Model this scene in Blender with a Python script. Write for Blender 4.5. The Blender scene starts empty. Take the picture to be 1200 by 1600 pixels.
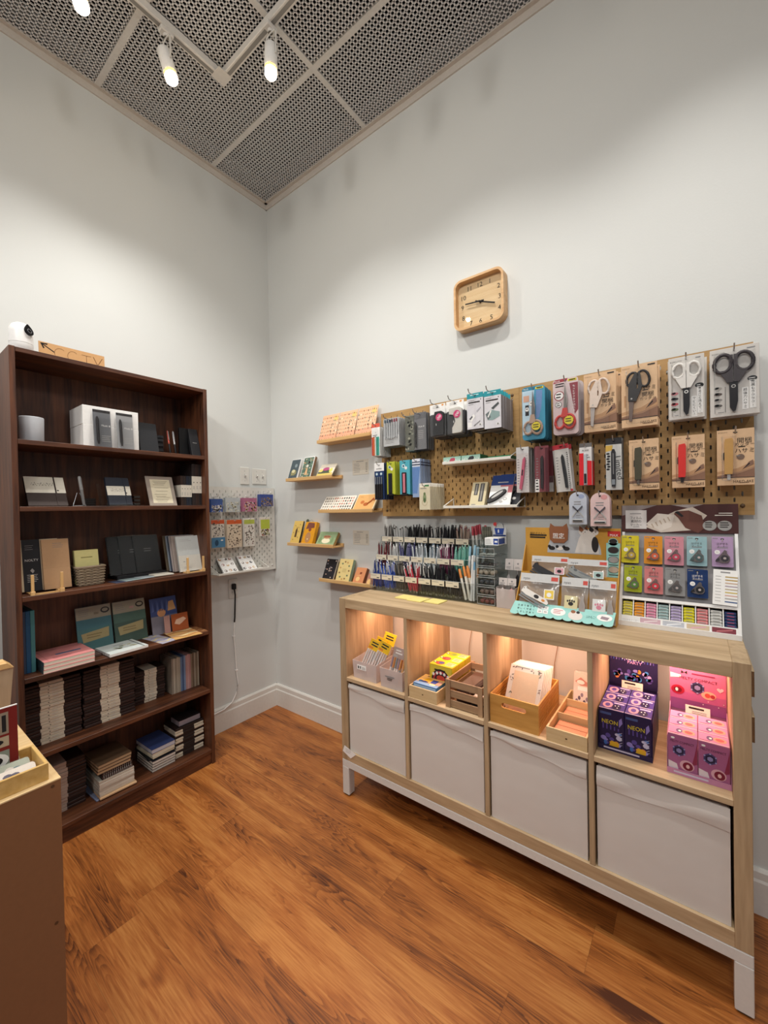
import bpy, math, random
from mathutils import Vector, Matrix
R = random.Random(7)
PI = math.pi
scn = bpy.context.scene
COL = scn.collection

# ------------------------------------------------------------------ camera, world, lights, exposure
def look(f, yaw, pitch, roll, loc):
    fw = Vector((math.cos(pitch)*math.cos(yaw), math.cos(pitch)*math.sin(yaw), math.sin(pitch)))
    r = Vector((math.sin(yaw), -math.cos(yaw), 0)); u = r.cross(fw)
    c, s = math.cos(roll), math.sin(roll)
    r2 = c*r + s*u; u2 = -s*r + c*u
    m = Matrix((r2, u2, -fw)).transposed().to_4x4(); m.translation = Vector(loc)
    cam = bpy.data.cameras.new('camera'); cam.sensor_fit = 'VERTICAL'
    cam.sensor_height = 36; cam.lens = f/1600*36; cam.clip_start = .02
    o = bpy.data.objects.new('camera', cam); COL.objects.link(o); o.matrix_world = m
    scn.camera = o
look(639.4, 2.2224, -0.0107, -0.0194, (2.3614, -1.8123, 1.3679))

vs = scn.view_settings
scn.display_settings.display_device = 'sRGB'
vs.view_transform = 'Standard'; vs.look = 'None'; vs.gamma = 1; vs.exposure = -0.22
vs.use_curve_mapping = False

w = bpy.data.worlds.new('shop'); scn.world = w; w.use_nodes = True
bg = w.node_tree.nodes['Background']
bg.inputs[0].default_value = (.86, .95, 1.06, 1); bg.inputs[1].default_value = .27
scn.cycles.transparent_max_bounces = 32

SPOT_W, SPOT_COL = 47, (1, .965, .915)
FAR_W = 105
def lamp_spot(loc, target, watts, size=112, blend=1.0, rad=.03, col=SPOT_COL):
    l = bpy.data.lights.new('spot_light', 'SPOT'); l.energy = watts; l.color = col
    l.spot_size = math.radians(size); l.spot_blend = blend; l.shadow_soft_size = rad
    o = bpy.data.objects.new('spot_light', l); COL.objects.link(o); o.location = loc
    d = Vector(target) - Vector(loc); o.rotation_euler = d.to_track_quat('-Z', 'Y').to_euler()
    return o
def lamp_area(loc, target, watts, sx, sy, col):
    l = bpy.data.lights.new('strip_light', 'AREA'); l.shape = 'RECTANGLE'; l.size = sx; l.size_y = sy
    l.energy = watts; l.color = col
    o = bpy.data.objects.new('strip_light', l); COL.objects.link(o); o.location = loc
    d = Vector(target) - Vector(loc); o.rotation_euler = d.to_track_quat('-Z', 'Y').to_euler()
    return o

# ------------------------------------------------------------------ materials
def lin(h):
    h = h.lstrip('#'); v = [int(h[i:i+2], 16)/255 for i in (0, 2, 4)]
    return tuple(c/12.92 if c <= .04045 else ((c+.055)/1.055)**2.4 for c in v) + (1,)
MATS = {}
def new_mat(name):
    m = bpy.data.materials.new(name); m.use_nodes = True
    nt = m.node_tree; return m, nt, nt.nodes['Principled BSDF'], nt.nodes, nt.links
def col(h, rough=.55, metal=0, name=None):
    k = (h, rough, metal)
    if k in MATS: return MATS[k]
    m, nt, b, N, L = new_mat(name or 'paint_'+h.strip('#'))
    b.inputs['Roughness'].default_value = rough; b.inputs['Metallic'].default_value = metal
    b.inputs['Specular IOR Level'].default_value = .3
    n = N.new('ShaderNodeTexNoise'); n.inputs['Scale'].default_value = 90
    tc = N.new('ShaderNodeTexCoord'); L.new(tc.outputs['Object'], n.inputs['Vector'])
    mx = N.new('ShaderNodeMix'); mx.data_type = 'RGBA'
    c = lin(h)
    mx.inputs[6].default_value = tuple(x*.94 for x in c[:3])+(1,); mx.inputs[7].default_value = tuple(min(1, x*1.05) for x in c[:3])+(1,)
    L.new(n.outputs['Fac'], mx.inputs[0]); L.new(mx.outputs[2], b.inputs['Base Color'])
    MATS[k] = m; return m
def wood(name, c1, c2, axis='X', scale=1.0, rough=.5, fine=1.0, bump=.0):
    if name in MATS: return MATS[name]
    m, nt, b, N, L = new_mat(name)
    tc = N.new('ShaderNodeTexCoord'); mp = N.new('ShaderNodeMapping')
    st = {'X': (1.2, 14, 14), 'Y': (14, 1.2, 14), 'Z': (14, 14, 1.2)}[axis]
    mp.inputs['Scale'].default_value = tuple(s*scale for s in st)
    L.new(tc.outputs['Object'], mp.inputs['Vector'])
    n1 = N.new('ShaderNodeTexNoise'); n1.inputs['Scale'].default_value = 1.6; n1.inputs['Detail'].default_value = 5; n1.inputs['Distortion'].default_value = .6
    n2 = N.new('ShaderNodeTexNoise'); n2.inputs['Scale'].default_value = 7*fine; n2.inputs['Detail'].default_value = 3
    L.new(mp.outputs[0], n1.inputs['Vector']); L.new(mp.outputs[0], n2.inputs['Vector'])
    ad = N.new('ShaderNodeMath'); ad.operation = 'MULTIPLY_ADD'; ad.inputs[1].default_value = .5
    L.new(n2.outputs['Fac'], ad.inputs[0]); L.new(n1.outputs['Fac'], ad.inputs[2])
    r = N.new('ShaderNodeValToRGB'); r.color_ramp.elements[0].position = .52; r.color_ramp.elements[1].position = 1.0
    r.color_ramp.elements[0].color = lin(c1); r.color_ramp.elements[1].color = lin(c2)
    L.new(ad.outputs[0], r.inputs[0]); L.new(r.outputs[0], b.inputs['Base Color'])
    b.inputs['Roughness'].default_value = rough
    MATS[name] = m; return m
def clear(name, tint='#ffffff', gloss=.02, rough=.08, haze=0.0, milk='#ffffff'):
    if name in MATS: return MATS[name]
    m, nt, b, N, L = new_mat(name)
    out = N['Material Output']; N.remove(b)
    t = N.new('ShaderNodeBsdfTransparent'); t.inputs[0].default_value = lin(tint)
    g = N.new('ShaderNodeBsdfGlossy'); g.inputs['Roughness'].default_value = rough
    fr = N.new('ShaderNodeLayerWeight'); fr.inputs[0].default_value = .35
    mm = N.new('ShaderNodeMath'); mm.operation = 'MULTIPLY_ADD'; mm.inputs[1].default_value = .22; mm.inputs[2].default_value = gloss
    L.new(fr.outputs['Fresnel'], mm.inputs[0])
    mx = N.new('ShaderNodeMixShader'); L.new(mm.outputs[0], mx.inputs[0]); L.new(t.outputs[0], mx.inputs[1]); L.new(g.outputs[0], mx.inputs[2])
    last = mx
    if haze:
        d = N.new('ShaderNodeBsdfDiffuse'); d.inputs[0].default_value = lin(milk)
        m2 = N.new('ShaderNodeMixShader'); m2.inputs[0].default_value = haze
        L.new(mx.outputs[0], m2.inputs[1]); L.new(d.outputs[0], m2.inputs[2]); last = m2
    L.new(last.outputs[0], out.inputs[0])
    MATS[name] = m; return m
def glow(name, h, s):
    m, nt, b, N, L = new_mat(name)
    b.inputs['Emission Color'].default_value = lin(h); b.inputs['Emission Strength'].default_value = s
    b.inputs['Base Color'].default_value = lin(h); return m

WHITE = col('#f2f1ee'); OFFW = col('#e6e1d6'); BLACK = col('#141316', .45); DARK = col('#232022', .5)
CHROME = col('#b9bbbd', .3, .9); INK = col('#2a2522', .7); GREYL = col('#b9b7b4'); GREY = col('#8b8a8a')
OAK = wood('light_oak_veneer', '#a78c69', '#cfb48f', 'X', rough=.55)
OAKZ = wood('light_oak_upright', '#9c8262', '#c4aa86', 'Z', rough=.55)
OAKY = wood('light_oak_side_grain', '#a78c69', '#cfb48f', 'Y', rough=.55)
PINE = wood('pine_ledge', '#c9995c', '#e2bd85', 'X', rough=.5)
PINEY = wood('pine_tray', '#c49a52', '#dfbb78', 'Y', rough=.5)
WALNUT = wood('dark_walnut', '#33190d', '#734429', 'Y', rough=.5)
WALNUTZ = wood('dark_walnut_upright', '#33190d', '#734429', 'Z', rough=.5)
BAMBOO = wood('bamboo', '#b5803c', '#d6a258', 'X', rough=.45)
PALEBOX = wood('pale_box_wood', '#c7a878', '#dfc598', 'X', rough=.55)
CRATE = wood('grey_brown_crate_wood', '#8d6f52', '#b39270', 'X', rough=.6)
EDGE = clear('acrylic_edge', gloss=.05, rough=.1, haze=.45, milk='#e3e6e6'); CLEAR = clear('clear_plastic'); FILM = clear('clear_film', gloss=.015, rough=.14); BAGB = clear('bag_back', gloss=.03, rough=.2, haze=.4, milk='#cfcfce')
ACRYL = clear('acrylic', '#f6f8f8', gloss=.015, rough=.05)
FROST = clear('frosted_plastic', '#f2eeee', gloss=.05, rough=.3, haze=.45, milk='#e9e0dd')
GLASS = clear('clock_glass', gloss=.03, rough=.01)
KRAFT = col('#c69c72', .7); KRAFTB = wood('kraft_board', '#b98a4d', '#cf9f60', 'X', scale=3, rough=.7)

# ------------------------------------------------------------------ mesh builder
class MB:
    def __init__(s): s.v = []; s.f = []; s.m = []; s.mats = []; s.M = Matrix.Identity(4); s.sm = []
    def mi(s, m):
        if m not in s.mats: s.mats.append(m)
        return s.mats.index(m)
    def add(s, vs, fs, m, smooth=False):
        o = len(s.v); s.v += [s.M @ Vector(p) for p in vs]; k = s.mi(m)
        for f in fs: s.f.append([i+o for i in f]); s.m.append(k); s.sm.append(smooth)
    def box(s, x0, x1, y0, y1, z0, z1, m, b=0):
        if x1 < x0: x0, x1 = x1, x0
        if y1 < y0: y0, y1 = y1, y0
        if z1 < z0: z0, z1 = z1, z0
        if b <= 0:
            s.add([(x, y, z) for x in (x0, x1) for y in (y0, y1) for z in (z0, z1)],
                  [(0,1,3,2), (4,6,7,5), (0,4,5,1), (2,3,7,6), (0,2,6,4), (1,5,7,3)], m); return
        b = min(b, (x1-x0)*.45, (y1-y0)*.45, (z1-z0)*.45)
        V = []; 
        for i, x in enumerate((x0, x1)):
            for j, y in enumerate((y0, y1)):
                for k, z in enumerate((z0, z1)):
                    dx, dy, dz = (b if i == 0 else -b), (b if j == 0 else -b), (b if k == 0 else -b)
                    V += [(x, y+dy, z+dz), (x+dx, y, z+dz), (x+dx, y+dy, z)]
        g = lambda i, j, k, a: (i*4+j*2+k)*3+a
        F = [[g(0,0,0,0), g(0,0,1,0), g(0,1,1,0), g(0,1,0,0)], [g(1,0,0,0), g(1,1,0,0), g(1,1,1,0), g(1,0,1,0)],
             [g(0,0,0,1), g(1,0,0,1), g(1,0,1,1), g(0,0,1,1)], [g(0,1,0,1), g(0,1,1,1), g(1,1,1,1), g(1,1,0,1)],
             [g(0,0,0,2), g(0,1,0,2), g(1,1,0,2), g(1,0,0,2)], [g(0,0,1,2), g(1,0,1,2), g(1,1,1,2), g(0,1,1,2)]]
        for j in (0, 1):
            for k in (0, 1): F.append([g(0,j,k,1), g(1,j,k,1), g(1,j,k,2), g(0,j,k,2)])
        for i in (0, 1):
            for k in (0, 1): F.append([g(i,0,k,0), g(i,1,k,0), g(i,1,k,2), g(i,0,k,2)])
        for i in (0, 1):
            for j in (0, 1): F.append([g(i,j,0,0), g(i,j,1,0), g(i,j,1,1), g(i,j,0,1)])
        for i in (0, 1):
            for j in (0, 1):
                for k in (0, 1): F.append([g(i,j,k,0), g(i,j,k,1), g(i,j,k,2)])
        s.add(V, F, m)
    def prism(s, pts, y0, y1, m):           # polygon in x,z extruded along y
        n = len(pts)
        s.add([(x, y0, z) for x, z in pts]+[(x, y1, z) for x, z in pts],
              [list(range(n)), list(range(2*n-1, n-1, -1))]+[[i, n+i, n+(i+1) % n, (i+1) % n] for i in range(n)], m)
    def prismx(s, pts, x0, x1, m):          # polygon in y,z extruded along x
        n = len(pts)
        s.add([(x0, y, z) for y, z in pts]+[(x1, y, z) for y, z in pts],
              [list(range(n)), list(range(2*n-1, n-1, -1))]+[[i, n+i, n+(i+1) % n, (i+1) % n] for i in range(n)], m)
    def tube(s, pts, r, m, n=8, closed=False, flat=1.0):
        P = [Vector(p) for p in pts]; k = len(P); V = []; F = []
        rr = r if isinstance(r, (list, tuple)) else [r]*k
        up = Vector((0, 0, 1))
        for i in range(k):
            a = P[i-1] if (i > 0 or closed) else P[i]; b = P[(i+1) % k] if (i < k-1 or closed) else P[i]
            d = (b-a).normalized()
            u = up if abs(d.dot(up)) < .95 else Vector((0, 1, 0))
            x = d.cross(u).normalized(); y = x.cross(d)
            for j in range(n):
                t = 2*PI*j/n; V.append(P[i]+x*math.cos(t)*rr[i]+y*math.sin(t)*rr[i]*flat)
        for i in range(k if closed else k-1):
            for j in range(n):
                F.append([i*n+j, i*n+(j+1) % n, ((i+1) % k)*n+(j+1) % n, ((i+1) % k)*n+j])
        s.add(V, F, m, True)
        if not closed: s.add(V[:n], [list(range(n-1, -1, -1))], m); s.add(V[-n:], [list(range(n))], m)
    def lathe(s, prof, m, n=24, c=(0, 0, 0), smooth=True):   # prof [(r,z)]
        V = []; F = []; k = len(prof)
        for r, z in prof:
            for j in range(n): V.append((c[0]+r*math.cos(2*PI*j/n), c[1]+r*math.sin(2*PI*j/n), c[2]+z))
        for i in range(k-1):
            for j in range(n): F.append([i*n+j, i*n+(j+1) % n, (i+1)*n+(j+1) % n, (i+1)*n+j])
        s.add(V, F, m, smooth)
    # ---- printing on a front face (looking along +y), layers stand .3 mm proud of each other
    def face(s, x0, z0, x1, z1, m, l=1, y=0): s.add([(x0, y-.0003*l, z0), (x1, y-.0003*l, z0), (x1, y-.0003*l, z1), (x0, y-.0003*l, z1)], [(0,1,2,3)], m)
    def poly(s, pts, m, l=1, y=0): s.add([(x, y-.0003*l, z) for x, z in pts], [list(range(len(pts)))], m)
    def ell(s, cx, cz, rx, rz, m, l=1, y=0, n=20): s.poly([(cx+rx*math.cos(2*PI*i/n), cz+rz*math.sin(2*PI*i/n)) for i in range(n)], m, l, y)
    def lines(s, x0, x1, z, n, step, h, m, l=2, y=0, ragged=.3):
        for i in range(n): s.face(x0, z-i*step, x1-(x1-x0)*ragged*R.random(), z-i*step+h, m, l, y)
    def txt(s, t, x, z, h, m, l=2, y=0, al='C', vert=False, wmax=None):
        if vert:
            for i, ch in enumerate(t): s.txt(ch, x, z-i*h*1.08, h, m, l, y)
            return
        V, F, wd = glyphs(t)
        sx = h
        if wmax and wd*h > wmax: sx = wmax/wd
        o = {'C': -wd/2, 'L': 0, 'R': -wd}[al]
        s.add([(x+(px+o)*sx, y-.0003*l, z+pz*h) for px, pz in V], F, m)
    def build(s, name, parent=None, loc=(0, 0, 0), rot=(0, 0, 0)):
        me = bpy.data.meshes.new(name); me.from_pydata([tuple(v) for v in s.v], [], s.f)
        for m in s.mats: me.materials.append(m)
        me.polygons.foreach_set('material_index', s.m); me.polygons.foreach_set('use_smooth', s.sm); me.update()
        o = bpy.data.objects.new(name, me); COL.objects.link(o); o.location = loc; o.rotation_euler = rot
        if parent: o.parent = parent
        return o
_G = {}
def glyphs(t):
    if t in _G: return _G[t]
    c = bpy.data.curves.new('lettering', 'FONT'); c.body = t; c.size = 1; c.resolution_u = 2
    o = bpy.data.objects.new('lettering', c); COL.objects.link(o)
    dg = bpy.context.evaluated_depsgraph_get(); e = o.evaluated_get(dg); me = e.to_mesh()
    V = [(v.co.x, v.co.y) for v in me.vertices]; F = [list(p.vertices) for p in me.polygons]
    e.to_mesh_clear(); bpy.data.objects.remove(o); bpy.data.curves.remove(c)
    x0 = min([v[0] for v in V] or [0]); x1 = max([v[0] for v in V] or [0])
    V = [(a-x0, b-.35) for a, b in V]
    _G[t] = (V, F, x1-x0); return _G[t]

# ------------------------------------------------------------------ things
def tag(o, label, cat, group=None):
    o['label'] = label; o['category'] = cat
    if group: o['group'] = group
    return o
def thing(name, label, cat, loc=(0, 0, 0), rot=(0, 0, 0), group=None):
    o = bpy.data.objects.new(name, None); COL.objects.link(o); o.empty_display_size = .05
    o.location = loc; o.rotation_euler = rot
    return tag(o, label, cat, group)
def solo(name, mb, label, cat, loc=(0, 0, 0), rot=(0, 0, 0), group=None):
    return tag(mb.build(name, None, loc, rot), label, cat, group)
def struct(name, mb):
    o = mb.build(name); o['kind'] = 'structure'; return o
def dup(src, loc, rot, label=None, group=None):
    c = src.copy(); COL.objects.link(c); c.location = loc; c.rotation_euler = rot
    if label: c['label'] = label
    if group: c['group'] = group
    for ch in list(src.children):
        k = ch.copy(); COL.objects.link(k); k.parent = c
        for g in list(ch.children):
            q = g.copy(); COL.objects.link(q); q.parent = k
    return c
ORD = 'first second third fourth fifth sixth seventh eighth ninth tenth eleventh twelfth thirteenth fourteenth fifteenth sixteenth seventeenth eighteenth nineteenth twentieth twenty-first twenty-second twenty-third twenty-fourth'.split()
def nth(i, n=None, base='bottom', top='top'):
    if n and i == n-1: return top+'most'
    if i == 0: return base+'most'
    return ORD[i]+' from the '+base
def bx(x0, x1, y0, y1, z0, z1, m, b=0):
    k = MB(); k.box(x0, x1, y0, y1, z0, z1, m, b); return k
# ------------------------------------------------------------------ room shell
H = 3.49
def wall_mat():
    m, nt, b, N, L = new_mat('painted_plaster')
    tc = N.new('ShaderNodeTexCoord'); n = N.new('ShaderNodeTexNoise'); n.inputs['Scale'].default_value = 140; n.inputs['Detail'].default_value = 4
    n2 = N.new('ShaderNodeTexNoise'); n2.inputs['Scale'].default_value = 2.2
    L.new(tc.outputs['Object'], n.inputs['Vector']); L.new(tc.outputs['Object'], n2.inputs['Vector'])
    bp = N.new('ShaderNodeBump'); bp.inputs['Strength'].default_value = .12; bp.inputs['Distance'].default_value = .002
    L.new(n.outputs['Fac'], bp.inputs['Height']); L.new(bp.outputs[0], b.inputs['Normal'])
    mx = N.new('ShaderNodeMix'); mx.data_type = 'RGBA'; mx.inputs[6].default_value = lin('#d2d4d1'); mx.inputs[7].default_value = lin('#d8dad7')
    L.new(n2.outputs['Fac'], mx.inputs[0]); L.new(mx.outputs[2], b.inputs['Base Color']); b.inputs['Roughness'].default_value = .7
    return m
def floor_mat():
    m, nt, b, N, L = new_mat('oak_laminate_planks')
    def M(op, a, bb=None, c=None):
        n = N.new('ShaderNodeMath'); n.operation = op
        for i, v in enumerate((a, bb, c)):
            if v is None: continue
            if isinstance(v, (int, float)): n.inputs[i].default_value = v
            else: L.new(v, n.inputs[i])
        return n.outputs[0]
    tc = N.new('ShaderNodeTexCoord'); sp = N.new('ShaderNodeSeparateXYZ'); L.new(tc.outputs['Object'], sp.inputs[0])
    x, y = sp.outputs[0], sp.outputs[1]
    PW, PL = .172, 1.22
    v = M('DIVIDE', M('ADD', y, 5.012), PW); row = M('FLOOR', v); fy = M('FRACT', v)
    wn = N.new('ShaderNodeTexWhiteNoise'); wn.noise_dimensions = '1D'; L.new(row, wn.inputs['W'])
    u = M('ADD', M('DIVIDE', x, PL), M('MULTIPLY', wn.outputs['Value'], 1.0)); cl = M('FLOOR', u); fx = M('FRACT', u)
    w2 = N.new('ShaderNodeTexWhiteNoise'); w2.noise_dimensions = '2D'; cv = N.new('ShaderNodeCombineXYZ'); L.new(row, cv.inputs[0]); L.new(cl, cv.inputs[1]); L.new(cv.outputs[0], w2.inputs['Vector'])
    rnd = w2.outputs['Value']
    gv = N.new('ShaderNodeCombineXYZ'); L.new(M('MULTIPLY', x, .9), gv.inputs[0]); L.new(M('MULTIPLY', y, 9.0), gv.inputs[1]); L.new(M('MULTIPLY', rnd, 30), gv.inputs[2])
    n1 = N.new('ShaderNodeTexNoise'); n1.inputs['Scale'].default_value = 1.5; n1.inputs['Detail'].default_value = 1.5; n1.inputs['Roughness'].default_value = .4; L.new(gv.outputs[0], n1.inputs['Vector'])
    fv = N.new('ShaderNodeCombineXYZ'); L.new(M('MULTIPLY', x, 7.0), fv.inputs[0]); L.new(M('MULTIPLY', y, 150), fv.inputs[1]); L.new(rnd, fv.inputs[2])
    n2 = N.new('ShaderNodeTexNoise'); n2.inputs['Scale'].default_value = 1.2; n2.inputs['Detail'].default_value = 4; n2.inputs['Roughness'].default_value = .6; L.new(fv.outputs[0], n2.inputs['Vector'])
    ring = M('FRACT', M('ADD', M('MULTIPLY', n1.outputs['Fac'], 30), M('MULTIPLY', n2.outputs['Fac'], .7))); ring = M('POWER', ring, 1.7)
    kv = N.new('ShaderNodeCombineXYZ'); L.new(M('MULTIPLY', x, 1.5), kv.inputs[0]); L.new(M('MULTIPLY', y, 8), kv.inputs[1]); L.new(M('MULTIPLY', rnd, 9), kv.inputs[2])
    n3 = N.new('ShaderNodeTexNoise'); n3.inputs['Scale'].default_value = 1.5; n3.inputs['Detail'].default_value = 4; L.new(kv.outputs[0], n3.inputs['Vector'])
    bv = N.new('ShaderNodeCombineXYZ'); L.new(M('MULTIPLY', x, 3.0), bv.inputs[0]); L.new(M('MULTIPLY', y, 9), bv.inputs[1]); L.new(M('MULTIPLY', rnd, 5), bv.inputs[2])
    n4 = N.new('ShaderNodeTexNoise'); n4.inputs['Scale'].default_value = 1.1; n4.inputs['Detail'].default_value = 2; L.new(bv.outputs[0], n4.inputs['Vector'])
    knot = M('MULTIPLY', M('MAXIMUM', M('SUBTRACT', n4.outputs['Fac'], .66), 0), 4.5)
    mask = M('MINIMUM', M('MULTIPLY', M('MAXIMUM', M('SUBTRACT', n3.outputs['Fac'], .42), 0), 4.0), 1.0)
    ringm = M('MULTIPLY', ring, mask)
    val = M('ADD', M('ADD', M('MULTIPLY', ringm, .46), M('MULTIPLY', n2.outputs['Fac'], .85)), knot)
    val = M('ADD', M('ADD', val, M('MULTIPLY', M('SUBTRACT', n3.outputs['Fac'], .5), .62)), M('MULTIPLY', M('SUBTRACT', rnd, .5), .12))
    r = N.new('ShaderNodeValToRGB'); e = r.color_ramp.elements
    e[0].position = .2; e[0].color = lin('#be7f41'); e[1].position = 1.0; e[1].color = lin('#4f260e')
    k = e.new(.46); k.color = lin('#a3602a'); k = e.new(.7); k.color = lin('#80481d')
    L.new(val, r.inputs[0])
    sy = M('LESS_THAN', M('MINIMUM', fy, M('SUBTRACT', 1.0, fy)), .006); sx = M('LESS_THAN', M('MINIMUM', fx, M('SUBTRACT', 1.0, fx)), .0009)
    seam = M('MAXIMUM', sy, sx)
    mx = N.new('ShaderNodeMix'); mx.data_type = 'RGBA'; L.new(M('MULTIPLY', seam, .28), mx.inputs[0]); L.new(r.outputs[0], mx.inputs[6]); mx.inputs[7].default_value = lin('#3a1a0a')
    L.new(mx.outputs[2], b.inputs['Base Color'])
    b.inputs['Roughness'].default_value = .42
    bp = N.new('ShaderNodeBump'); bp.inputs['Strength'].default_value = .15; bp.inputs['Distance'].default_value = .001
    L.new(M('SUBTRACT', M('MULTIPLY', n2.outputs['Fac'], .5), seam), bp.inputs['Height']); L.new(bp.outputs[0], b.inputs['Normal'])
    return m
WALLM = wall_mat()
struct('floor', bx(-.1, 4.4, -4.6, .1, -.1, 0, floor_mat()))
struct('wall_left', bx(-.12, 0, -4.6, .12, 0, H+.25, WALLM))
struct('wall_right', bx(-.12, 4.4, 0, .12, 0, H+.25, WALLM))
PLEN = col('#060606', .95)
struct('ceiling', bx(-.12, 4.4, -4.6, .12, H+.16, H+.2, PLEN))
k = MB(); GR = col('#dcdcdc', .6); p = .0195; t = .0062
i = 0
while .028+i*p < 4.3: k.box(.028+i*p-t/2, .028+i*p+t/2, -4.5, -.02, H-.002, H+.0025, GR); i += 1
i = 0
while -.028-i*p > -4.5: k.box(.02, 4.3, -.028-i*p-t/2, -.028-i*p+t/2, H-.002, H+.0025, GR); i += 1
struct('ceiling', k)
TB = col('#d9d7d2', .6); k = MB()
for x in (.914, 2.134, 3.354): k.box(x-.013, x+.013, -4.5, -.01, H-.006, H+.01, TB)
for j in range(7): k.box(.01, 4.3, -.41-.61*j-.013, -.41-.61*j+.013, H-.007, H+.01, TB)
struct('trim_1', k)
k = MB(); TR = col('#cfc8bf', .6)
k.box(0, .026, -4.5, 0, H-.008, H+.004, TR); k.box(0, .008, -4.5, 0, H-.042, H-.008, TR)
struct('trim_2', k)
k = MB(); k.box(0, 4.3, -.026, 0, H-.008, H+.004, TR); k.box(0, 4.3, -.008, 0, H-.042, H-.008, TR)
struct('trim_3', k)
BBM = col('#dddad3', .45)
prof = [(0, 0), (-.016, 0), (-.016, .108), (-.012, .116), (-.012, .14), (-.006, .149), (0, .149)]
k = MB(); k.prismx(prof, 0, 4.3, BBM); struct('baseboard_right', k)
k = MB(); k.prism([(-y, z) for y, z in prof], -4.5, 0, BBM); struct('baseboard_left', k)

# ------------------------------------------------------------------ ceiling track and spotlights
TRK = col('#d8d4cd', .45)
TX, TY, TZ = .558, -.668, 3.447
tr = thing('light_track', 'white L-shaped lighting track hung under the ceiling grille', 'light track', (TX, TY, TZ))
k = MB(); k.box(-.017, .017, -3.2, .017, 0, .036, TRK, .003); k.box(-.008, .008, -3.2, -.05, -.0006, .001, col('#8a8782')); k.build('track_rail', tr)
k = MB(); k.box(.017, 3.2, -.017, .017, 0, .036, TRK, .003); k.box(.05, 3.2, -.008, .008, -.0006, .001, col('#8a8782')); k.build('track_rail', tr)
k = MB(); k.box(-.019, .05, -.05, .019, -.002, .0, TRK); k.build('corner_connector', tr)
BULB = glow('warm_bulb', '#ffe9c4', 45); NECK = glow('bulb_neck', '#ffd070', 2.5)
def spotlight(loc, label, target=None, aim=(0, 0), watts=SPOT_W, size=112):
    t = thing('track_spotlight', label, 'spotlight', loc, (0, 0, 0), 'track spotlights')
    k = MB(); k.box(-.017, .017, -.028, .028, -.02, .0, TRK, .004); k.lathe([(.010, -.03), (.013, -.02)], TRK, 12); k.build('track_adapter', t)
    rx, ry = aim; hz = -.132
    q = (Matrix.Rotation(rx, 4, 'X') @ Matrix.Rotation(ry, 4, 'Y'))
    k = MB(); k.tube([(-.034, 0, -.05), (-.03, 0, -.036), (0, 0, -.03), (.03, 0, -.036), (.034, 0, -.05), (.034, 0, hz)], .003, TRK, 6); k.tube([(-.034, 0, -.05), (-.034, 0, hz)], .003, TRK, 6); k.tube([(-.036, 0, hz), (.036, 0, hz)], .003, TRK, 6); k.build('yoke', t)
    hd = col('#eceae6', .35)
    k = MB(); k.M = Matrix.Translation((0, 0, hz)) @ q
    k.lathe([(.0, .05), (.023, .05), (.0275, .045), (.0275, -.05), (.025, -.053), (.023, -.046), (.023, -.01)], hd, 28); k.build('lamp_head', t)
    k = MB(); k.M = Matrix.Translation((0, 0, hz)) @ q
    k.lathe([(.010, -.02), (.021, -.045), (.0250, -.064)], NECK, 24); k.lathe([(.0250, -.064), (.0255, -.07), (.0245, -.083), (.016, -.094), (0, -.098)], BULB, 24); k.build('bulb', t)
    L_ = Vector(loc)+Vector((0, 0, hz))+q.to_3x3() @ Vector((0, 0, -.112))
    lamp_spot(L_, target or (L_.x, L_.y, 0), watts, size, rad=.03 if size > 100 else .18)
spotlight((TX, -.935, TZ), 'white track spotlight with glowing bulb, left of the track corner', (.45, -.75, .6), (.16, -.2))
spotlight((.925, TY, TZ), 'white track spotlight with glowing bulb, right of the track corner', (1.0, -.4, .6), (-.06, -.03))
spotlight((TX, -1.262, TZ), 'white track spotlight cut by the top left edge of the photo', (.4, -1.3, .9), (.16, -.2))
for j, (x, y, tg) in enumerate([(1.6, TY, (1.6, -.4, .9)), (2.4, TY, (2.4, -.4, .9)), (3.3, TY, (3.2, -.5, .9)), (TX, -2.1, (.5, -2.0, .9)), (TX, -2.9, (.6, -2.8, .9))]):  # unseen spots added along both arms to make the light more even
    spotlight((x, y, TZ), 'added unseen track spotlight '+['first right of the photo edge on the right arm', 'in the middle of the right track arm', 'at the far right end of the track', 'in the middle of the left track arm', 'at the far left end of the track'][j], tg, (-.1 if j < 3 else .1, 0))

t2 = thing('light_track', 'added unseen second lighting track carrying wall fill lamps, behind the viewpoint', 'light track', (1.2, -3.3, TZ))  # unseen track, added to carry the wall fill lamps
bx(0, 2.6, -.017, .017, 0, .036, TRK, .003).build('track_rail', t2); bx(2.6, 2.634, -.017, 2.4, 0, .036, TRK, .003).build('track_rail', t2)
for lab, x, y, tg in (('at the left of the second track', 1.5, -3.3, (.9, 0, 1.25)), ('in the middle of the second track', 2.6, -3.3, (1.7, 0, 1.25)), ('at the corner of the second track', 3.6, -3.3, (0, -.9, 2.5)), ('on the side arm of the second track', 3.817, -1.9, (0, -1.7, 2.5))):  # fill lamps added out of view to brighten the walls evenly
    spotlight((x, y, TZ), 'added unseen track spotlight '+lab, tg, (.35, 0) if y < -3 else (0, .4), FAR_W*(1 if y < -3 and x < 3 else .45), 96 if y < -3 and x < 3 else 84)

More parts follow.
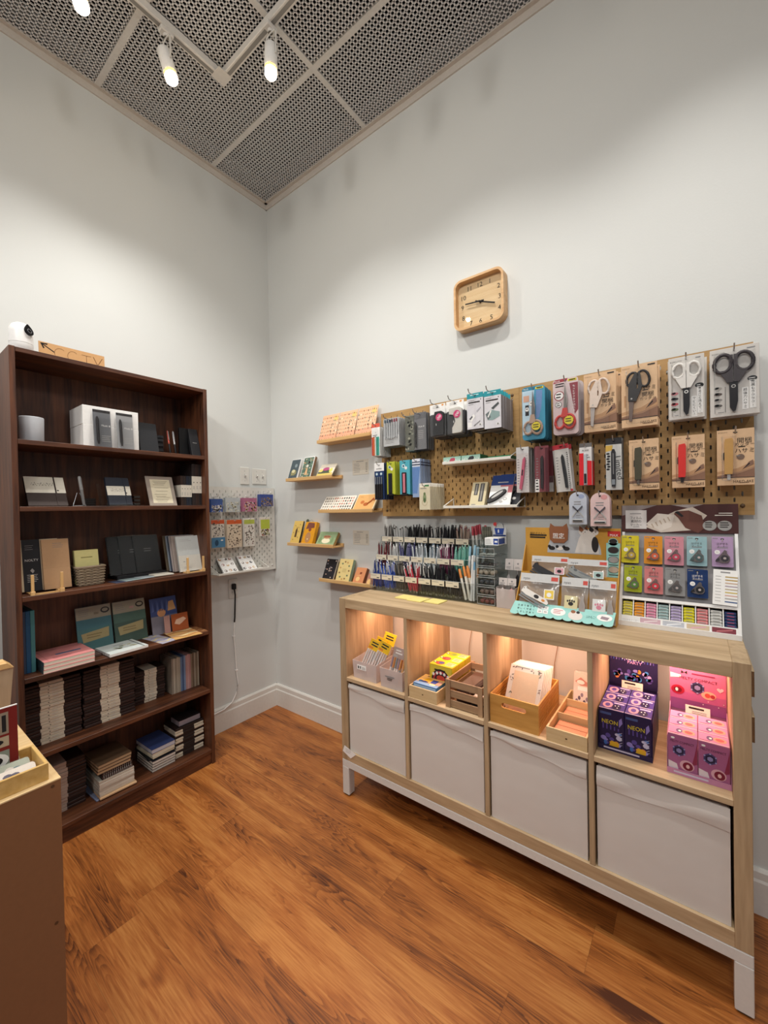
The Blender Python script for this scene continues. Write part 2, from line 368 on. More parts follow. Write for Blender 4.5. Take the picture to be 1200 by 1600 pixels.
# ------------------------------------------------------------------ bookcase against the left wall
BY0, BY1, BXF, BT = -1.425, -.625, .27, 2.022
bc = thing('bookcase', 'tall dark walnut bookcase with six shelf spaces against the left wall', 'bookcase', (0, BY0, 0))
o = lambda: (0, -BY0, 0)
def bpart(n, a):
    k = bx(a[0], a[1], a[2]-BY0, a[3]-BY0, a[4], a[5], a[6], .0012); return k.build(n, bc)
bpart('side_panel', (.018, BXF, BY0, BY0+.019, 0, BT, WALNUTZ)); bpart('side_panel', (.018, BXF, BY1-.019, BY1, 0, BT, WALNUTZ))
bpart('top_panel', (.018, BXF-.002, BY0+.019, BY1-.019, BT-.019, BT-.001, WALNUT))
bpart('back_panel', (.018, .022, BY0+.019, BY1-.019, .05, BT-.019, WALNUTZ))
SH = {'A': 1.663, 'B': 1.399, 'C': 1.0445, 'D': .7225, 'E': .4065, 'F': .080}
for s, z in SH.items(): bpart('shelf', (.022, BXF-.002, BY0+.019, BY1-.019, z-.019, z, WALNUT))
bpart('plinth', (BXF-.03, BXF-.008, BY0+.019, BY1-.019, 0, SH['F']-.019, WALNUT))

# ------------------------------------------------------------------ low shelving unit on the right wall
KX0, KX1, KYF, KYB, KZ0, KZ1 = 1.002, 2.472, -.397, -.018, .172, .942
ku = thing('shelving_unit', 'low light oak cube shelving unit on a white metal base', 'shelving unit', (KX0, KYF, 0))
def kp(n, x0, x1, y0, y1, z0, z1, m, b=.0012): return bx(x0-KX0, x1-KX0, y0-KYF, y1-KYF, z0, z1, m, b).build(n, ku)
T1 = .038
kp('side_panel', KX0, KX0+T1, KYF, KYB, KZ0, KZ1, OAKZ); kp('side_panel', KX1-T1, KX1, KYF, KYB, KZ0, KZ1, OAKZ)
kp('top_board', KX0+T1, KX1-T1, KYF, KYB, KZ1-.044, KZ1-.0005, OAK); kp('bottom_board', KX0+T1, KX1-T1, KYF, KYB, KZ0, KZ0+.044, OAK)
DX = [(1.372, 1.388), (1.728, 1.744), (2.081, 2.097)]
CELL = [(KX0+T1, 1.372), (1.388, 1.728), (1.744, 2.081), (2.097, KX1-T1)]
for a, b_ in DX: kp('divider', a, b_, KYF+.001, KYB, KZ0+.044, KZ1-.044, OAKZ)
MZ = .57
for a, b_ in CELL: kp('middle_shelf', a, b_, KYF, KYB, MZ-.0175, MZ, OAK)
WM = col('#d9d6d0', .4)
k = MB(); k.box(0, KX1-KX0, 0, .04, .137, .171, WM, .002); k.box(0, KX1-KX0, KYB-KYF-.04, KYB-KYF, .137, .171, WM, .002)
k.box(0, .04, .04, KYB-KYF-.04, .137, .171, WM); k.box(KX1-KX0-.04, KX1-KX0, .04, KYB-KYF-.04, .137, .171, WM); k.build('base_frame', ku)
for x in (0, KX1-KX0-.04):
    for y in (0, KYB-KYF-.04):
        l = bx(x, x+.04, y, y+.04, .006, .137, WM, .002).build('leg', ku)
        bx(x+.006, x+.034, y+.006, y+.034, 0, .006, BLACK).build('foot_pad', l)
for z, w_ in ((.848, 'upper'), (.718, 'lower')):
    k = MB(); k.box(0, .016, 0, .22, -.036, .036, wood('brown_batten', '#6a4a30', '#8d6844', 'Y')); k.box(0, .0165, 0, .22, .0355, .0365, OAKY)
    solo('wooden_batten', k, w_+' small brown wooden batten on the right side of the shelving unit', 'batten', (KX1, -.27, z))
# warm light strips under the top board
STRIP = glow('warm_strip', '#ffbe94', 4)
for i, (a, b_) in enumerate(CELL):
    k = MB(); k.box(-.14, .14, -.008, .008, -.008, 0, col('#e8e4de')); k.box(-.138, .138, -.006, .006, -.0092, -.008, STRIP)
    solo('light_strip', k, ['leftmost', 'second from the left', 'third from the left', 'rightmost'][i]+' warm light strip under the top of the shelving unit', 'light strip', ((a+b_)/2, -.2, KZ1-.0445), group='light strips under the shelving unit top')
    lamp_area(((a+b_)/2, -.2, KZ1-.056), ((a+b_)/2, -.2, 0), 1.7, .27, .03, (1, .60, .42))
for i, (p0, p1) in enumerate((((1.51, .897), (1.482, .575)), ((1.903, .897), (1.874, .575)))):
    k = MB(); k.tube([(p0[0], -.012, p0[1]), ((p0[0]*2+p1[0])/3+.006, -.010, p0[1]-.09), ((p0[0]+p1[0]*2)/3-.004, -.010, p0[1]-.2), (p1[0], -.012, p1[1])], .0016, col('#a58a78'), 6)
    solo('light_cable', k, 'thin cable hanging down the wall in the '+('second' if i == 0 else 'third')+' open cell', 'cable', group='cables in the open cells')
# fabric storage boxes in the lower row
def canvas():
    m, nt, b, N, L = new_mat('canvas'); b.inputs['Base Color'].default_value = lin('#d8d2cb'); b.inputs['Roughness'].default_value = .85
    tc = N.new('ShaderNodeTexCoord'); n = N.new('ShaderNodeTexNoise'); n.inputs['Scale'].default_value = 9; n.inputs['Detail'].default_value = 2
    n2 = N.new('ShaderNodeTexNoise'); n2.inputs['Scale'].default_value = 500; L.new(tc.outputs['Object'], n.inputs['Vector']); L.new(tc.outputs['Object'], n2.inputs['Vector'])
    a = N.new('ShaderNodeMath'); a.operation = 'MULTIPLY_ADD'; a.inputs[1].default_value = .06; L.new(n2.outputs[0], a.inputs[0]); L.new(n.outputs[0], a.inputs[2])
    bp = N.new('ShaderNodeBump'); bp.inputs['Strength'].default_value = .3; bp.inputs['Distance'].default_value = .006; L.new(a.outputs[0], bp.inputs['Height']); L.new(bp.outputs[0], b.inputs['Normal'])
    return m
CANV = canvas()
for i, (a, b_) in enumerate(CELL):
    x0, x1 = a+.006, b_-.007; wd = x1-x0
    t = thing('storage_box', ['leftmost', 'second from the left', 'third from the left', 'rightmost'][i]+' white canvas storage box in the lower row of the shelving unit', 'storage box', (x0, -.387, KZ0+.0445), group='canvas storage boxes')
    k = MB(); nx, nz = 16, 12; hh = .318
    V = []; F = []
    for j in range(nz+1):
        for i2 in range(nx+1):
            u, v = i2/nx, j/nz
            V.append((u*wd, .002*math.sin(PI*u)*-1*math.sin(PI*v)-.0, v*hh))
    for j in range(nz):
        for i2 in range(nx): q = j*(nx+1)+i2; F.append([q, q+1, q+nx+2, q+nx+1])
    k.add(V, F, CANV, True); k.box(0, wd, .0005, .33, 0, hh, CANV, .004); k.build('box_body', t)
    k = MB(); V = []; F = []; nx, nz = 28, 7
    top, bot = .322, [.262, .262, .262, .258][i]
    for j in range(nz+1):
        for i2 in range(nx+1):
            u, v = i2/nx, j/nz
            hgt = (.022+.03*(3*u*u-2*u*u*u)+.004*math.sin(u*11+i*2)) if i < 3 else .06+.003*math.sin(u*7)
            z = top-hgt*v
            y = -.0012-.003*math.sin(PI*v)*(1+.8*math.sin(u*8+v*2+i*2))-.0035*v*v
            V.append((u*wd, y, z))
    for j in range(nz):
        for i2 in range(nx): q = j*(nx+1)+i2; F.append([q, q+1, q+nx+2, q+nx+1])
    k.add(V, F, CANV, True); V2 = [(x, .001, z) for x, y, z in V[-(nx+1):]]
    k.add(V[-(nx+1):]+V2, [[i2, i2+1, nx+2+i2, nx+1+i2] for i2 in range(nx)], CANV, True); k.build('folded_rim', t)
k = MB(); k.poly([(0, .02), (.05, 0), (.085, .03), (.012, .05)], WHITE, 1); k.poly([(.0, .02), (.05, 0), (.085, .03), (.012, .05)], WHITE, 1, .0008)
k.lines(.02, .055, .036, 3, .007, .002, GREYL, 2)
solo('paper_tag', k, 'small white paper tag taped to the lower left corner of the shelving unit', 'paper tag', (1.008, -.399, .19))
# small white bracket on the wall left of the unit
k = MB(); k.box(0, .1, -.06, 0, 0, .022, col('#e9e6df', .4), .002); k.box(.05, .09, -.05, 0, .022, .06, col('#e9e6df', .4), .002)
solo('wall_bracket', k, 'small white bracket on the wall just left of the shelving unit', 'bracket', (.72, 0, .463))

# ------------------------------------------------------------------ wall plates, cord
PL = col('#d9d7d0', .35)
def plate(name, y0, y1, z0, z1, label, toggles):
    t = thing(name, label, 'light switch' if toggles else 'outlet', (0, (y0+y1)/2, (z0+z1)/2), (0, 0, PI/2))
    w2, h2 = (y1-y0)/2, (z1-z0)/2
    k = MB(); k.box(-w2, w2, -.006, 0, -h2, h2, PL, .003)
    for tx in toggles or (0,):
        for sz in ((.032, -.032) if toggles else (.0,)): k.ell(tx, sz, .0025, .0025, GREY, 1, -.006, 8)
    k.build('cover_plate', t)
    for tx in toggles:
        k = MB(); k.box(tx-.005, tx+.005, -.0062, -.004, -.012, .012, GREYL); k.M = Matrix.Translation((tx, -.006, 0)) @ Matrix.Rotation(-.5, 4, 'X'); k.box(-.004, .004, -.014, 0, -.005, .005, PL, .001); k.build('toggle', t)
    return t
plate('light_switch', -.258, -.189, 1.537, 1.651, 'single white light switch plate above the white pegboard', (0,))
plate('light_switch', -.167, -.053, 1.541, 1.647, 'double white light switch plate nearest the room corner', (-.023, .023))
ot = plate('wall_outlet', -.359, -.296, .808, .932, 'white wall outlet below the white pegboard with a black plug in it', ())
for z in (.022, -.022):
    k = MB(); k.ell(0, z, .016, .016, col('#c7c5be'), 1, -.0062); k.face(-.007, z-.004, -.005, z+.005, DARK, 2, -.0062); k.face(.005, z-.004, .007, z+.005, DARK, 2, -.0062); k.build('socket_face', ot)
cd = thing('power_cord', 'power cord with black plug running down the left wall behind the bookcase', 'power cord', (0, -.33, .89))
k = MB(); k.box(.006, .03, -.012, .012, -.024, .012, BLACK, .004); k.build('plug', cd)
k = MB(); k.tube([(.022, 0, -.02), (.024, .004, -.06), (.016, .006, -.13), (.012, .005, -.2), (.01, .003, -.235)], .0045, BLACK, 8); k.build('black_lead', cd)
k = MB(); k.tube([(.01, .003, -.232), (.009, -.004, -.32), (.008, .004, -.42), (.008, .01, -.55), (.009, .017, -.63), (.012, .005, -.69), (.016, -.03, -.735), (.02, -.09, -.757), (.021, -.17, -.76), (.021, -.3, -.757)], .004, WHITE, 8); k.build('white_lead', cd)
for z, y in ((-.325, -.004), (-.548, .01)):
    k = MB(); k.box(0, .011, y-.006, y+.01, z-.004, z+.006, WHITE, .002); k.tube([(.002, y, z-.004), (.011, y, z-.002), (.011, y, z+.004), (.002, y, z+.005)], .003, WHITE, 6); k.build('cable_clip', cd)

# ------------------------------------------------------------------ clock
ck = thing('wall_clock', 'square pale wood wall clock with rounded corners and black numerals', 'clock', (1.578, 0, 2.308))
CWD, CH, CD_ = .121, .117, .05
def rrect(w_, h_, r, n=8):
    P_ = []
    for cx, cz, a0 in ((w_-r, h_-r, 0), (-w_+r, h_-r, PI/2), (-w_+r, -h_+r, PI), (w_-r, -h_+r, 1.5*PI)):
        for i in range(n+1): a = a0+PI/2*i/n; P_.append((cx+r*math.cos(a), cz+r*math.sin(a)))
    return P_
CLW = wood('clock_ply', '#c79a68', '#e0bb8a', 'X', scale=1.5, rough=.45); CFACE = wood('clock_face_birch', '#d9b988', '#e8cfa4', 'X', scale=1.2, rough=.5)
k = MB(); A = rrect(CWD, CH, .036); B = rrect(CWD-.01, CH-.01, .028); n = len(A)
V = [(x, -CD_, z) for x, z in A]+[(x, 0, z) for x, z in A]+[(x, -CD_, z) for x, z in B]+[(x, -.018, z) for x, z in B]
F = []
for i in range(n):
    j = (i+1) % n
    F += [[i, n+i, n+j, j], [i, j, 2*n+j, 2*n+i], [2*n+i, 2*n+j, 3*n+j, 3*n+i]]
k.add(V, F, CLW); k.build('case', ck)
k = MB(); k.poly(B, CFACE, 0, -.02)
for h in range(1, 13):
    nx_, nz_ = {1: (.047, .082), 2: (.088, .048), 3: (.092, 0), 4: (.09, -.05), 5: (.052, -.083), 6: (0, -.084), 7: (-.047, -.083), 8: (-.086, -.05), 9: (-.09, 0), 10: (-.083, .044), 11: (-.053, .079), 12: (0, .082)}[h]
    k.txt(str(h), nx_, nz_, .03, INK, 1, -.0203)
k.build('dial', ck)
def hand(ang, ln, wd, y, nm):
    k = MB(); k.M = Matrix.Rotation(-ang, 4, 'Y'); k.box(-.022, ln, y-.001, y+.001, -wd/2, wd/2, BLACK); k.build(nm, ck)
hand(math.radians(-21), .078, .006, -.030, 'hour_hand'); hand(math.radians(175.5), .07, .0055, -.033, 'minute_hand')
k = MB(); k.M = Matrix.Translation((0, -.02, 0)) @ Matrix.Rotation(PI/2, 4, 'X'); k.lathe([(.004, 0), (.004, .016), (0, .016)], BLACK, 12); k.build('hand_pin', ck)
k = MB(); k.poly(B, GLASS, 0, -.042); k.build('glass', ck)
# ------------------------------------------------------------------ things in the bookcase (fronts face +x)
Q = PI/2
LT = lambda deg, rz=0: (-math.radians(deg), 0, Q+math.radians(rz))       # lean back by deg
PAGE = col('#e8e1d0', .8)
def bloc(x, y, s, dz=0): return (x, y, SH[s]+dz)
# on top
t = thing('security_camera', 'white dome security camera on top of the bookcase', 'camera', (.21, -1.375, BT), (0, 0, Q))
SC = col('#efeeec', .3)
k = MB(); k.lathe([(0, 0), (.036, 0), (.0385, .004), (.0385, .03)], SC, 32); k.build('camera_base', t)
k = MB(); k.lathe([(.0385, .031), (.0385, .075), (.036, .092), (.029, .105), (.017, .113), (0, .116)], SC, 32); k.build('camera_head', t)
k = MB(); k.M = Matrix.Rotation(math.radians(30), 4, 'Z') @ Matrix.Translation((.0, -.0345, .083)) @ Matrix.Rotation(-.28, 4, 'X')
k.prism([(.017*math.cos(a)*(1-.55*max(0, math.sin(a))**2), -.002+.02*math.sin(a)*(1.35 if math.sin(a) > 0 else 1)) for a in [2*PI*i/24 for i in range(24)]], -.0045, .012, col('#0d0d10', .12)); k.build('lens_window', t)
k = MB(); k.M = Matrix.Rotation(math.radians(30), 4, 'Z') @ Matrix.Translation((.0, -.0345, .083)) @ Matrix.Rotation(-.28, 4, 'X')
k.ell(0, -.004, .009, .009, col('#77777c', .3), 1, -.005); k.ell(0, -.004, .007, .007, col('#050506', .1), 2, -.005); k.build('lens', t)
t = thing('cardboard_sign', 'cardboard sign with an arrow and CCTV lettering on top of the bookcase', 'sign', (.235, -1.208, BT), LT(4))
CB = col('#c79a69', .75)
k = MB(); k.box(-.117, .117, 0, .003, 0, .056, CB); k.build('card', t)
k = MB(); k.M = Matrix.Translation((-.088, 0, .036)) @ Matrix.Rotation(math.radians(32), 4, 'Y')
k.face(-.022, -.002, .026, .002, BLACK, 1); k.poly([(-.028, 0), (-.008, .014), (-.006, .009), (-.02, 0)], BLACK, 2); k.poly([(-.028, 0), (-.02, 0), (-.006, -.009), (-.008, -.014)], BLACK, 2); k.build('arrow', t)
k = MB(); br = col('#7a5330', .7)
for cx in (-.045, .0):
    pts = [(cx+.021*math.cos(a), .020+.024*math.sin(a)) for a in [math.radians(50+i*13) for i in range(21)]]
    for i in range(20): k.poly([pts[i], pts[i+1], (pts[i+1][0]*.93+cx*.07, pts[i+1][1]*.94+.0012), (pts[i][0]*.93+cx*.07, pts[i][1]*.94+.0012)], br, 1)
k.face(.03, .038, .066, .040, br); k.face(.047, .004, .049, .04, br)
k.poly([(.072, .042), (.075, .042), (.091, .006), (.088, .006)], br); k.poly([(.107, .042), (.110, .042), (.091, .006), (.088, .006)], br); k.build('lettering', t)
# shelf A
k = MB(); k.lathe([(0, 0), (.038, 0), (.0395, .003), (.041, .098), (.040, .101), (.037, .1), (.036, .02), (0, .018)], col('#b9bcc1', .5), 36)
solo('cup', k, 'plain pale grey round cup at the left end of the top shelf', 'cup', bloc(.2, -1.348, 'A'))
t = thing('display_box', 'large white carton behind two clear pen packs on the top shelf', 'box', bloc(.235, -1.068, 'A'), (0, 0, Q))
k = MB(); k.box(-.112, .112, 0, .17, 0, .098, WHITE, .001); k.build('lower_carton', t)
k = MB(); k.box(-.113, .112, .001, .17, .0985, .182, WHITE, .001); k.build('upper_carton', t)
def penpack(y, label, dark):
    t = thing('pen_pack', label, 'pen pack', bloc(.262, y, 'A'), LT(6), 'clear packs leaning on the white carton')
    k = MB(); k.box(-.034, .034, .002, .005, 0, .168, col('#6e7074' if dark else '#9a9b9d', .4))
    k.txt('Multi 8', .014, .098, .013, WHITE, 2, .002, wmax=.034)
    k.lines(-.005, .03, .05, 4, .008, .002, GREYL, 2, .002); k.face(-.034, .156, .034, .168, DARK, 1, .002); k.build('backing_card', t)
    k = MB(); k.tube([(-.019, -.004, .012), (-.02, -.004, .03), (-.02, -.004, .12), (-.021, -.004, .135)], [.003, .006, .006, .003], DARK, 10); k.build('pen', t)
    k = MB(); k.box(-.034, .034, -.012, -.0115, .002, .168, FILM); k.face(-.034, 0, .034, .166, FILM, 0, -.01); k.build('sleeve', t)
penpack(-1.112, 'clear pack with dark card leaning on the left half of the white carton', True)
penpack(-1.02, 'clear pack with grey card leaning on the right half of the white carton', False)
def nb(name, x, y, s, w_, h_, t_, lean, label, cov, cat='notebook', fn=None, edges='cover', dz=0, rz=0, group=None, pages=PAGE):
    t = thing(name, label, cat, bloc(x, y, s, dz), LT(lean, rz), group)
    if t_ < .004:
        k = MB(); k.box(-w_/2, w_/2, 0, t_, 0, h_, cov); k.build('card', t)
        if fn: fn(t, w_, h_)
        return t
    k = MB(); c = .0015
    k.box(-w_/2, w_/2, 0, c, 0, h_, cov, .0005); k.box(-w_/2, w_/2, t_-c, t_, 0, h_, cov, .0005); k.box(-w_/2, -w_/2+c, c, t_-c, 0, h_, cov); k.build('cover', t)
    k = MB(); k.box(-w_/2+c, w_/2-.002, c, t_-c, .002, h_-.002, pages); k.build('pages', t)
    if fn: fn(t, w_, h_)
    return t
def band(z0, z1, m, lines=True, txt=None, th=None):
    def f(t, w_, h_):
        k = MB(); k.box(-w_/2-.0004, w_/2+.0004, -.0008, .002, z0, z1, m)
        if lines: k.lines(-w_*.38, w_*.1, z1-.4*(z1-z0), 2, (z1-z0)*.22, .002, GREY, 2, -.0008)
        k.build('paper_band', t)
    return f
nb('notebook', .235, -.905, 'A', .085, .15, .016, 13, 'plain black leather-look notebook standing right of the white carton', col('#2b2c2f', .35))
k = MB(); k.box(-.03, .03, 0, .05, 0, .008, ACRYL); k.box(-.03, .03, .046, .05, .008, .1, DARK)
for z in (.02, .045, .07, .088): k.box(-.028, .028, .04, .046, z, z+.013, col('#3a3a3d', .3))
solo('pen_case_stack', k, 'small rack of dark pen cases behind the two slim pens, top shelf', 'pen rack', bloc(.2, -.835, 'A'), (0, 0, Q))
for i, (y, h) in enumerate(((-.803, '#a1483c'), (-.775, '#a8a8aa'))):
    t = thing('pen', ['slim red and black pen standing on the top shelf', 'slim silver and black pen standing on the top shelf'][i], 'pen', bloc(.225, y, 'A'), LT(14))
    k = MB(); k.tube([(0, 0, .001), (0, 0, .008), (0, 0, .055)], [.0012, .0042, .0045], BLACK, 10); k.build('grip', t)
    k = MB(); k.tube([(0, 0, .055), (0, 0, .118), (0, 0, .128)], [.0045, .0042, .002], col(h, .3, .4), 10); k.box(-.0012, .0012, -.007, -.0055, .075, .122, CHROME); k.build('barrel', t)
t = thing('gift_box', 'flat black gift box leaning at the right end of the top shelf', 'box', bloc(.24, -.672, 'A'), LT(15))
k = MB(); k.box(-.024, .024, 0, .02, 0, .155, col('#1d1d20', .5), .001); k.txt('MULTI 8', 0, .075, .006, GREYL, 1, vert=False, wmax=.02); k.build('box_body', t)
k = MB(); k.box(-.028, .028, .03, .045, .01, .15, col('#121214', .5), .001)
solo('gift_box', k, 'black gift box standing upright behind another at the right of the top shelf', 'box', bloc(.22, -.71, 'A'), (0, 0, Q))
# shelf B
CREAM = col('#ded8c9', .7); DBR = col('#33241f', .55); NAVY = col('#232733', .5)
def strap(x, m):
    def f(t, w_, h_):
        k = MB(); k.box(x-.0025, x+.0025, -.0018, .001, 0, h_, m); k.build('elastic_strap', t)
    return f
def two(*fs): return lambda t, w_, h_: [f(t, w_, h_) for f in fs]
def bandtext(z0, z1):
    def f(t, w_, h_):
        k = MB(); k.box(-w_/2-.0004, w_/2+.0004, -.001, .002, z0, z1, CREAM)
        for i in range(26):
            x = -w_*.36+w_*.6*i/26; zz = (z0+z1)/2+.006*math.sin(i*1.9); k.face(x, zz, x+w_*.018, zz+.002+.004*abs(math.sin(i*2.7)), col('#8d867a'), 1, -.001)
        k.ell(w_*.3, z0+.012, .004, .003, INK, 1, -.001, 10); k.build('paper_band', t)
    return f
nb('notebook', .232, -1.305, 'B', .132, .142, .02, 30, 'dark brown notebook with a wide cream band, left on the second shelf', DBR, fn=two(bandtext(.062, .141), strap(.032, DBR)), dz=.004)
t = thing('pen_stand', 'small wire stand holding a marbled pen upright on the second shelf', 'pen stand', bloc(.21, -1.195, 'B'), (0, 0, Q))
k = MB(); k.tube([(-.022, .0, .003), (-.003, .012, .06)], .0012, CHROME, 6); k.tube([(.025, .0, .003), (.006, .012, .06)], .0012, CHROME, 6); k.tube([(-.022, 0, .003), (.025, 0, .003)], .0014, CHROME, 6); k.tube([(-.022, 0, .003), (-.02, .035, .003), (.022, .035, .003), (.025, 0, .003)], .0014, CHROME, 6); k.build('wire_frame', t)
t = thing('fountain_pen', 'grey marbled fountain pen leaning on a wire stand, second shelf', 'pen', bloc(.214, -1.178, 'B', .004), (-.17, -.07, Q))
k = MB(); k.tube([(0, 0, 0), (0, 0, .01), (0, 0, .07)], [.004, .006, .0065], col('#7d7b7a', .25), 12); k.build('barrel', t)
k = MB(); k.tube([(0, 0, .07), (0, 0, .125), (0, 0, .132)], [.007, .0068, .004], col('#8f8d8c', .25), 12); k.box(-.0015, .0015, -.009, -.007, .085, .128, CHROME); k.build('cap', t)
for j in range(4):
    k = MB(); k.box(-.022, .022, 0, .03, 0, .009, col('#2a2320', .4), .001)
    solo('small_tin', k, f'small dark flat tin between pen stand and navy notebook, {nth(j, 4)}', 'tin', bloc(.15, -1.135, 'B', .0095*j), (0, 0, Q), 'small dark tins on the second shelf')
t = thing('book_stand', 'clear acrylic stand under the navy notebook on the second shelf', 'display stand', bloc(.235, -1.03, 'B'), (0, 0, Q))
k = MB(); k.box(-.072, .09, -.002, .0005, .002, .014, ACRYL); k.box(-.072, .09, -.002, .055, 0, .002, ACRYL); k.M = Matrix.Translation((0, .02, 0)) @ Matrix.Rotation(-.4, 4, 'X'); k.box(-.08, .06, .02, .022, 0, .15, ACRYL); k.build('stand_body', t)
nb('notebook', .228, -1.035, 'B', .098, .14, .018, 22, 'navy notebook with a cream band on the clear acrylic stand', NAVY, fn=two(bandtext(.048, .095), strap(.026, NAVY), lambda t, w_, h_: None), dz=.006)
k = MB(); k.box(0, .03, 0, .03, 0, .058, ACRYL, .001); 
for i in range(3): k.box(.002, .028, -.001, .031, .006+.017*i, .016+.017*i, col('#45403c'))
solo('ink_bottle_box', k, 'small grey box beside the framed card on the second shelf', 'box', bloc(.17, -.96, 'B'), (0, 0, Q))
t = thing('framed_card', 'greyish framed card with a cream printed panel on the second shelf', 'framed card', bloc(.235, -.845, 'B'), LT(20))
k = MB(); k.box(-.066, .066, 0, .006, 0, .16, col('#9b8f84', .5), .001); k.build('frame', t)
k = MB(); k.face(-.048, .014, .048, .142, col('#d9cfb4', .6)); 
for i, z in enumerate((.132, .126, .12, .112, .096, .078, .06, .05, .044, .034, .028, .02)): k.face(-.036+.004*(i % 3), z, .036-.006*(i % 4), z+.0016, col('#7d725d'), 2)
k.build('printed_panel', t)
def spine_book(y, w_, h_, dep, s, xf, cov, bz0, bz1, label, group):
    k = MB(); k.box(-w_/2, w_/2, 0, dep, 0, h_, cov, .0012); k.box(-w_/2-.0002, w_/2+.0002, -.0008, dep*.9, bz0, bz1, CREAM); k.ell(0, (bz0+bz1)/2+.012, w_*.16, w_*.16, INK, 1, -.0008, 10); k.lines(-w_*.25, w_*.25, (bz0+bz1)/2-.01, 3, .006, .002, GREY, 1, -.0008)
    solo('notebook', k, label, 'notebook', bloc(xf, y, s), (0, 0, Q), group)
for i in range(4):
    spine_book(-.7475+i*.0143, .0138, .156, .10, 'B', .225, [DBR, col('#2c2422'), NAVY, col('#252a31')][i], .045, .108, f'short dark notebook with cream band, {ORD[i]} from the left in the second shelf row', 'short banded notebooks on the second shelf')
for i in range(4):
    spine_book(-.6865+i*.0183, .0178, .222, .13, 'B', .228, [col('#2b2322'), DBR, col('#241d1c'), col('#222a2c')][i], .066, .156, f'tall dark notebook with cream band, {ORD[i]} from the left at the second shelf end', 'tall banded notebooks on the second shelf')
# shelf C
def easel(x0, x1, y, s, label):
    t = thing('wooden_stand', label, 'book stand', bloc(y, 0, s), (0, 0, 0))
    return t
PLW = wood('pale_stand_wood', '#cfa164', '#e3bd84', 'Z', rough=.5)
def bstand(yl, yr, xf, label):
    t = thing('wooden_stand', label, 'book stand', bloc(xf, (yl+yr)/2, 'C'), (0, 0, Q)); hw = (yr-yl)/2
    for sx in (-hw, hw):
        k = MB(); k.box(sx-.0075, sx+.0075, -.008, .008, 0, .016, PLW, .001); k.build('foot_block', t)
        k = MB(); k.box(sx-.005, sx+.005, -.004, .004, .016, .082, PLW, .001); k.build('post', t)
    k = MB(); k.box(-hw+.0075, hw-.0075, .0, .008, .0, .006, PLW)
    for sx in (-hw, hw): k.box(sx-.005, sx+.005, .008, .13, 0, .006, PLW)
    k.build('rail', t)
bstand(-1.371, -1.276, .258, 'pale wooden stand with two posts at the left of the third shelf')
def nolty(t, w_, h_):
    k = MB(); k.box(-w_/2+.008, -w_/2+.066, -.0012, .003, 0, h_, col('#2a2a2e', .5)); cx = -w_/2+.037
    k.txt('NOLTY', cx, .128, .0135, WHITE, 1, -.0012, wmax=.046); k.lines(cx-.02, cx+.01, .188, 3, .008, .002, GREY, 1, -.0012)
    k.poly([(cx-.007, .085), (cx, .094), (cx+.007, .083), (cx+.001, .073)], GREYL, 1, -.0012); k.lines(cx-.018, cx+.02, .066, 5, .007, .0022, GREYL, 1, -.0012); k.build('paper_band', t)
nb('notebook', .185, -1.325, 'C', .128, .214, .014, 10, 'cream notebook with a black NOLTY band in the wooden stand', col('#dcc8a8', .7), fn=nolty, dz=.007)
def kraftfilm(t, w_, h_):
    k = MB(); k.lines(-.01, .03, h_-.02, 3, .008, .0015, GREY, 1); k.face(-w_/2, .09, w_/2, .0905, col('#b08d68'), 1); k.build('cover_print', t)
    k = MB(); k.face(-w_/2-.002, -.001, w_/2+.003, h_+.005, FILM, 3); k.build('film_sleeve', t)
nb('notebook', .199, -1.273, 'C', .094, .212, .012, 10, 'tan kraft notebook in clear film in the wooden stand', col('#cfa67c', .65), fn=kraftfilm, dz=.007)
t = thing('wicker_basket', 'small grey brown wicker basket holding yellow notebooks, third shelf', 'basket', bloc(.2, -1.153, 'C'), (0, 0, Q))
W1, W2 = col('#a08e78', .7), col('#7d6d5a', .7)
k = MB(); w2_, d2 = .046, .10
rows = 13
for r_ in range(rows):
    z = .004+r_*.006; g = 1+.14*r_/rows; pts = []
    per = [(-w2_*g, 0), (w2_*g, 0), (w2_*g, d2), (-w2_*g, d2)]
    for (a, b_) in zip(per, per[1:]+per[:1]):
        for q in range(8):
            f = q/8; x = a[0]+(b_[0]-a[0])*f; y = a[1]+(b_[1]-a[1])*f
            off = .0018*(1 if (q+r_) % 2 else -1)
            if a[1] == b_[1]: y += off
            else: x += off
            pts.append((x, y, z))
    k.tube(pts, .0032, W1 if r_ % 2 else W2, 6, True)
k.build('woven_wall', t)
k = MB(); g = 1.15; k.tube([(-w2_*g, 0, .083), (w2_*g, 0, .083), (w2_*g, d2, .083), (-w2_*g, d2, .083)], .0052, W1, 8, True); k.build('rim', t)
k = MB(); k.box(-w2_+.002, w2_-.002, .002, d2-.002, 0, .006, W2); k.build('basket_base', t)
YEL = col('#d8d08f', .7)
def ytext(t, w_, h_):
    k = MB(); k.lines(-.022, .022, h_-.035, 1, .006, .004, col('#8f8750'), 1, ragged=0); k.build('cover_print', t)
for j in range(2):
    nb('notebook', .176-.013*j, -1.157, 'C', .092, .152, .010, 9, ['front','rear'][j]+' pale yellow notebook in the wicker basket', YEL if j == 0 else col('#cdc483', .7), fn=ytext if j == 0 else None, dz=.007, group='yellow notebooks in the wicker basket')
BLK = col('#17181b', .3)
for j in range(2):
    k = MB(); k.box(-.115, .115, 0, .12, 0, .009, col('#201f22', .5), .001)
    solo('notebook', k, f'dark notebook lying flat under the three black notebooks, {["lower","upper"][j]} one', 'notebook', bloc(.155, -.92, 'C', .0095*j), (0, 0, Q), 'flat dark notebooks on the third shelf')
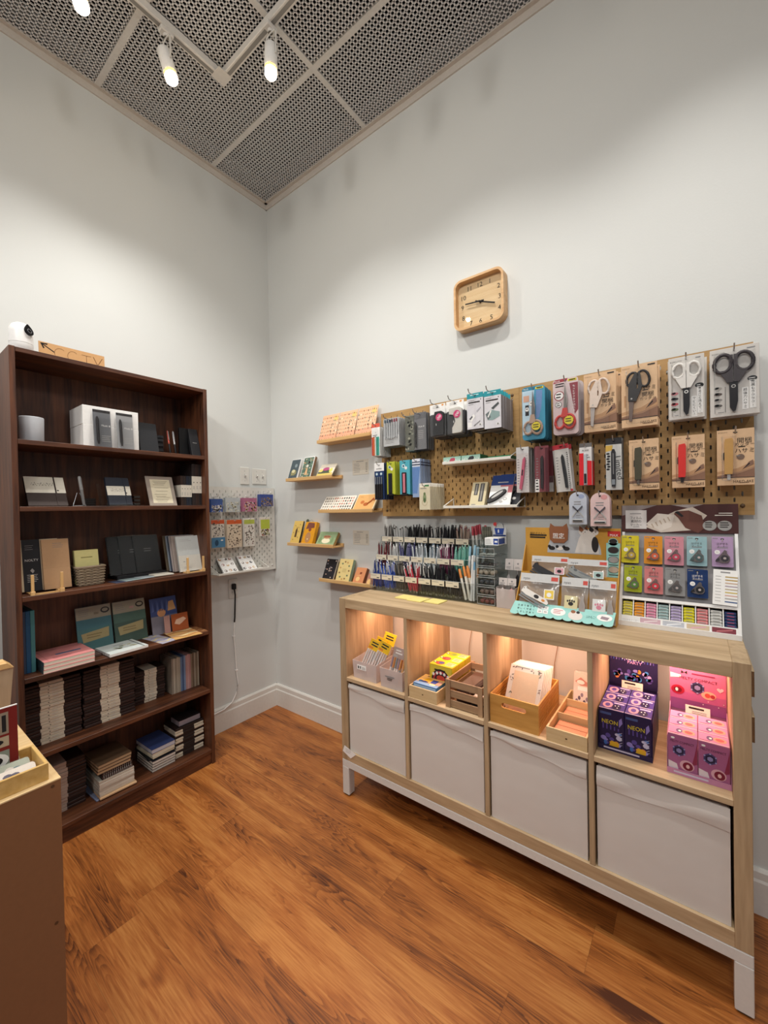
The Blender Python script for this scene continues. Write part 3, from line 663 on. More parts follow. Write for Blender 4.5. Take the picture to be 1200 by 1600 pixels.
def blackfilm(t, w_, h_):
    k = MB(); k.lines(-.015, .02, h_*.62, 2, .012, .003, GREY, 1, ragged=.1); k.build('cover_print', t)
    k = MB(); k.face(-w_/2-.004, -.002, w_/2+.004, h_+.004, FILM, 4); k.build('film_sleeve', t)
for j, y in enumerate((-.985, -.935, -.872)):
    nb('notebook', .102+.009*j, y, 'C', .118, .192, .012, 16, f'black notebook in clear film on the third shelf, {["left","middle","right"][j]} of three', BLK, fn=blackfilm, dz=.0192, group='black notebooks in film')
for j, (y, x, w_, m, lab, dz) in enumerate(((-1.035, .245, .075, '#3a3f55', 'dark blue', 0), (-.985, .235, .085, '#8fa0a0', 'grey green', .0012), (-.91, .23, .085, '#a9b3b8', 'pale blue', .0026), (-.852, .236, .09, '#d3cdbf', 'cream', .004))):
    k = MB(); k.box(-w_/2, w_/2, 0, .08, 0, .0055 if j == 3 else .0012, col(m, .6)); 
    solo('leaflet', k, f'{lab} leaflet lying flat before the black notebooks, third shelf', 'leaflet', bloc(x, y, 'C', dz), (0, 0, Q+(.12 if j < 3 else -.05)), 'leaflets on the third shelf')
bstand(-.742, -.657, .252, 'pale wooden stand with two posts at the right of the third shelf')
cols_ = ['#8b7a66', '#6f6250', '#a8b2c0', '#4c5666', '#cdbfbb', '#b7a79e']
for j in range(6):
    nb('notebook', .10+.0155*j, -.712+.001*j, 'C', .125, .192, .013, 14, f'{["taupe","dark taupe","pale blue","slate blue","pinkish white","light taupe"][j]} notebook filed behind the white one, third shelf right', col(cols_[j], .65), dz=.007, group='notebooks in the right wooden stand')
def wprint(t, w_, h_):
    k = MB(); k.face(-w_/2, .0, w_/2, .085, col('#dad7cc'), 1); k.build('paper_band', t)
    k = MB(); k.lines(-.045, .02, h_-.02, 2, .008, .002, GREYL, 2); k.face(-.04, .05, -.03, .053, GREY, 2); k.lines(-.04, .0, .022, 2, .006, .002, GREYL, 2); k.build('cover_print', t)
nb('notebook', .215, -.7, 'C', .125, .19, .012, 14, 'white notebook at the front of the right wooden stand', col('#cdd1ce', .6), fn=wprint, dz=.007)
# shelf D
for j, (h, lab) in enumerate((('#3c4c66', 'dark blue'), ('#2c5c86', 'blue'), ('#4e8a91', 'teal'))):
    k = MB(); k.box(-.0072, .0072, 0, .17, 0, .252, col(h, .5), .001); k.box(-.0055, .0055, .171, .1705, .003, .249, PAGE)
    solo('folder', k, f'{lab} folder standing at the left end of the fourth shelf', 'folder', bloc(.2, -1.392+.0148*j, 'D'), (0, 0, Q), 'blue folders on the fourth shelf')
PINK = col('#e08f8d', .6)
for j in range(3):
    t = thing('photo_album', f'pink covered thick notebook, {["bottom","middle","top"][j]} of the stack of three, fourth shelf', 'notebook', bloc(.266-.001*j, -1.258+.001*j, 'D', .0155*j), (0, 0, Q+.01*(j-1)), 'pink notebooks stacked flat')
    k = MB(); k.box(-.089, .089, 0, .2, .0135, .015, PINK, .0006); k.box(-.089, .089, 0, .2, 0, .0012, PINK); k.box(-.0895, -.088, 0, .2, 0, .015, col('#3e4a50')); k.build('cover', t)
    k = MB(); k.box(-.088, .088, .001, .198, .0012, .0135, PAGE); k.build('pages', t)
    if j == 2:
        k = MB(); k.M = Matrix.Translation((0, 0, .0153)) @ Matrix.Rotation(-PI/2, 4, 'X'); k.face(-.03, .07, .06, .09, col('#6b7794'), 1)
        k.lines(-.02, .05, .082, 1, .01, .003, DARK, 2); k.lines(-.05, .03, .05, 3, .012, .002, col('#b9686a'), 1); k.face(-.072, .01, -.07, .19, col('#c97a79'), 1); k.build('cover_print', t)
def teal(c1, c2, c3):
    def f(t, w_, h_):
        k = MB(); k.face(-w_/2, h_*.72, w_/2, h_, col('#a99f8a'), 1); k.ell(w_*.33, h_*.87, w_*.13, h_*.07, DARK, 2); k.ell(w_*.33, h_*.875, w_*.09, h_*.04, col('#a99f8a'), 3); k.face(w_*.0, h_*.8, w_*.14, h_*.85, col(c3), 2); k.lines(-w_*.42, -w_*.1, h_*.93, 4, .009, .002, GREY, 2)
        k.face(-w_/2, h_*.5, w_/2, h_*.72, col(c2), 1); k.poly([(-w_*.4, h_*.4), (w_*.4, h_*.47), (w_*.38, h_*.25), (-w_*.36, h_*.2)], col('#b6a576'), 2)
        k.lines(-w_*.25, w_*.25, h_*.35, 2, .012, .003, col('#7c6a40'), 3); k.build('cover_print', t)
        k = MB(); k.face(-w_/2-.003, 0, w_/2+.003, h_+.004, FILM, 6); k.build('film_sleeve', t)
    return f
nb('letter_set', .098, -1.107, 'D', .143, .205, .008, 12, 'teal stationery pack with a tan label, left of two on the fourth shelf', col('#4f7d80', .6), 'stationery pack', fn=teal('#4f7d80', '#4a7b86', '#8a7f6a'))
nb('letter_set', .108, -.957, 'D', .146, .205, .008, 12, 'dark green stationery pack with a pale label, right of two on the fourth shelf', col('#475f55', .6), 'stationery pack', fn=teal('#475f55', '#516f63', '#c59a94'))
t = thing('notebook', 'white ring notebook lying flat at the front of the fourth shelf', 'notebook', bloc(.275, -1.033, 'D'), (0, 0, Q+.05))
k = MB(); k.box(-.082, .082, 0, .165, 0, .012, WHITE, .001); k.build('pages', t)
k = MB(); k.M = Matrix.Translation((0, 0, .0122)) @ Matrix.Rotation(-PI/2, 4, 'X'); k.face(-.08, 0, .08, .165, col('#d7dedb'), 0); k.lines(-.02, .04, .12, 1, .01, .004, col('#5a6468'), 1); 
for i in range(14): k.ell(R.uniform(-.03, .05), R.uniform(.05, .1), .009, .006, col(['#c4c08f', '#b9c4b4', '#d6cfae'][i % 3]), 1)
k.face(.062, 0, .066, .165, col('#3a4046'), 2); k.build('cover_print', t)
k = MB()
for i in range(18): k.tube([(-.083+.005*math.cos(a), .006+i*.009, .006+.0075*math.sin(a)) for a in [2*PI*q/8 for q in range(8)]], .0009, DARK, 5, True)
k.build('ring_binding', t)
k = MB(); k.box(-.08, .05, 0, .12, 0, .006, col('#6f5b55', .6))
solo('leaflet', k, 'dull brown booklet lying flat between the pink stack and the white notebook', 'leaflet', bloc(.2, -1.13, 'D'), (0, 0, Q))
def pc_blue(t, w_, h_):
    k = MB(); k.face(-w_/2, h_*.5, w_/2, h_, col('#414f80'), 1); k.face(-w_/2, 0, w_*.0, h_*.52, col('#85808a'), 1); k.poly([(w_*.14, h_*.6), (w_*.2, h_*.86), (w_*.38, h_*.88), (w_*.46, h_*.62)], col('#c99a6a'), 2)
    k.ell(-w_*.1, h_*.58, w_*.16, h_*.11, col('#cf9468'), 2)
    for i in range(7): a = -w_*.45+w_*.09*i; k.poly([(a, h_*.62), (a+.006, h_*.95), (a+.012, h_*.66)], col(['#5a689a', '#36426f'][i % 2]), 2)
    k.build('picture', t)
k = nb('postcard', .112, -.795, 'D', .135, .19, .0015, 11, 'blue and orange picture card standing at the right of the fourth shelf', col('#6c6f86', .6), 'postcard', fn=pc_blue)
def pc_or(t, w_, h_):
    k = MB(); k.poly([(-.03, .04), (-.02, .06), (.02, .068), (.034, .055), (.01, .038), (-.005, .03)], col('#d9b49a'), 1); k.build('picture', t)
nb('postcard', .14, -.731, 'D', .088, .09, .0015, 10, 'rust orange card with a pale shape standing on the fourth shelf', col('#a4562e', .6), 'postcard', fn=pc_or, dz=.0055)
nb('postcard', .138, -.798, 'D', .03, .09, .0012, 8, 'narrow dusty pink card standing before the blue picture card', col('#b58c83', .6), 'postcard', dz=.0055)
def flatcard(x, y, w_, d_, rz, cs, label, dz):
    k = MB(); k.box(-w_/2, w_/2, 0, d_, 0, .0012, col(cs[0], .55))
    k.M = Matrix.Translation((0, 0, .0013)) @ Matrix.Rotation(-PI/2, 4, 'X'); n = len(cs)
    for i in range(8):
        zz = [d_*(.04+.11*i)+.012*math.sin(q*.9+i) for q in range(9)]
        k.poly([(-w_/2+w_*q/8, min(d_, max(0, zz[q]))) for q in range(9)]+[(w_/2-w_*q/8, min(d_, max(0, zz[8-q]+d_*.08))) for q in range(9)], col(cs[i % n], .55), 1)
    solo('postcard', k, label, 'postcard', bloc(x, y, 'D', dz), (0, 0, Q+rz))
flatcard(.279, -.855, .075, .19, .12, ['#b9b6c6', '#d9c9a0', '#a9a6bd'], 'lilac and cream card lying flat beside the white notebook', 0)
flatcard(.285, -.76, .135, .19, -.1, ['#e2b36f', '#c98a58', '#efd9a8', '#d9a173'], 'orange watercolour card lying flat at the right of the fourth shelf', .002)
flatcard(.26, -.672, .05, .13, -.1, ['#94633f', '#a87a52'], 'brown card lying flat at the right end of the fourth shelf', 0)
# shelf E: stacks of banded notebooks
def stack(y0, y1, s, x, n, th, b0, b1, cov, bandm, dep, desc, group, name='notebook', dots=True, dz0=0):
    w_ = y1-y0
    protos = []
    for v in range(3):
        k = MB(); k.box(0, w_, 0, dep, .0002, th-.0012, cov if v < 2 else col('#2a1d1a', .55), .002)
        if bandm: k.box(b0-y0, b1-y0, -.0008, dep+.0008, 0, th-.0010, bandm, .0012)
        if dots: k.ell((b0-y0)+(b1-b0)*.36, th*.5, .0022, .0022, INK, 1, -.0008, 8); k.face((b0-y0)+(b1-b0)*.5, th*.45, (b0-y0)+(b1-b0)*.75, th*.6, GREYL, 1, -.0008)
        protos.append(k)
    first = {}
    for i in range(n):
        v = i % 3; loc = bloc(x+R.uniform(-.003, .003), y0+R.uniform(-.003, .003), s, dz0+i*th); rot = (0, 0, Q+R.uniform(-.012, .012))
        lab = f'{desc[0]}, {nth(i, n)}, {desc[1]}'
        if v not in first: first[v] = solo(name, protos[v], lab, 'notebook', loc, rot, group)
        else: dup(first[v], loc, rot, lab, group)
DB2 = col('#382723', .5); BND = col('#d5c8b4', .75)
stack(-1.401, -1.199, 'E', .19, 19, .0136, -1.343, -1.262, DB2, BND, .14, ('dark brown notebook with tan band', 'left stack of the fifth shelf'), 'banded notebooks stacked on the fifth shelf')
stack(-1.193, -.985, 'E', .19, 19, .0137, -1.128, -1.05, DB2, BND, .14, ('dark brown notebook with tan band', 'middle stack of the fifth shelf'), 'banded notebooks stacked on the fifth shelf')
stack(-.969, -.823, 'E', .145, 12, .0138, -.923, -.864, DB2, BND, .10, ('small dark notebook with tan band', 'right stack of the fifth shelf'), 'small banded notebooks on the fifth shelf')
cs = ['#8f8274', '#b7ab9a', '#9c9080', '#b0a391', '#a59a89', '#6c7f9d', '#4d5f82', '#7f90ad', '#b98d89', '#c79a96', '#b78683', '#8b7560', '#6f5b48', '#9c8b78', '#7d6a56', '#a0907c']
for i, h in enumerate(cs):
    k = MB(); k.box(-.0044, .0044, 0, .13, 0, .188-.002*(i % 3), col(h, .65), .0005)
    solo('notebook', k, f'thin upright notebook, {ORD[i]} from the left of the row at the fifth shelf right', 'notebook', bloc(.165, -.793+.0093*i, 'E'), (0, 0, Q), 'thin upright notebooks on the fifth shelf')
# shelf F
stack(-1.401, -1.187, 'F', .175, 15, .0142, -1.33, -1.255, DB2, col('#b5a398', .75), .14, ('dark brown notebook with pale band', 'left stack of the bottom shelf'), 'banded notebooks stacked on the bottom shelf', dots=False)
z = 0
def layer(y0, y1, x, t_, h, label, dep=.17, rz=0., group=None, name='notebook', pg=None, extra=None):
    global z
    k = MB(); w_ = y1-y0
    if pg: k.box(0, w_, 0, dep, 0, .0013, col(h, .5)); k.box(0, w_, 0, dep, t_-.0013, t_, col(h, .5)); k.box(.001, w_-.001, .001, dep-.001, .0013, t_-.0013, col(pg, .8)); 
    else: k.box(0, w_, 0, dep, 0, t_-.0003, col(h, .6), .001)
    if extra: extra(k, w_, t_)
    solo(name, k, label, 'notebook', bloc(x, y0, 'F', z), (0, 0, Q+rz), group); z += t_
def rings(k, w_, t_):
    for i in range(int(w_/.0085)): k.tube([(.006+i*.0085, .001+.006*math.cos(a), t_/2+.0075*math.sin(a)) for a in [2*PI*q/8 for q in range(8)]], .0011, GREYL, 5, True)
G2 = 'loose notebook pile in the middle of the bottom shelf'
layer(-1.165, -1.02, .225, .006, '#8b94b4', 'blue sheet pad at the very bottom of the spiral notebook pile', rz=.06, group=G2)
layer(-1.155, -1.005, .238, .008, '#d9b48a', 'tan notebook second from the bottom of the spiral notebook pile', rz=-.02, group=G2)
for i in range(6):
    layer(-1.153+R.uniform(-.002, .002), -1.01, .226+R.uniform(-.003, .003), .0115, ['#d3ccbf', '#dcd5c8', '#c9c1b3'][i % 3], f'off-white notebook in the spiral notebook pile, {ORD[i]} of the six white ones upwards', group=G2, rz=R.uniform(-.02, .02))
for i in range(2): layer(-1.14, -1.014, .222, .0165, '#2e2522', f'black ring-bound notebook in the bottom shelf pile, {["lower","upper"][i]} one', group=G2, pg='#5a4a44', extra=rings, rz=.03*i)
for i in range(3): layer(-1.16+.002*i, -1.024+.003*i, .228, .0135, '#3c2a22' if i == 0 else '#66503c', f'kraft edged notebook near the top of the spiral notebook pile, {["lowest","middle","highest"][i]}', group=G2, pg='#b79b7a', rz=.02*i)
z = 0; G3 = 'blue topped notebook pile'
for i in range(4): layer(-.925, -.812, .215+.002*i, .014, '#22232a', f'dark covered notebook with white pages, {nth(i)} of the blue topped pile', group=G3, pg='#d8d3ca', rz=.02)
layer(-.935, -.805, .2, .008, '#17191d', 'flat black notebook above the white paged ones in the blue topped pile', group=G3, rz=-.03)
layer(-.92, -.812, .215, .012, '#cdc6ae', 'cream notebook under the blue ones in the blue topped pile', group=G3, rz=.05)
layer(-.922, -.812, .213, .016, '#c9c2b0', 'thick cream notebook just under the top of the blue topped pile', group=G3, pg='#d8d0bd')
layer(-.925, -.81, .215, .02, '#3c4a7a', 'thick dark blue notebook on top of the pile in the bottom shelf', group=G3, pg='#c5c6d0', rz=.03)
stack(-.803, -.65, 'F', .2, 12, .0128, -.764, -.702, col('#cfc3ae', .75), col('#2e2421', .6), .13, ('cream notebook with dark band', 'right stack of the bottom shelf'), 'cream notebooks with dark bands', dots=False)
k = MB(); k.box(0, .115, 0, .09, 0, .026, col('#9d96a0', .7), .001); k.box(0, .115, .0, .09, .0261, .0275, col('#2c2527'))
solo('notebook', k, 'thick grey edged notebook lying on the right stack of the bottom shelf', 'notebook', bloc(.185, -.775, 'F', .1538), (0, 0, Q))
# ------------------------------------------------------------------ picture ledges on the right wall
LX = [(.556, .97), (.262, .674), (.556, .974), (.263, .672), (.55, .968)]
LZ = [1.778, 1.567, 1.3635, 1.1565, .952]
LN = ['top', 'second', 'third', 'fourth', 'lowest']
LEDGE = []
for i in range(5):
    x0, x1 = LX[i]; wd = x1-x0
    t = thing('picture_ledge', f'{LN[i]} of the five small pine picture ledges on the right wall', 'ledge', (x0, 0, LZ[i]-.02), group='pine picture ledges')
    k = MB(); k.box(0, wd, -.09, 0, 0, .009, PINE, .001); k.build('ledge_board', t)
    k = MB(); k.box(0, wd, -.098, -.09, 0, .02, PINE, .001); k.build('front_lip', t)
    k = MB(); k.box(0, wd, -.012, 0, .009, .022, PINE, .001); k.build('back_rail', t)
def led(i): return LZ[i]-.011
def card(name, i, x, w_, h_, t_, lean, label, cov, fn=None, cat='notebook', y=-.083, side=None, dz=0, group=None):
    t = thing(name, label, cat, (x, y, led(i)+dz), (-math.radians(lean), 0, 0), group)
    k = MB(); k.box(-w_/2, w_/2, 0, t_, 0, h_, cov, .0008)
    if side: k.box(-w_/2+.001, w_/2+.0004, .0012, t_-.0012, .001, h_-.001, side)
    k.build('cover' if cat == 'notebook' else 'card', t)
    if fn:
        k = MB(); fn(k, w_, h_); k.build('picture', t)
    return t
PEACH = col('#eabb97', .65)
def peach(k, w_, h_):
    k.face(-w_/2, 0, w_/2, h_*.26, col('#eba888', .65), 1); k.ell(w_*.33, h_*.82, w_*.12, h_*.1, col('#eec578', .65), 1)
    rr = random.Random(3)
    for r_ in range(7):
        for c in range(9):
            x, z = -w_*.44+w_*.11*c+rr.uniform(-.002, .002), h_*(.1+.13*r_)+rr.uniform(-.002, .002)
            q = rr.random()
            if q < .4: k.ell(x, z, .0045, .0055, [col('#6c5646'), col('#f1dfc4'), col('#a8714e'), col('#8f8f78')][rr.randrange(4)], 2, n=8)
            elif q < .75: k.face(x-.0012, z-.005, x+.0012, z+.005, col('#57483c'), 2)
            else: k.ell(x, z, .006, .004, col('#c98f66'), 2, n=8); k.ell(x, z, .0035, .002, PEACH, 3, n=8)
    for z in (.22, .5): 
        for c in range(4): k.ell(w_*.15, h_*(z+.05*c), .0025, .0025, DARK, 3, n=8)
for j, x in enumerate((.622, .766, .912)):
    card('sticker_sheet', 0, x, .139, .175, .003, 17, f'peach illustrated sheet on the top ledge, {["left","middle","right"][j]} of three', PEACH, peach, 'card', group='peach sheets on the top ledge')
def night(k, w_, h_):
    k.face(-w_/2+.003, .003, w_/2-.003, h_-.003, col('#4d5a60', .5), 1); k.ell(0, h_*.35, w_*.3, h_*.14, col('#8e8a62'), 2); k.ell(-.004, h_*.42, w_*.18, h_*.08, col('#d7cfa6'), 3); k.ell(.01, h_*.68, w_*.14, h_*.09, col('#8a979a'), 2)
    k.tube([(-.02, -.001, .03), (.0, -.001, .05), (.022, -.001, .045)], .0012, col('#d8cfa4'), 5)
def garden(k, w_, h_):
    k.face(-w_/2+.005, .005, w_/2-.005, h_-.005, col('#5d7566', .5), 1); rr = random.Random(5)
    for i in range(42): k.ell(rr.uniform(-w_*.4, w_*.4), rr.uniform(.01, h_-.01), .006, .004, [col('#93a78c'), col('#3c5246'), col('#d6d3bb'), col('#b99a74')][i % 4], 2, n=8)
    k.poly([(-.014, h_*.18), (.014, h_*.18), (.005, h_*.5), (-.005, h_*.5)], col('#d8b083'), 3); k.ell(.0, h_*.58, .01, .01, col('#e3ddd0'), 3); k.ell(.008, h_*.74, .009, .009, DARK, 3)
card('notebook', 1, .303, .088, .145, .012, 20, 'white edged notebook with dark night picture, left on the second ledge', WHITE, night)
card('notebook', 1, .423, .098, .152, .02, 20, 'white notebook with green garden picture, middle of the second ledge', WHITE, garden, side=col('#8a6a50'))
def sunset(k, w_, h_):
    k.face(-w_/2+.002, .002, w_/2-.002, h_*.32, col('#d9c069'), 1); k.face(-w_/2+.004, h_*.3, w_*.3, h_*.55, col('#4d5648'), 1); k.ell(-.005, h_*.62, .027, .013, col('#b5527e'), 2); k.ell(.04, h_*.5, .013, .017, col('#d7d46a'), 2); k.ell(-.045, h_*.52, .018, .012, col('#e0cb76'), 2)
card('postcard', 1, .585, .132, .105, .004, 36, 'low landscape card with pink and yellow picture, right on the second ledge', col('#e8dfcc'), sunset, 'card')
def rows(k, w_, h_):
    rr = random.Random(8)
    for r_ in range(5):
        for c in range(13):
            x, z = -w_*.44+w_*.073*c, h_*(.12+.18*r_); hue = ['#8c8278', '#c9b7a4', '#b86a55', '#3f3936', '#d99b8c', '#7b5a4a'][min(5, max(0, int(c/2.6+rr.uniform(-1, 1))))]
            k.ell(x, z, .0055, .0065, col(hue), 2, n=9); k.face(x-.004, z-.0065, x+.004, z-.001, col('#4a4340' if rr.random() < .4 else hue), 3)
card('sticker_sheet', 2, .675, .25, .112, .003, 36, 'wide white sheet of tiny drawings, left on the third ledge', col('#ece6d9', .6), rows, 'card')
def foxy(k, w_, h_):
    k.face(-w_/2+.006, .006, w_/2-.006, h_-.006, col('#e3ae6c', .6), 1); k.ell(.01, h_*.38, .018, .012, col('#b5622e'), 2); k.tube([(.02, -.001, h_*.4), (.04, -.001, h_*.55), (.052, -.001, h_*.72), (.06, -.001, h_*.6)], .005, col('#b5622e'), 6); k.ell(-.02, h_*.5, .014, .012, col('#c9743c'), 2)
    k.lines(-.05, -.02, h_*.8, 1, .01, .002, col('#b07838'), 2)
card('postcard', 2, .885, .15, .118, .01, 36, 'orange picture card with a leaping animal shape, right on the third ledge', col('#eddcb8'), foxy, 'card')
def yellowbag(k, w_, h_):
    k.face(-.012, h_*.3, .006, h_*.62, col('#5d4630'), 1); k.poly([(-.01, h_*.62), (.004, h_*.62), (-.002, h_*.75)], col('#5d4630'), 1)
    for x, z in ((-.022, .8), (.012, .72), (.022, .85), (.018, .55), (-.02, .2), (.02, .3), (-.026, .5)): k.ell(x, h_*z, .004, .006, col('#8d7138'), 1, n=8); k.ell(x+.002, h_*z+.002, .0018, .002, col('#efe3b4'), 2, n=8)
card('notebook', 3, .31, .085, .155, .012, 19, 'mustard patterned notebook, left on the fourth ledge', col('#d8b765', .6), yellowbag, side=DARK)
def pouch(k, w_, h_):
    k.poly([(-.035, h_*.68), (.04, h_*.75), (.034, h_*.95), (-.022, h_*.97)], col('#7d4a3c', .5), 2); k.ell(.004, h_*.66, .012, .012, col('#8a4838', .5), 3); k.ell(0, h_*.32, .024, .034, col('#b5855a'), 1); k.ell(0, h_*.25, .005, .005, col('#efd9a0'), 2)
t = card('pouch', 3, .425, .10, .15, .026, 20, 'orange pouch with a brown flap, middle of the fourth ledge', col('#dd9a24', .5), pouch, 'pouch')
k = MB(); k.ell(-.045, .158, .012, .012, col('#4b5344', .5), 0, .004); k.ell(-.045, .158, .012, .012, col('#4b5344', .5), 0, .007); k.tube([(-.035, .006, .158), (-.01, .008, .166), (.01, .006, .156)], .0014, col('#8f8b7c'), 6); k.build('button_clasp', t)
def greenc(k, w_, h_):
    k.face(-w_/2+.004, .004, w_/2-.004, h_-.004, col('#93a87f', .6), 1); k.ell(.0, h_*.36, .034, .018, col('#e8dfbe'), 2); k.ell(.0, h_*.62, .03, .012, col('#b98a64'), 2)
    for a in (-.02, -.008, .006, .018): k.ell(a, h_*.66, .005, .006, col('#a25c46'), 3, n=8)
    for a in (-.05, .05): k.ell(a, h_*.4, .012, .02, col('#7d9469'), 2)
card('notebook', 3, .58, .15, .098, .02, 34, 'green landscape notebook with cream emblem, right on the fourth ledge', col('#8da37a', .6), greenc, side=col('#a5834f'))
def darkflowers(k, w_, h_):
    rr = random.Random(11)
    for i in range(13): k.ell(rr.uniform(-w_*.4, w_*.4), rr.uniform(.008, h_-.01), .0055, .003+.002*rr.random(), [col('#cbb7a8'), col('#8d8791'), col('#c9a592')][i % 3], 1, n=8)
card('notebook', 4, .603, .088, .132, .012, 24, 'black notebook with small pale shapes, left on the lowest ledge', col('#262529', .5), darkflowers, side=col('#d9cdb8'))
def creamcat(k, w_, h_):
    for i in range(11): a = 2*PI*i/11; k.ell(w_*.34*math.cos(a), h_/2+h_*.38*math.sin(a), .007, .0055, [col('#8f6f47'), col('#6d7a5c'), col('#c49a5b')][i % 3], 1, n=9)
    k.lines(-.016, .016, h_*.55, 3, .008, .002, col('#a58b55'), 1, ragged=0)
card('notebook', 4, .722, .105, .138, .024, 22, 'cream yellow notebook with a ring of leaves, second on the lowest ledge', col('#dcc687', .6), creamcat, side=col('#8fa38a'))
def terracotta(k, w_, h_):
    k.ell(-.006, h_*.3, .014, .014, col('#eabf7d'), 1); k.face(-.002, h_*.6, .012, h_*.72, col('#7e3f28'), 1); k.lines(-.02, .02, h_*.5, 1, .01, .002, col('#eabf7d'), 1)
card('notebook', 4, .84, .075, .1, .026, 30, 'small terracotta notebook third on the lowest ledge', col('#d08a5e', .6), terracotta, side=col('#7e4c34'))
card('notebook', 4, .925, .05, .07, .02, 30, 'small brown pink notebook at the right end of the lowest ledge', col('#b07b68', .6), terracotta)
for i, (x0, x1, z0, z1) in enumerate(((.753, .875, 1.562, 1.649), (.746, .868, 1.154, 1.238))):
    k = MB(); k.box(x0-.81, x1-.81, -.0012, 0, z0, z1, col('#d6cfc0', .7))
    k.lines(x0-.81+.03, x1-.81-.03, z1-.012, 1, .01, .003, GREY, 1, -.0012)
    for r_ in range(6): k.lines(x0-.81+.01, x0-.81+.06, z1-.024-.0095*r_, 1, .01, .0022, GREY, 1, -.0012); k.lines(x1-.81-.022, x1-.81-.008, z1-.024-.0095*r_, 1, .01, .0022, INK, 1, -.0012, 0)
    solo('price_list', k, f'{["upper","lower"][i]} small printed price list taped to the right wall', 'price list', (.81, 0, 0))

# ------------------------------------------------------------------ slotted pegboards
def pegboard(w_, h_, m, edge):
    """plate in x,z with 5 x 15 mm slots every 40 mm in staggered rows; front at y=-.005"""
    k = MB(); c = .02; nx, nz = int(round(w_/c)), int(round(h_/c)); yf, yb = -.005, 0
    # corner points shared by cells keep the plate one sheet
    for i in range(nx):
        for j in range(nz):
            x0, z0 = i*c, j*c; x1, z1 = x0+c, z0+c; cx, cz = x0+c/2, z0+c/2
            hole = (i+j) % 2 == 1 and 0 < i < nx-1 and 0 < j < nz-1
            if not hole:
                k.add([(x0, yf, z0), (x1, yf, z0), (x1, yf, z1), (x0, yf, z1)], [(0,1,2,3)], m); continue
            P8 = [(cx-.0026, cz-.0055), (cx-.0012, cz-.0075), (cx+.0012, cz-.0075), (cx+.0026, cz-.0055), (cx+.0026, cz+.0055), (cx+.0012, cz+.0075), (cx-.0012, cz+.0075), (cx-.0026, cz+.0055)]
            V = [(x0, yf, z0), (x1, yf, z0), (x1, yf, z1), (x0, yf, z1)]+[(a, yf, b) for a, b in P8]+[(a, yb, b) for a, b in P8]
            k.add(V, [(0,1,6,5), (0,5,4), (1,7,6), (1,2,8,7), (2,9,8), (2,3,10,9), (3,11,10), (3,0,4,11)]+[[4+q, 4+(q+1) % 8, 12+(q+1) % 8, 12+q] for q in range(8)], m)
    k.add([(0, yf, 0), (w_, yf, 0), (w_, yf, h_), (0, yf, h_), (0, yb, 0), (w_, yb, 0), (w_, yb, h_), (0, yb, h_)], [(0,4,5,1), (1,5,6,2), (2,6,7,3), (3,7,4,0)], edge)
    return k
HB = wood('hardboard_brown', '#a07b47', '#b9935d', 'X', scale=2, rough=.6)
PX, PZ = .992, 1.321
def peg_thing(name, w_, h_, m, loc, rot, label):
    t = thing(name, label, 'pegboard', loc, rot); pegboard(w_, h_, m, m).build('panel', t)
    for x in (.03, w_-.03):
        for z in (.03, h_-.03):
            k = MB(); k.M = Matrix.Translation((x, 0, z)) @ Matrix.Rotation(PI/2, 4, 'X'); k.lathe([(.0, .0085), (.0055, .008), (.007, .0052)], col('#5c4630' if m is HB else '#d5d3cd', .4), 14); k.lathe([(.008, -.022), (.008, 0.0), (0, 0)], DARK, 10); k.build('mount_screw', t)
    return t
peg_thing('pegboard', .76, .56, HB, (PX, -.022, PZ), (0, 0, 0), 'left brown slotted pegboard on the right wall')
peg_thing('pegboard', .76, .56, HB, (PX+.761, -.022, PZ), (0, 0, 0), 'right brown slotted pegboard holding scissors and cutters')
WPB = col('#d6d3cb', .45)
peg_thing('pegboard', .56, .56, WPB, (.02, -.567, .957), (0, 0, Q), 'white slotted pegboard on the left wall beside the bookcase')
PY = -.0275                                                        # front of the brown boards
HOOKN = [0]
def hook(x, z, d, label, rot=0, base=None, parent_rot=None, m=CHROME):
    """steel hook: plate in the slot, straight arm, upturned end; local -y outwards"""
    k = MB(); k.box(-.0025, .0025, -.004, .006, -.02, .012, m); k.tube([(0, -.003, 0), (0, -d, .0), (0, -d-.008, .003), (0, -d-.016, .016)], .0021, m, 6)
    loc = base or (x, PY, z)
    return solo('peg_hook', k, label, 'hook', loc, (0, 0, rot), 'steel pegboard hooks')
def hang(x0, x1, z0, z1, d, n, th, fn, backfn, name, label, cat, short, group, tilt=0, jx=.0, jz=0.0, hookz=None, ext=.008):
    """n packs on one hook: detailed one in front, plain copies behind it towards the board"""
    w_, h_ = x1-x0, z1-z0; xc = (x0+x1)/2; yf = PY-d
    yf = max(yf, PY-d)
    hz = z1-.010 if hookz is None else hookz
    hook(xc, hz, d+ext, f'steel peg hook carrying the {short}')
    t = thing(name, f'{label}, front of its hook' if n > 1 else label, cat, (xc, yf, z0), (0, tilt, 0), group)
    fn(t, w_, h_, th)
    proto = None
    for i in range(1, n):
        loc = (xc+R.uniform(-jx, jx)+jx*.6*i/n, yf+i*th, z0+R.uniform(-jz, jz)); rot = (0, tilt+R.uniform(-.015, .015), 0)
        lab = f'{short} pack, {ORD[i]} from the front of its hook'
        if proto is None:
            k = MB(); backfn(k, w_, h_, th); proto = solo(name, k, lab, cat, loc, rot, group)
        else: dup(proto, loc, rot, lab, group)
    return t
def eurohole(k, h_, y=0): k.ell(0, h_-.010, .006, .0022, DARK, 1, y, 10)
def rr_card(w_, h_, r): return [(x, z+h_/2) for x, z in rrect(w_/2, h_/2, r, 5)]
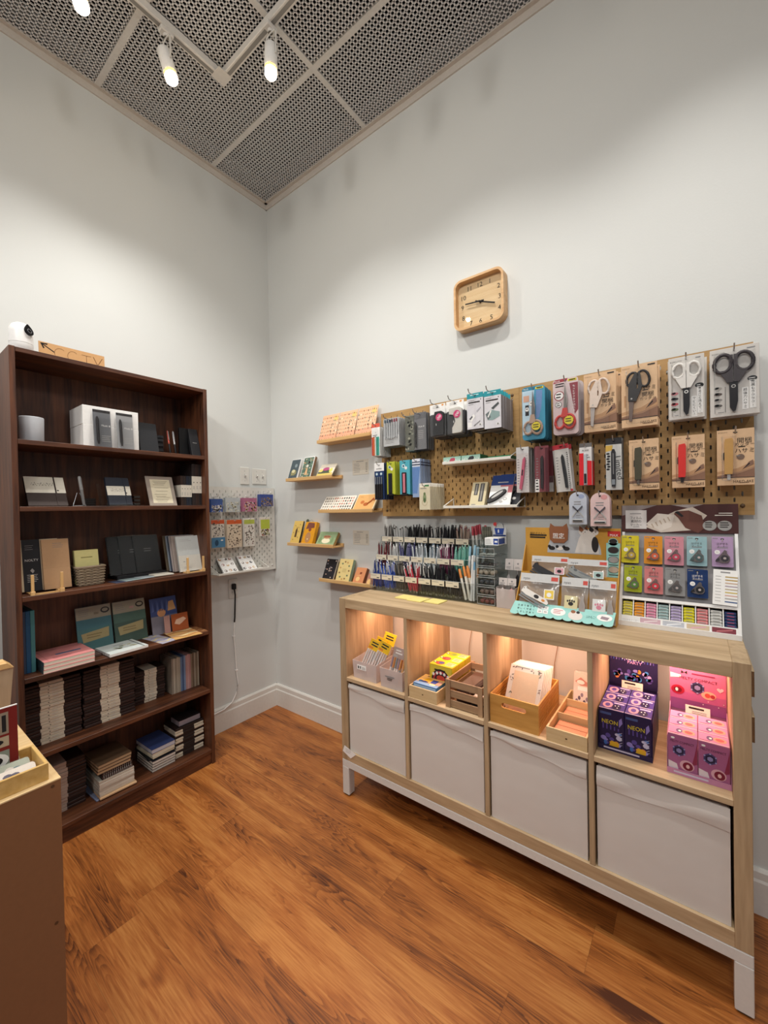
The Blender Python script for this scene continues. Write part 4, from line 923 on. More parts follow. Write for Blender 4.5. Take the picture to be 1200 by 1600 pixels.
def blister(w_, h_, z0, z1, dep, t, x0=None, x1=None, m=CLEAR):
    k = MB(); a, b = (x0, x1) if x0 is not None else (-w_*.36, w_*.36)
    k.box(a, b, -dep, -.001, z0, z1, m, .004); return k.build('blister', t)
def simple_back(c, side=None, r=0, y=.0):
    def f(k, w_, h_, th):
        if r: k.prism(rr_card(w_, h_, r), .0, min(.0012, th*.8), c)
        else: k.box(-w_/2, w_/2, 0, th*.82, 0, h_, c, .0006)
        if side: k.box(-w_/2+.003, w_/2-.003, -.0, th*.6, .004, h_-.03, side)
    return f
def filmback(c, film=FILM):
    def f(k, w_, h_, th):
        k.box(-w_/2, w_/2, .001, th*.55, 0, h_, c, .0008); k.box(-w_/2-.001, w_/2+.001, 0, .0003, -.001, h_, film)
    return f
# --- left board, upper row
def pens1(t, w_, h_, th):
    k = MB(); k.box(-w_/2, w_/2, .001, .004, 0, h_, WHITE, .0006); k.face(-w_/2, h_*.32, w_/2, h_*.6, col('#d8dcdb'), 1, .001)
    k.txt('A', 0, h_*.82, .012, GREYL, 1, .001); k.lines(-w_*.35, w_*.2, h_*.72, 2, .008, .003, DARK, 1, .001); k.lines(-w_*.35, w_*.3, h_*.2, 3, .008, .002, GREY, 1, .001); k.build('card', t)
    for i, h in enumerate(('#d4553f', '#e8743f', '#ecebe6', '#3aa38c', '#4db2a2')):
        k = MB(); k.tube([(-w_*.36+w_*.18*i, -.002, .004), (-w_*.36+w_*.18*i, -.002, h_*.66)], .0036, col(h, .4), 8); k.build('marker', t)
    k = MB(); k.box(-w_/2, w_/2, .001, .003, h_, h_+.02, col('#e0654f', .5), .001); k.build('hang_tab', t)
    k = MB(); k.face(-w_/2, 0, w_/2, h_, FILM, 12, -.002); k.build('sleeve', t)
hang(1.007, 1.062, 1.637, 1.787, .105, 8, .0125, pens1, filmback(col('#d3d2cf')), 'marker_pack', 'clear marker pack with coral hang tab', 'marker pack', 'coral tabbed marker', 'coral tabbed marker packs', hookz=1.797)
def grey2(t, w_, h_, th):
    k = MB(); k.box(-w_/2, w_/2, .001, .003, 0, h_, col('#aeb1b2'), .0006); k.face(-w_/2, 0, w_/2, h_*.38, col('#c6c8c8'), 1, .001); k.lines(-w_*.35, w_*.2, h_*.22, 3, .008, .002, GREY, 2, .001)
    pts = [(w_*.42*math.cos(a), h_*.5+w_*.38*math.sin(a)) for a in [2*PI*i/28 for i in range(28)]]
    for i in range(28): a, b = pts[i], pts[(i+1) % 28]; k.poly([a, b, (b[0]*.93, h_*.5+(b[1]-h_*.5)*.93), (a[0]*.93, h_*.5+(a[1]-h_*.5)*.93)], GREY, 3, .001)
    k.build('card', t)
    for i, h in enumerate(('#3d5566', '#3d4f66', '#4a5570', '#5c3f44', '#a3485a', '#9c3f4a')):
        k = MB(); x = -w_*.36+w_*.145*i; k.tube([(x, -.003, h_*.28), (x, -.003, h_*.84)], .0034, col('#c3c6c8', .35), 8); k.tube([(x, -.003, h_*.84), (x, -.003, h_*.96)], .0036, col(h, .4), 8); k.build('pen', t)
    k = MB(); k.face(-w_/2, 0, w_/2, h_, FILM, 22, -.002); k.build('sleeve', t)
hang(1.071, 1.171, 1.684, 1.826, .085, 6, .0135, grey2, filmback(col('#a9abac')), 'pen_set', 'clear pack of slim pens with coloured caps on grey card', 'pen set', 'slim pen set', 'slim pen sets', ext=.05)
def camo(t, w_, h_, th):
    k = MB(); k.box(-w_/2, w_/2, .001, .012, 0, h_, col('#6b6d63', .5), .003); rr = random.Random(2)
    for i in range(22): k.ell(rr.uniform(-w_*.38, w_*.38), rr.uniform(.01, h_-.03), .007, .006, [col('#8f9183'), col('#3b3d38'), col('#a9a898'), col('#55574d')][i % 4], 1, .001, 9)
    k.ell(0, h_*.72, .007, .007, DARK, 3, .001); k.build('case', t)
    k = MB(); k.box(-w_/2-.002, w_/2+.002, -.001, .014, 0, h_+.003, FILM, .002); k.build('sleeve', t)
hang(1.206, 1.26, 1.645, 1.822, .085, 4, .018, camo, lambda k, w_, h_, th: (k.box(-w_/2, w_/2, 0, th*.7, 0, h_, col('#4d4e49', .4), .003)), 'pencil_case', 'mottled grey green slim case in film', 'pencil case', 'mottled grey green case', 'mottled grey cases', ext=.05)
def multi(t, w_, h_, th):
    k = MB(); k.box(-w_/2, w_/2, .001, .004, 0, h_, col('#7c7d80', .4), .001); k.txt('Multi 8', .006, h_*.62, .012, WHITE, 1, .001, wmax=.038); k.lines(-.012, .024, h_*.5, 5, .009, .002, GREYL, 1, .001); k.face(-w_/2, h_-.03, w_/2, h_, col('#65666a', .4), 1, .001); k.build('card', t)
    k = MB(); k.tube([(-w_*.33, -.005, .012), (-w_*.33, -.005, .12), (-w_*.33, -.005, .135)], [.005, .006, .003], DARK, 8); k.build('pen', t)
    k = MB(); k.box(-w_/2-.002, w_/2+.002, -.013, -.0125, 0, h_+.004, FILM); k.build('sleeve', t)
hang(1.262, 1.33, 1.648, 1.828, .085, 4, .02, multi, lambda k, w_, h_, th: k.box(-w_/2, w_/2, 0, th*.8, 0, h_, col('#57585b', .3), .002), 'pen_pack', 'grey clear pack with white Multi lettering', 'pen pack', 'grey Multi', 'grey Multi packs', ext=.05)
PK = col('#d8447c', .5)
def punch(body, bodyc):
    def f(t, w_, h_, th):
        k = MB(); k.box(-w_/2, w_/2, .0, .003, h_-.03, h_+.018, WHITE, .0008); k.lines(-w_*.3, w_*.25, h_+.008, 2, .007, .0025, GREYL, 1); k.ell(w_*.33, h_+.012, .006, .004, col('#e39a4a'), 1); eurohole(k, h_+.014); k.build('header_card', t)
        k = MB(); k.box(-w_*.5, w_*.5, -.001, .022, .002, h_-.022, col('#4b4c4f', .35), .006); k.build('punch_base', t)
        k = MB(); k.M = Matrix.Translation((0, -.012, .004)); k.prism([(x*w_, z*h_) for x, z in (body)], 0, .016, bodyc); k.build('punch_handle', t)
        k = MB(); k.ell(w_*.18, h_*.66, .017, .017, PK, 2, -.0135); k.ell(w_*.24, h_*.69, .007, .007, col('#eac2ce', .5), 3, -.0135); k.lines(w_*.08, w_*.28, h_*.64, 2, .007, .003, WHITE, 4, -.0135); k.ell(0, h_*.42, .0015, .006, WHITE, 2, -.0135, 8); k.build('round_sticker', t)
        k = MB(); k.box(-w_/2-.002, w_/2+.002, -.016, -.0155, -.003, h_-.012, FILM); k.build('sleeve', t)
    return f
fb = lambda k, w_, h_, th: (k.box(-w_*.5, w_*.5, .001, th*.9, .0, h_-.02, col('#3d3e41', .3), .006), k.box(-w_/2, w_/2, .004, .007, h_-.03, h_+.016, WHITE))
hang(1.37, 1.452, 1.69, 1.824, .115, 3, .034, punch([(-.2, .02), (.42, .02), (.45, .1), (.45, .78), (.3, .84), (-.1, .84), (-.22, .6), (-.2, .35), (-.24, .2)], col('#2b2c2f', .4)), fb, 'hole_punch', 'black hole punch with pink sticker', 'hole punch', 'black hole punch', 'black hole punches', hookz=1.836, ext=.05)
hang(1.457, 1.545, 1.69, 1.826, .115, 3, .034, punch([(-.1, .02), (.38, .02), (.44, .08), (.44, .8), (.3, .86), (.1, .86), (-.28, .84), (-.28, .66), (.0, .62), (.08, .4), (-.02, .28), (-.1, .2)], col('#d7d5cd', .4)), fb, 'hole_punch', 'white hole punch with pink sticker', 'hole punch', 'white hole punch', 'white hole punches', hookz=1.838, ext=.05)
TEAL = col('#2b95a0', .5); BXW = col('#d9d8dd', .5)
def stapler_box(art):
    def f(t, w_, h_, th):
        k = MB(); k.box(-w_/2, w_/2, 0, .024, 0, h_-.02, BXW, .0008); k.box(-w_/2+.0005, w_/2+.0003, .0005, .0245, .0, h_-.021, col('#8f8a8d', .6))
        k.txt('ORIGINAL', -w_*.4, h_*.78, .006, INK, 1, al='L', wmax=.022) if False else k.lines(-w_*.4, w_*.05, h_*.8, 1, .008, .0025, GREY, 1)
        k.lines(-w_*.4, w_*.35, h_*.735, 1, .008, .0055, INK, 1, ragged=.1); k.lines(-w_*.4, w_*.0, h_*.69, 1, .008, .002, GREY, 1); k.face(w_*.33, h_*.8, w_*.38, h_*.83, INK, 1)
        art(k, w_, h_); k.face(w_*.22, h_*.08, w_*.4, h_*.14, WHITE, 2); k.face(w_*.26, h_*.09, w_*.36, h_*.13, GREY, 3); k.build('carton', t)
        k = MB(); k.box(-w_/2, w_/2, .0, .002, h_-.0205, h_+.002, TEAL, .0005); k.lines(-w_*.3, w_*.25, h_-.008, 1, .01, .004, col('#bfe3e4'), 1, ragged=.05); eurohole(k, h_+.002); k.build('header_tab', t)
    return f
def art1(k, w_, h_):
    k.poly([(-w_*.38, h_*.28), (-w_*.1, h_*.42), (w_*.02, h_*.36), (-w_*.22, h_*.2)], WHITE, 2); k.poly([(-w_*.36, h_*.3), (-w_*.18, h_*.38), (-w_*.14, h_*.34), (-w_*.3, h_*.26)], col('#5a5a60'), 3); k.poly([(w_*.08, h_*.5), (w_*.35, h_*.6), (w_*.37, h_*.57), (w_*.12, h_*.46)], col('#b0aeb6'), 2); k.face(-w_*.45, h_*.06, -w_*.2, h_*.2, WHITE, 1); k.poly([(-w_*.1, h_*.1), (w_*.3, h_*.22), (w_*.32, h_*.2), (-w_*.06, h_*.07)], GREY, 2)
def art2(k, w_, h_):
    k.poly([(-w_*.38, h_*.4), (-w_*.1, h_*.5), (w_*.42, h_*.42), (w_*.42, h_*.3), (-.0, h_*.22), (-w_*.3, h_*.24)], col('#8fa7a6'), 2); k.poly([(-w_*.42, h_*.4), (-w_*.22, h_*.46), (-w_*.1, h_*.3), (-w_*.28, h_*.24)], col('#6a7476'), 3); k.poly([(-w_*.08, h_*.54), (w_*.34, h_*.68), (w_*.4, h_*.63), (w_*.04, h_*.5)], col('#4c5254'), 3); k.poly([(-w_*.3, h_*.32), (-w_*.1, h_*.5), (-w_*.06, h_*.47), (-w_*.24, h_*.3)], WHITE, 4)
bb = lambda k, w_, h_, th: (k.box(-w_/2, w_/2, 0, th*.97, 0, h_-.02, BXW, .0006), k.box(-w_/2+.0005, w_/2+.0003, .0005, th*.96, 0, h_-.021, col('#8f8a8d', .6)), k.box(-w_/2, w_/2, 0, .002, h_-.02, h_+.002, TEAL))
hang(1.572, 1.647, 1.699, 1.851, .14, 5, .0275, stapler_box(art1), bb, 'stapler_box', 'white carton with teal header and pale stapler picture', 'stapler box', 'teal headed white stapler carton', 'left teal headed cartons', ext=.05)
hang(1.651, 1.725, 1.691, 1.848, .14, 5, .0275, stapler_box(art2), bb, 'stapler_box', 'white carton with teal header and green grey stapler picture', 'stapler box', 'teal headed green stapler carton', 'right teal headed cartons', ext=.05)
# --- left board, lower row
def navyp(t, w_, h_, th):
    k = MB(); k.box(-w_/2, w_/2, .001, .003, 0, h_, col('#253a63', .5), .0006); k.face(-w_/2, h_*.78, w_/2, h_, WHITE, 1, .001); k.lines(-w_*.3, w_*.3, h_*.83, 1, .008, .004, GREY, 2, .001, .1); eurohole(k, h_, .001)
    for x in (-w_*.25, w_*.2): k.ell(x, h_*.7, .0075, .0075, col('#9fc3d6'), 2, .001); k.ell(x, h_*.7, .004, .004, WHITE, 3, .001)
    k.build('card', t)
    for i in range(4):
        k = MB(); x = -w_*.3+w_*.2*i; k.tube([(x, -.004, .006), (x, -.004, h_*.42)], .0055, DARK, 8); k.tube([(x, -.004, h_*.42), (x, -.004, h_*.62)], .003, CHROME, 8); k.build('pen', t)
    k = MB(); k.face(-w_/2, 0, w_/2, h_*.78, FILM, 34, -.002); k.build('sleeve', t)
hang(1.027, 1.09, 1.41, 1.599, .112, 5, .018, navyp, filmback(col('#2c3a55')), 'pen_set', 'navy card with four black pens', 'pen set', 'navy carded pen', 'navy carded pens')
def slim(c, c2, bodyc):
    def f(t, w_, h_, th):
        k = MB(); k.box(-w_/2, w_/2, .0, .012, 0.006, h_, col(c, .5), .0008); k.ell(-w_*.12, h_*.84, .010, .010, col(c2), 1); k.ell(-w_*.12, h_*.84, .006, .006, col('#3d6f8a'), 2); k.ell(w_*.12, h_*.78, .008, .008, WHITE, 1); eurohole(k, h_); k.build('card', t)
        k = MB(); k.box(-w_*.28, w_*.18, -.006, .0, h_*.05, h_*.66, DARK, .003); k.build('scissor_cap', t)
        k = MB(); k.box(-w_*.12, w_*.1, -.0085, -.006, h_*.08, h_*.62, col(bodyc, .4), .001); k.build('slim_scissors', t)
        k = MB(); k.tube([(-w_*.3, -.003, .004), (w_*.3, -.003, .004)], .005, BLACK, 8); k.build('end_cap', t)
    return f
hang(1.095, 1.147, 1.429, 1.602, .095, 5, .019, slim('#b6bd3c', '#e3e6b0', '#23262a'), lambda k, w_, h_, th: (k.box(-w_/2, w_/2, 0, .006, .004, h_, col('#a8af35', .5)), k.box(-w_*.3, w_*.2, .006, th*.9, .0, h_*.6, DARK, .002)), 'slim_scissors', 'lime green card with black slim scissors', 'scissors', 'lime carded scissors', 'lime green carded scissors')
hang(1.177, 1.238, 1.426, 1.602, .095, 5, .019, slim('#55aebf', '#d6eef0', '#cf7d8a'), lambda k, w_, h_, th: (k.box(-w_/2, w_/2, 0, .006, .004, h_, col('#4ba2b3', .5)), k.box(-w_*.3, w_*.2, .006, th*.9, .0, h_*.6, DARK, .002)), 'slim_scissors', 'light blue card with pink slim scissors', 'scissors', 'light blue carded scissors', 'light blue carded scissors')
def striped(t, w_, h_, th):
    k = MB(); k.box(-w_/2, w_/2, .0, .007, 0, h_, col('#9db4d8', .5), .0006); k.face(-w_/2, h_*.8, w_/2, h_, col('#dfe3ee'), 1); k.face(-w_/2, h_*.83, w_/2, h_*.86, col('#2c3550'), 2); k.face(-w_/2, h_*.9, w_/2, h_*.925, col('#2c3550'), 2); k.poly([(-w_*.5, h_*.1), (w_*.1, h_*.1), (w_*.5, h_*.78), (-w_*.5, h_*.78)], col('#6a90c8'), 1); eurohole(k, h_); k.build('card', t)
    k = MB(); k.face(-w_/2, 0, w_/2, h_*.8, FILM, 8); k.build('sleeve', t)
hang(1.259, 1.304, 1.415, 1.602, .105, 9, .0115, striped, lambda k, w_, h_, th: (k.box(-w_/2, w_/2, 0, th*.75, 0, h_, col('#8fa0bd', .5), .0006), k.box(-w_/2-.0003, w_/2+.0003, -.0003, th*.76, h_*.83, h_*.86, col('#2c3550')), k.box(-w_/2-.0003, w_/2+.0003, -.0003, th*.76, h_*.9, h_*.925, col('#2c3550'))), 'refill_pack', 'pale blue card with two navy stripes', 'refill pack', 'blue striped', 'blue striped packs')
def creamp(t, w_, h_, th):
    k = MB(); k.box(-w_/2, w_/2, .0, .009, 0, h_-.012, col('#d9d0b4', .65), .0006); k.ell(0, h_*.45, w_*.16, h_*.18, col('#8d9a72'), 1); k.ell(0, h_*.38, w_*.1, h_*.09, col('#5f7550'), 2); k.ell(0, h_*.62, w_*.1, h_*.06, col('#6f7f55'), 2)
    pts = [(w_*.24*math.cos(a), h_*.28+w_*.24*math.sin(a)) for a in [2*PI*i/16 for i in range(16)]]; 
    for i in range(16): a, b = pts[i], pts[(i+1) % 16]; k.poly([a, b, (b[0]*.9, h_*.28+(b[1]-h_*.28)*.9), (a[0]*.9, h_*.28+(a[1]-h_*.28)*.9)], col('#b09a72'), 2)
    k.lines(-w_*.38, w_*.2, h_*.82, 1, .008, .003, GREY, 1); k.build('pad', t)
    k = MB(); k.box(-w_/2, w_/2, .002, .004, h_-.012, h_+.004, OFFW); k.face(.0, h_-.012, w_*.4, h_-.004, col('#3f7a4c'), 1, .002); k.build('header_tab', t)
hang(1.319, 1.378, 1.354, 1.475, .14, 11, .0128, creamp, lambda k, w_, h_, th: (k.box(-w_/2, w_/2, 0, th*.7, 0, h_-.012, col('#cfc6ab', .65), .0006), k.box(-w_/2, w_/2, .002, .004, h_-.012, h_+.004, OFFW)), 'memo_pad', 'cream memo pad with green plant picture', 'memo pad', 'cream memo pad', 'cream memo pads')
# --- wire shelves on the left brown board
def wire_shelf(x0, x1, z, dep, y0, label, rot=0, loc=None):
    wd = x1-x0
    t = thing('wire_shelf', label, 'shelf', loc or ((x0+x1)/2, y0, z), (0, 0, rot))
    W_ = col('#e4e1d8', .4)
    k = MB(); k.box(-wd/2, wd/2, -dep, 0, 0, .0025, W_); k.box(-wd/2, wd/2, -dep-.002, -dep+.001, 0, .012, W_, .001); k.build('tray_plate', t)
    for s in (-wd/2+.002, wd/2-.002):
        k = MB(); k.tube([(s, 0, .045), (s, -dep, .01)], .0025, W_, 6); k.tube([(s, 0, .0), (s, 0, .048)], .0025, W_, 6); k.build('side_bracket', t)
wire_shelf(1.424, 1.748, 1.562, .1, PY, 'upper white shelf holding long green boxes on the left brown pegboard')
wire_shelf(1.424, 1.772, 1.3585, .1, PY, 'lower white shelf with leaning packs on the left brown pegboard')
GRN = col('#2f7d55', .5); MINT = col('#a9d3c2', .5)
for j, x in enumerate((1.471, 1.564)):
    k = MB(); k.box(-.0455, .0455, 0, .085, 0, .031, GRN, .0006); k.face(-.045, .001, .045, .030, MINT, 1)
    k.txt('HD', -.043, .012, .024, WHITE, 3, al='L', wmax=.028); k.txt('NX', .043, .012, .024, WHITE, 3, al='R', wmax=.027)
    k.poly([(-.016, .008), (.004, .006), (.018, .016), (.012, .026), (-.006, .024)], col('#c2566a' if j == 0 else '#3d4044', .5), 2)
    k.M = Matrix.Translation((0, 0, .0312)) @ Matrix.Rotation(-PI/2, 4, 'X'); k.face(-.045, 0, .045, .084, col('#b5d6c9', .5), 0)
    solo('stapler_carton', k, f'long green HD carton on the upper white shelf, {"left with red" if j == 0 else "right with black"} picture', 'carton', (x, PY-.094, 1.5648), (0, 0, 0), 'green HD cartons')
k = MB(); k.box(-.05, .05, 0, .08, 0, .015, GRN, .0006); k.face(-.046, .003, .046, .013, col('#3f9a6c'), 1); k.lines(-.04, .03, .006, 1, .01, .003, MINT, 2)
solo('staple_carton', k, 'flat plain green carton at the right end of the upper white shelf', 'carton', (1.694, PY-.094, 1.5648))
t = thing('pen_case_box', 'cream box with two dark windows leaning on the lower white shelf', 'box', (1.585, PY-.092, 1.3612), (-.42, 0, 0))
k = MB(); k.box(-.036, .036, 0, .024, 0, .125, col('#d8cba6', .6), .001); k.lines(-.026, -.004, .012, 1, .01, .004, GREY, 1); k.build('box_body', t)
for x0, x1, z0, z1 in ((-.022, -.004, .06, .118), (.004, .024, .028, .118)):
    k = MB(); k.face(x0, z0, x1, z1, col('#4d4a46', .3), 1); k.face((x0+x1)/2-.003, z0+.004, (x0+x1)/2+.003, z1-.004, col('#8f8c86', .3), 2); k.build('window', t)
NV = col('#26407d', .5)
def navytop(x, y, lean, rz, lab, dk=False):
    t = thing('hole_punch_pack', lab, 'stationery pack', (x, y, 1.3612), (-lean, 0, rz), 'navy topped packs')
    k = MB(); k.box(-.05, .05, 0, .006, 0, .16, WHITE if not dk else col('#2b2c33'), .0008); k.face(-.05, .108, .05, .16, NV, 1); k.lines(-.02, .03, .12, 1, .01, .005, GREYL, 2, ragged=.1); k.face(-.005, .1, .05, .108, col('#c9767c'), 1); k.face(.03, .07, .05, .1, col('#c9767c'), 1)
    k.ell(.024, .04, .009, .007, GREYL, 2); k.ell(.024, .04, .006, .004, WHITE, 3); k.ell(.008, .026, .008, .006, GREYL, 2); k.build('card', t)
    k = MB(); k.M = Matrix.Translation((-.012, -.006, .05)) @ Matrix.Rotation(math.radians(-38), 4, 'Y'); k.prism([(x_*.048, z_*.014) for x_, z_ in [(math.cos(a), math.sin(a)) for a in [2*PI*i/20 for i in range(20)]]], -.006, .006, DARK); k.prism([(x_*.03+.006, z_*.006+.002) for x_, z_ in [(math.cos(a), math.sin(a)) for a in [2*PI*i/16 for i in range(16)]]], -.0065, -.006, GREYL); k.build('gadget', t)
navytop(1.686, PY-.094, .5, 0, 'navy topped white pack with black tool, front on the lower white shelf')
navytop(1.718, PY-.07, .45, 0, 'navy topped dark pack behind the white one on the lower shelf', True)

# ------------------------------------------------------------------ right board: scissors and cutters
def ring(k, cx, cz, rx, rz, r, m, rot=0, y=-.008, n=22, flat=1.0):
    pts = []
    for i in range(n):
        a = 2*PI*i/n; x, z = rx*math.cos(a), rz*math.sin(a); c, s = math.cos(rot), math.sin(rot); pts.append((cx+x*c-z*s, y, cz+x*s+z*c))
    k.tube(pts, r, m, 8, True)
BLD = col('#9b9691', .3, .6)
YL = col('#e0cf3e', .5)
def plus(c_edge, c_card, hand, red):
    def f(t, w_, h_, th):
        k = MB(); k.prism(rr_card(w_, h_, .012), 0, .003, c_card); k.poly([(-w_/2+.001, h_*.93), (w_*.05, h_*.95), (w_*.1, h_-.001), (-w_/2+.008, h_-.001)], col('#9c3a44' if red else '#2f7f9c'), 1); k.txt('PLUS', -w_*.42, h_*.962, .009, WHITE, 2, al='L')
        k.face(w_*.1, h_*.935, w_*.44, h_*.975, YL, 2); k.lines(w_*.15, w_*.4, h_*.948, 1, .01, .004, INK, 3, ragged=.1)
        if red:
            k.poly([(w_*.16, h_*.9), (w_*.49, h_*.9), (w_*.49, h_*.42), (w_*.36, h_*.34)], col('#8a3f47'), 1); k.txt('もっとサクサク切れる', w_*.33, h_*.84, .0095, WHITE, 2, vert=True)
            for cx, cz, r_ in ((-w_*.25, h_*.7, .0185), (-w_*.28, h_*.545, .012)):
                k.ell(cx, cz, r_, r_, col('#9c3a44' if cz > h_*.6 else '#4a4a4d'), 2); k.ell(cx, cz, r_*.84, r_*.84, WHITE, 3); k.lines(cx-r_*.6, cx+r_*.6, cz+r_*.2, 2, r_*.6, r_*.25, INK, 4)
            k.lines(-w_*.4, w_*.0, h_*.9, 2, .009, .004, INK, 2)
        else:
            k.poly([(-w_/2+.001, h_*.1), (-w_/2+.001, h_*.93), (w_*.05, h_*.93), (-w_*.1, h_*.1)], col('#b9d3e2'), 1); k.poly([(w_*.12, h_*.92), (w_*.4, h_*.9), (w_*.35, h_*.6), (w_*.24, h_*.4), (w_*.1, h_*.38)], col('#6f8fbf'), 1)
            k.face(-w_*.44, h_*.72, -w_*.18, h_*.84, col('#d2a48c'), 2); k.face(-w_*.36, h_*.46, -w_*.2, h_*.66, DARK, 2)
            for cx, cz, r_ in ((-w_*.08, h_*.68, .011), (-w_*.28, h_*.58, .009)): k.ell(cx, cz, r_, r_, GREYL, 3); k.ell(cx, cz, r_*.8, r_*.8, WHITE, 4); k.lines(cx-r_*.5, cx+r_*.5, cz, 1, .01, .003, INK, 5)
        k.build('card', t)
        k = MB(); k.prism([(-w_*.06, h_*.42), (w_*.08, h_*.42), (w_*.1, h_*.62), (w_*.0, h_*.9), (-w_*.05, h_*.62)], -.010, -.006, BLD); k.prism([(-w_*.04, h_*.42), (w_*.1, h_*.42), (w_*.04, h_*.7), (w_*.0, h_*.88)], -.0135, -.010, col('#77726d', .3, .6)); k.build('blades', t)
        k = MB(); hm = col(hand, .4); ring(k, -w_*.2, h_*.22, .017, .024, .0052, hm, -.15); ring(k, w_*.16, h_*.22, .019, .026, .0052, hm, .15); k.prism([(-w_*.16, h_*.3), (w_*.0, h_*.3), (w_*.12, h_*.31), (w_*.09, h_*.46), (-w_*.08, h_*.46)], -.015, -.005, hm); k.build('handles', t)
        k = MB(); pts = [(w_*.16+.017*(1 if i % 2 else .92)*math.cos(2*PI*i/24), h_*.235+.017*(1 if i % 2 else .92)*math.sin(2*PI*i/24)) for i in range(24)]; k.poly(pts, YL, 1, -.0165); k.lines(w_*.03, w_*.28, h_*.25, 2, .009, .004, col('#5c5520'), 2, -.0165); k.build('round_sticker', t)
        k = MB(); k.prism(rr_card(w_*.94, h_*.88, .02), -.0185, -.018, CLEAR); k.build('blister', t)
    return f
hang(1.807, 1.896, 1.627, 1.838, .125, 5, .022, plus(0, col('#4596b4', .5), '#b59a86', False), lambda k, w_, h_, th: (k.prism(rr_card(w_, h_, .012), 0, .003, col('#2b6a80', .5)), k.prism(rr_card(w_*.8, h_*.7, .012), .003, th*.9, col('#3a4a52', .3))), 'scissors_pack', 'blue carded scissors with beige handles', 'scissors', 'blue carded scissors', 'blue carded scissors')
hang(1.921, 2.012, 1.636, 1.851, .105, 4, .022, plus(0, col('#d5c2c2', .5), '#c8463f', True), lambda k, w_, h_, th: (k.prism(rr_card(w_, h_, .018), 0, .003, col('#bdb2b3', .4)), k.prism(rr_card(w_*.8, h_*.7, .012), .003, th*.9, col('#7a7475', .3))), 'scissors_pack', 'pink carded scissors with red handles', 'scissors', 'pink carded scissors', 'pink carded scissors', jx=.006)
HK = col('#dcb993', .65); HKD = col('#8c6a56', .65); HKL = col('#e0c3a0', .6)
def hako_bg(k, w_, h_, knife):
    k.poly([(-w_/2, h_*.135), (w_/2, h_*.135), (w_/2, h_*.30), (w_*.1, h_*.24), (-w_/2, h_*.18)], HKD, 1); k.poly([(-w_/2, h_*.18), (w_*.1, h_*.24), (w_/2, h_*.32), (w_/2, h_*.29), (w_*.1, h_*.21), (-w_/2, h_*.165)], col('#a98468', .65), 2)
    k.poly([(-w_*.5, h_*.25), (w_*.05, h_*.3), (w_*.5, h_*.42), (w_*.5, h_*.3), (w_*.1, h_*.235), (-w_*.5, h_*.2)], col('#bf9670', .65), 1)
    k.face(-w_/2, h_*.132, w_/2, h_*.142, DARK, 3); k.txt('HAKO-AKE', w_*.47, h_*.065, .0125, col('#4a3527'), 2, al='R', wmax=.048); k.lines(w_*.1, w_*.44, h_*.035, 1, .01, .002, col('#7a5f49'), 2)
    k.poly([(w_*.2, h_*.29), (w_*.36, h_*.41), (w_*.46, h_*.44), (w_*.48, h_*.36), (w_*.38, h_*.33)], col('#8a6a58', .65), 3); k.poly([(w_*.16, h_*.26), (w_*.36, h_*.39), (w_*.38, h_*.37)], DARK, 4)
    k.txt('KOKUYO', -w_*.46, h_*.955, .0055, col('#8c7257'), 2, al='L')
def hako_sc(hand, blade):
    def f(t, w_, h_, th):
        k = MB(); k.box(-w_/2, w_/2, 0, .004, 0, h_, HK, .0006); hako_bg(k, w_, h_, False)
        k.txt('ハサミ', w_*.24, h_*.6, .0165, INK, 3); k.txt('開梱', w_*.24, h_*.50, .0185, INK, 3, wmax=.036); k.txt('カッター', w_*.24, h_*.435, .0125, INK, 3); k.face(w_*.24, h_*.955, w_*.44, h_*.975, DARK, 3); k.lines(w_*.1, w_*.3, h_*.565, 1, .01, .003, INK, 3); k.face(-w_*.42, h_*.33, -w_*.36, h_*.52, col('#b98f68'), 2); k.build('card', t)
        hm = col(hand, .4); bm = col(blade, .35, .3); k = MB()
        ring(k, -w_*.18, h_*.76, .0165, .024, .0042, hm, -.22); ring(k, w_*.13, h_*.75, .0175, .0285, .0042, hm, .2)
        k.prism([(-w_*.3, h_*.42), (-w_*.08, h_*.4), (w_*.1, h_*.63), (w_*.04, h_*.86), (-w_*.0, h_*.86), (-w_*.02, h_*.6), (-w_*.06, h_*.6), (-w_*.05, h_*.86), (-w_*.1, h_*.86), (-w_*.29, h_*.68)], -.012, -.004, hm); k.ell(-w_*.2, h_*.45, .003, .003, GREYL, 1, -.012, 10); k.build('handles', t)
        k = MB(); k.prism([(-w_*.28, h_*.1), (-w_*.2, h_*.085), (-w_*.14, h_*.41), (-w_*.28, h_*.42)], -.008, -.004, bm); k.build('blades', t)
        blister(w_, h_, h_*.05, h_*.93, .016, t, -w_*.36, w_*.3)
    return f
hkb = lambda k, w_, h_, th: (k.box(-w_/2, w_/2, 0, .004, 0, h_, HK, .0006), k.face(-w_/2, h_*.132, w_/2, h_*.142, DARK, 1), k.face(w_*.24, h_*.955, w_*.44, h_*.975, DARK, 1), k.poly([(-w_/2, h_*.142), (w_/2, h_*.142), (w_/2, h_*.3), (-w_/2, h_*.2)], HKD, 1), k.box(-w_*.36, w_*.3, .004, th*.95, h_*.05, h_*.9, col('#b59a80', .3), .003))
hang(2.026, 2.134, 1.637, 1.855, .078, 3, .026, hako_sc('#e3d2c4', '#a9a19c'), hkb, 'scissors_pack', 'kraft card with beige white scissors', 'scissors', 'kraft carded white scissors', 'kraft carded white scissors', jx=.014)
hang(2.150, 2.259, 1.638, 1.858, .078, 3, .026, hako_sc('#33302f', '#6f5f58'), hkb, 'scissors_pack', 'kraft card with black scissors', 'scissors', 'kraft carded black scissors', 'kraft carded black scissors', jx=.016)
GC = col('#cfcbc5', .55)
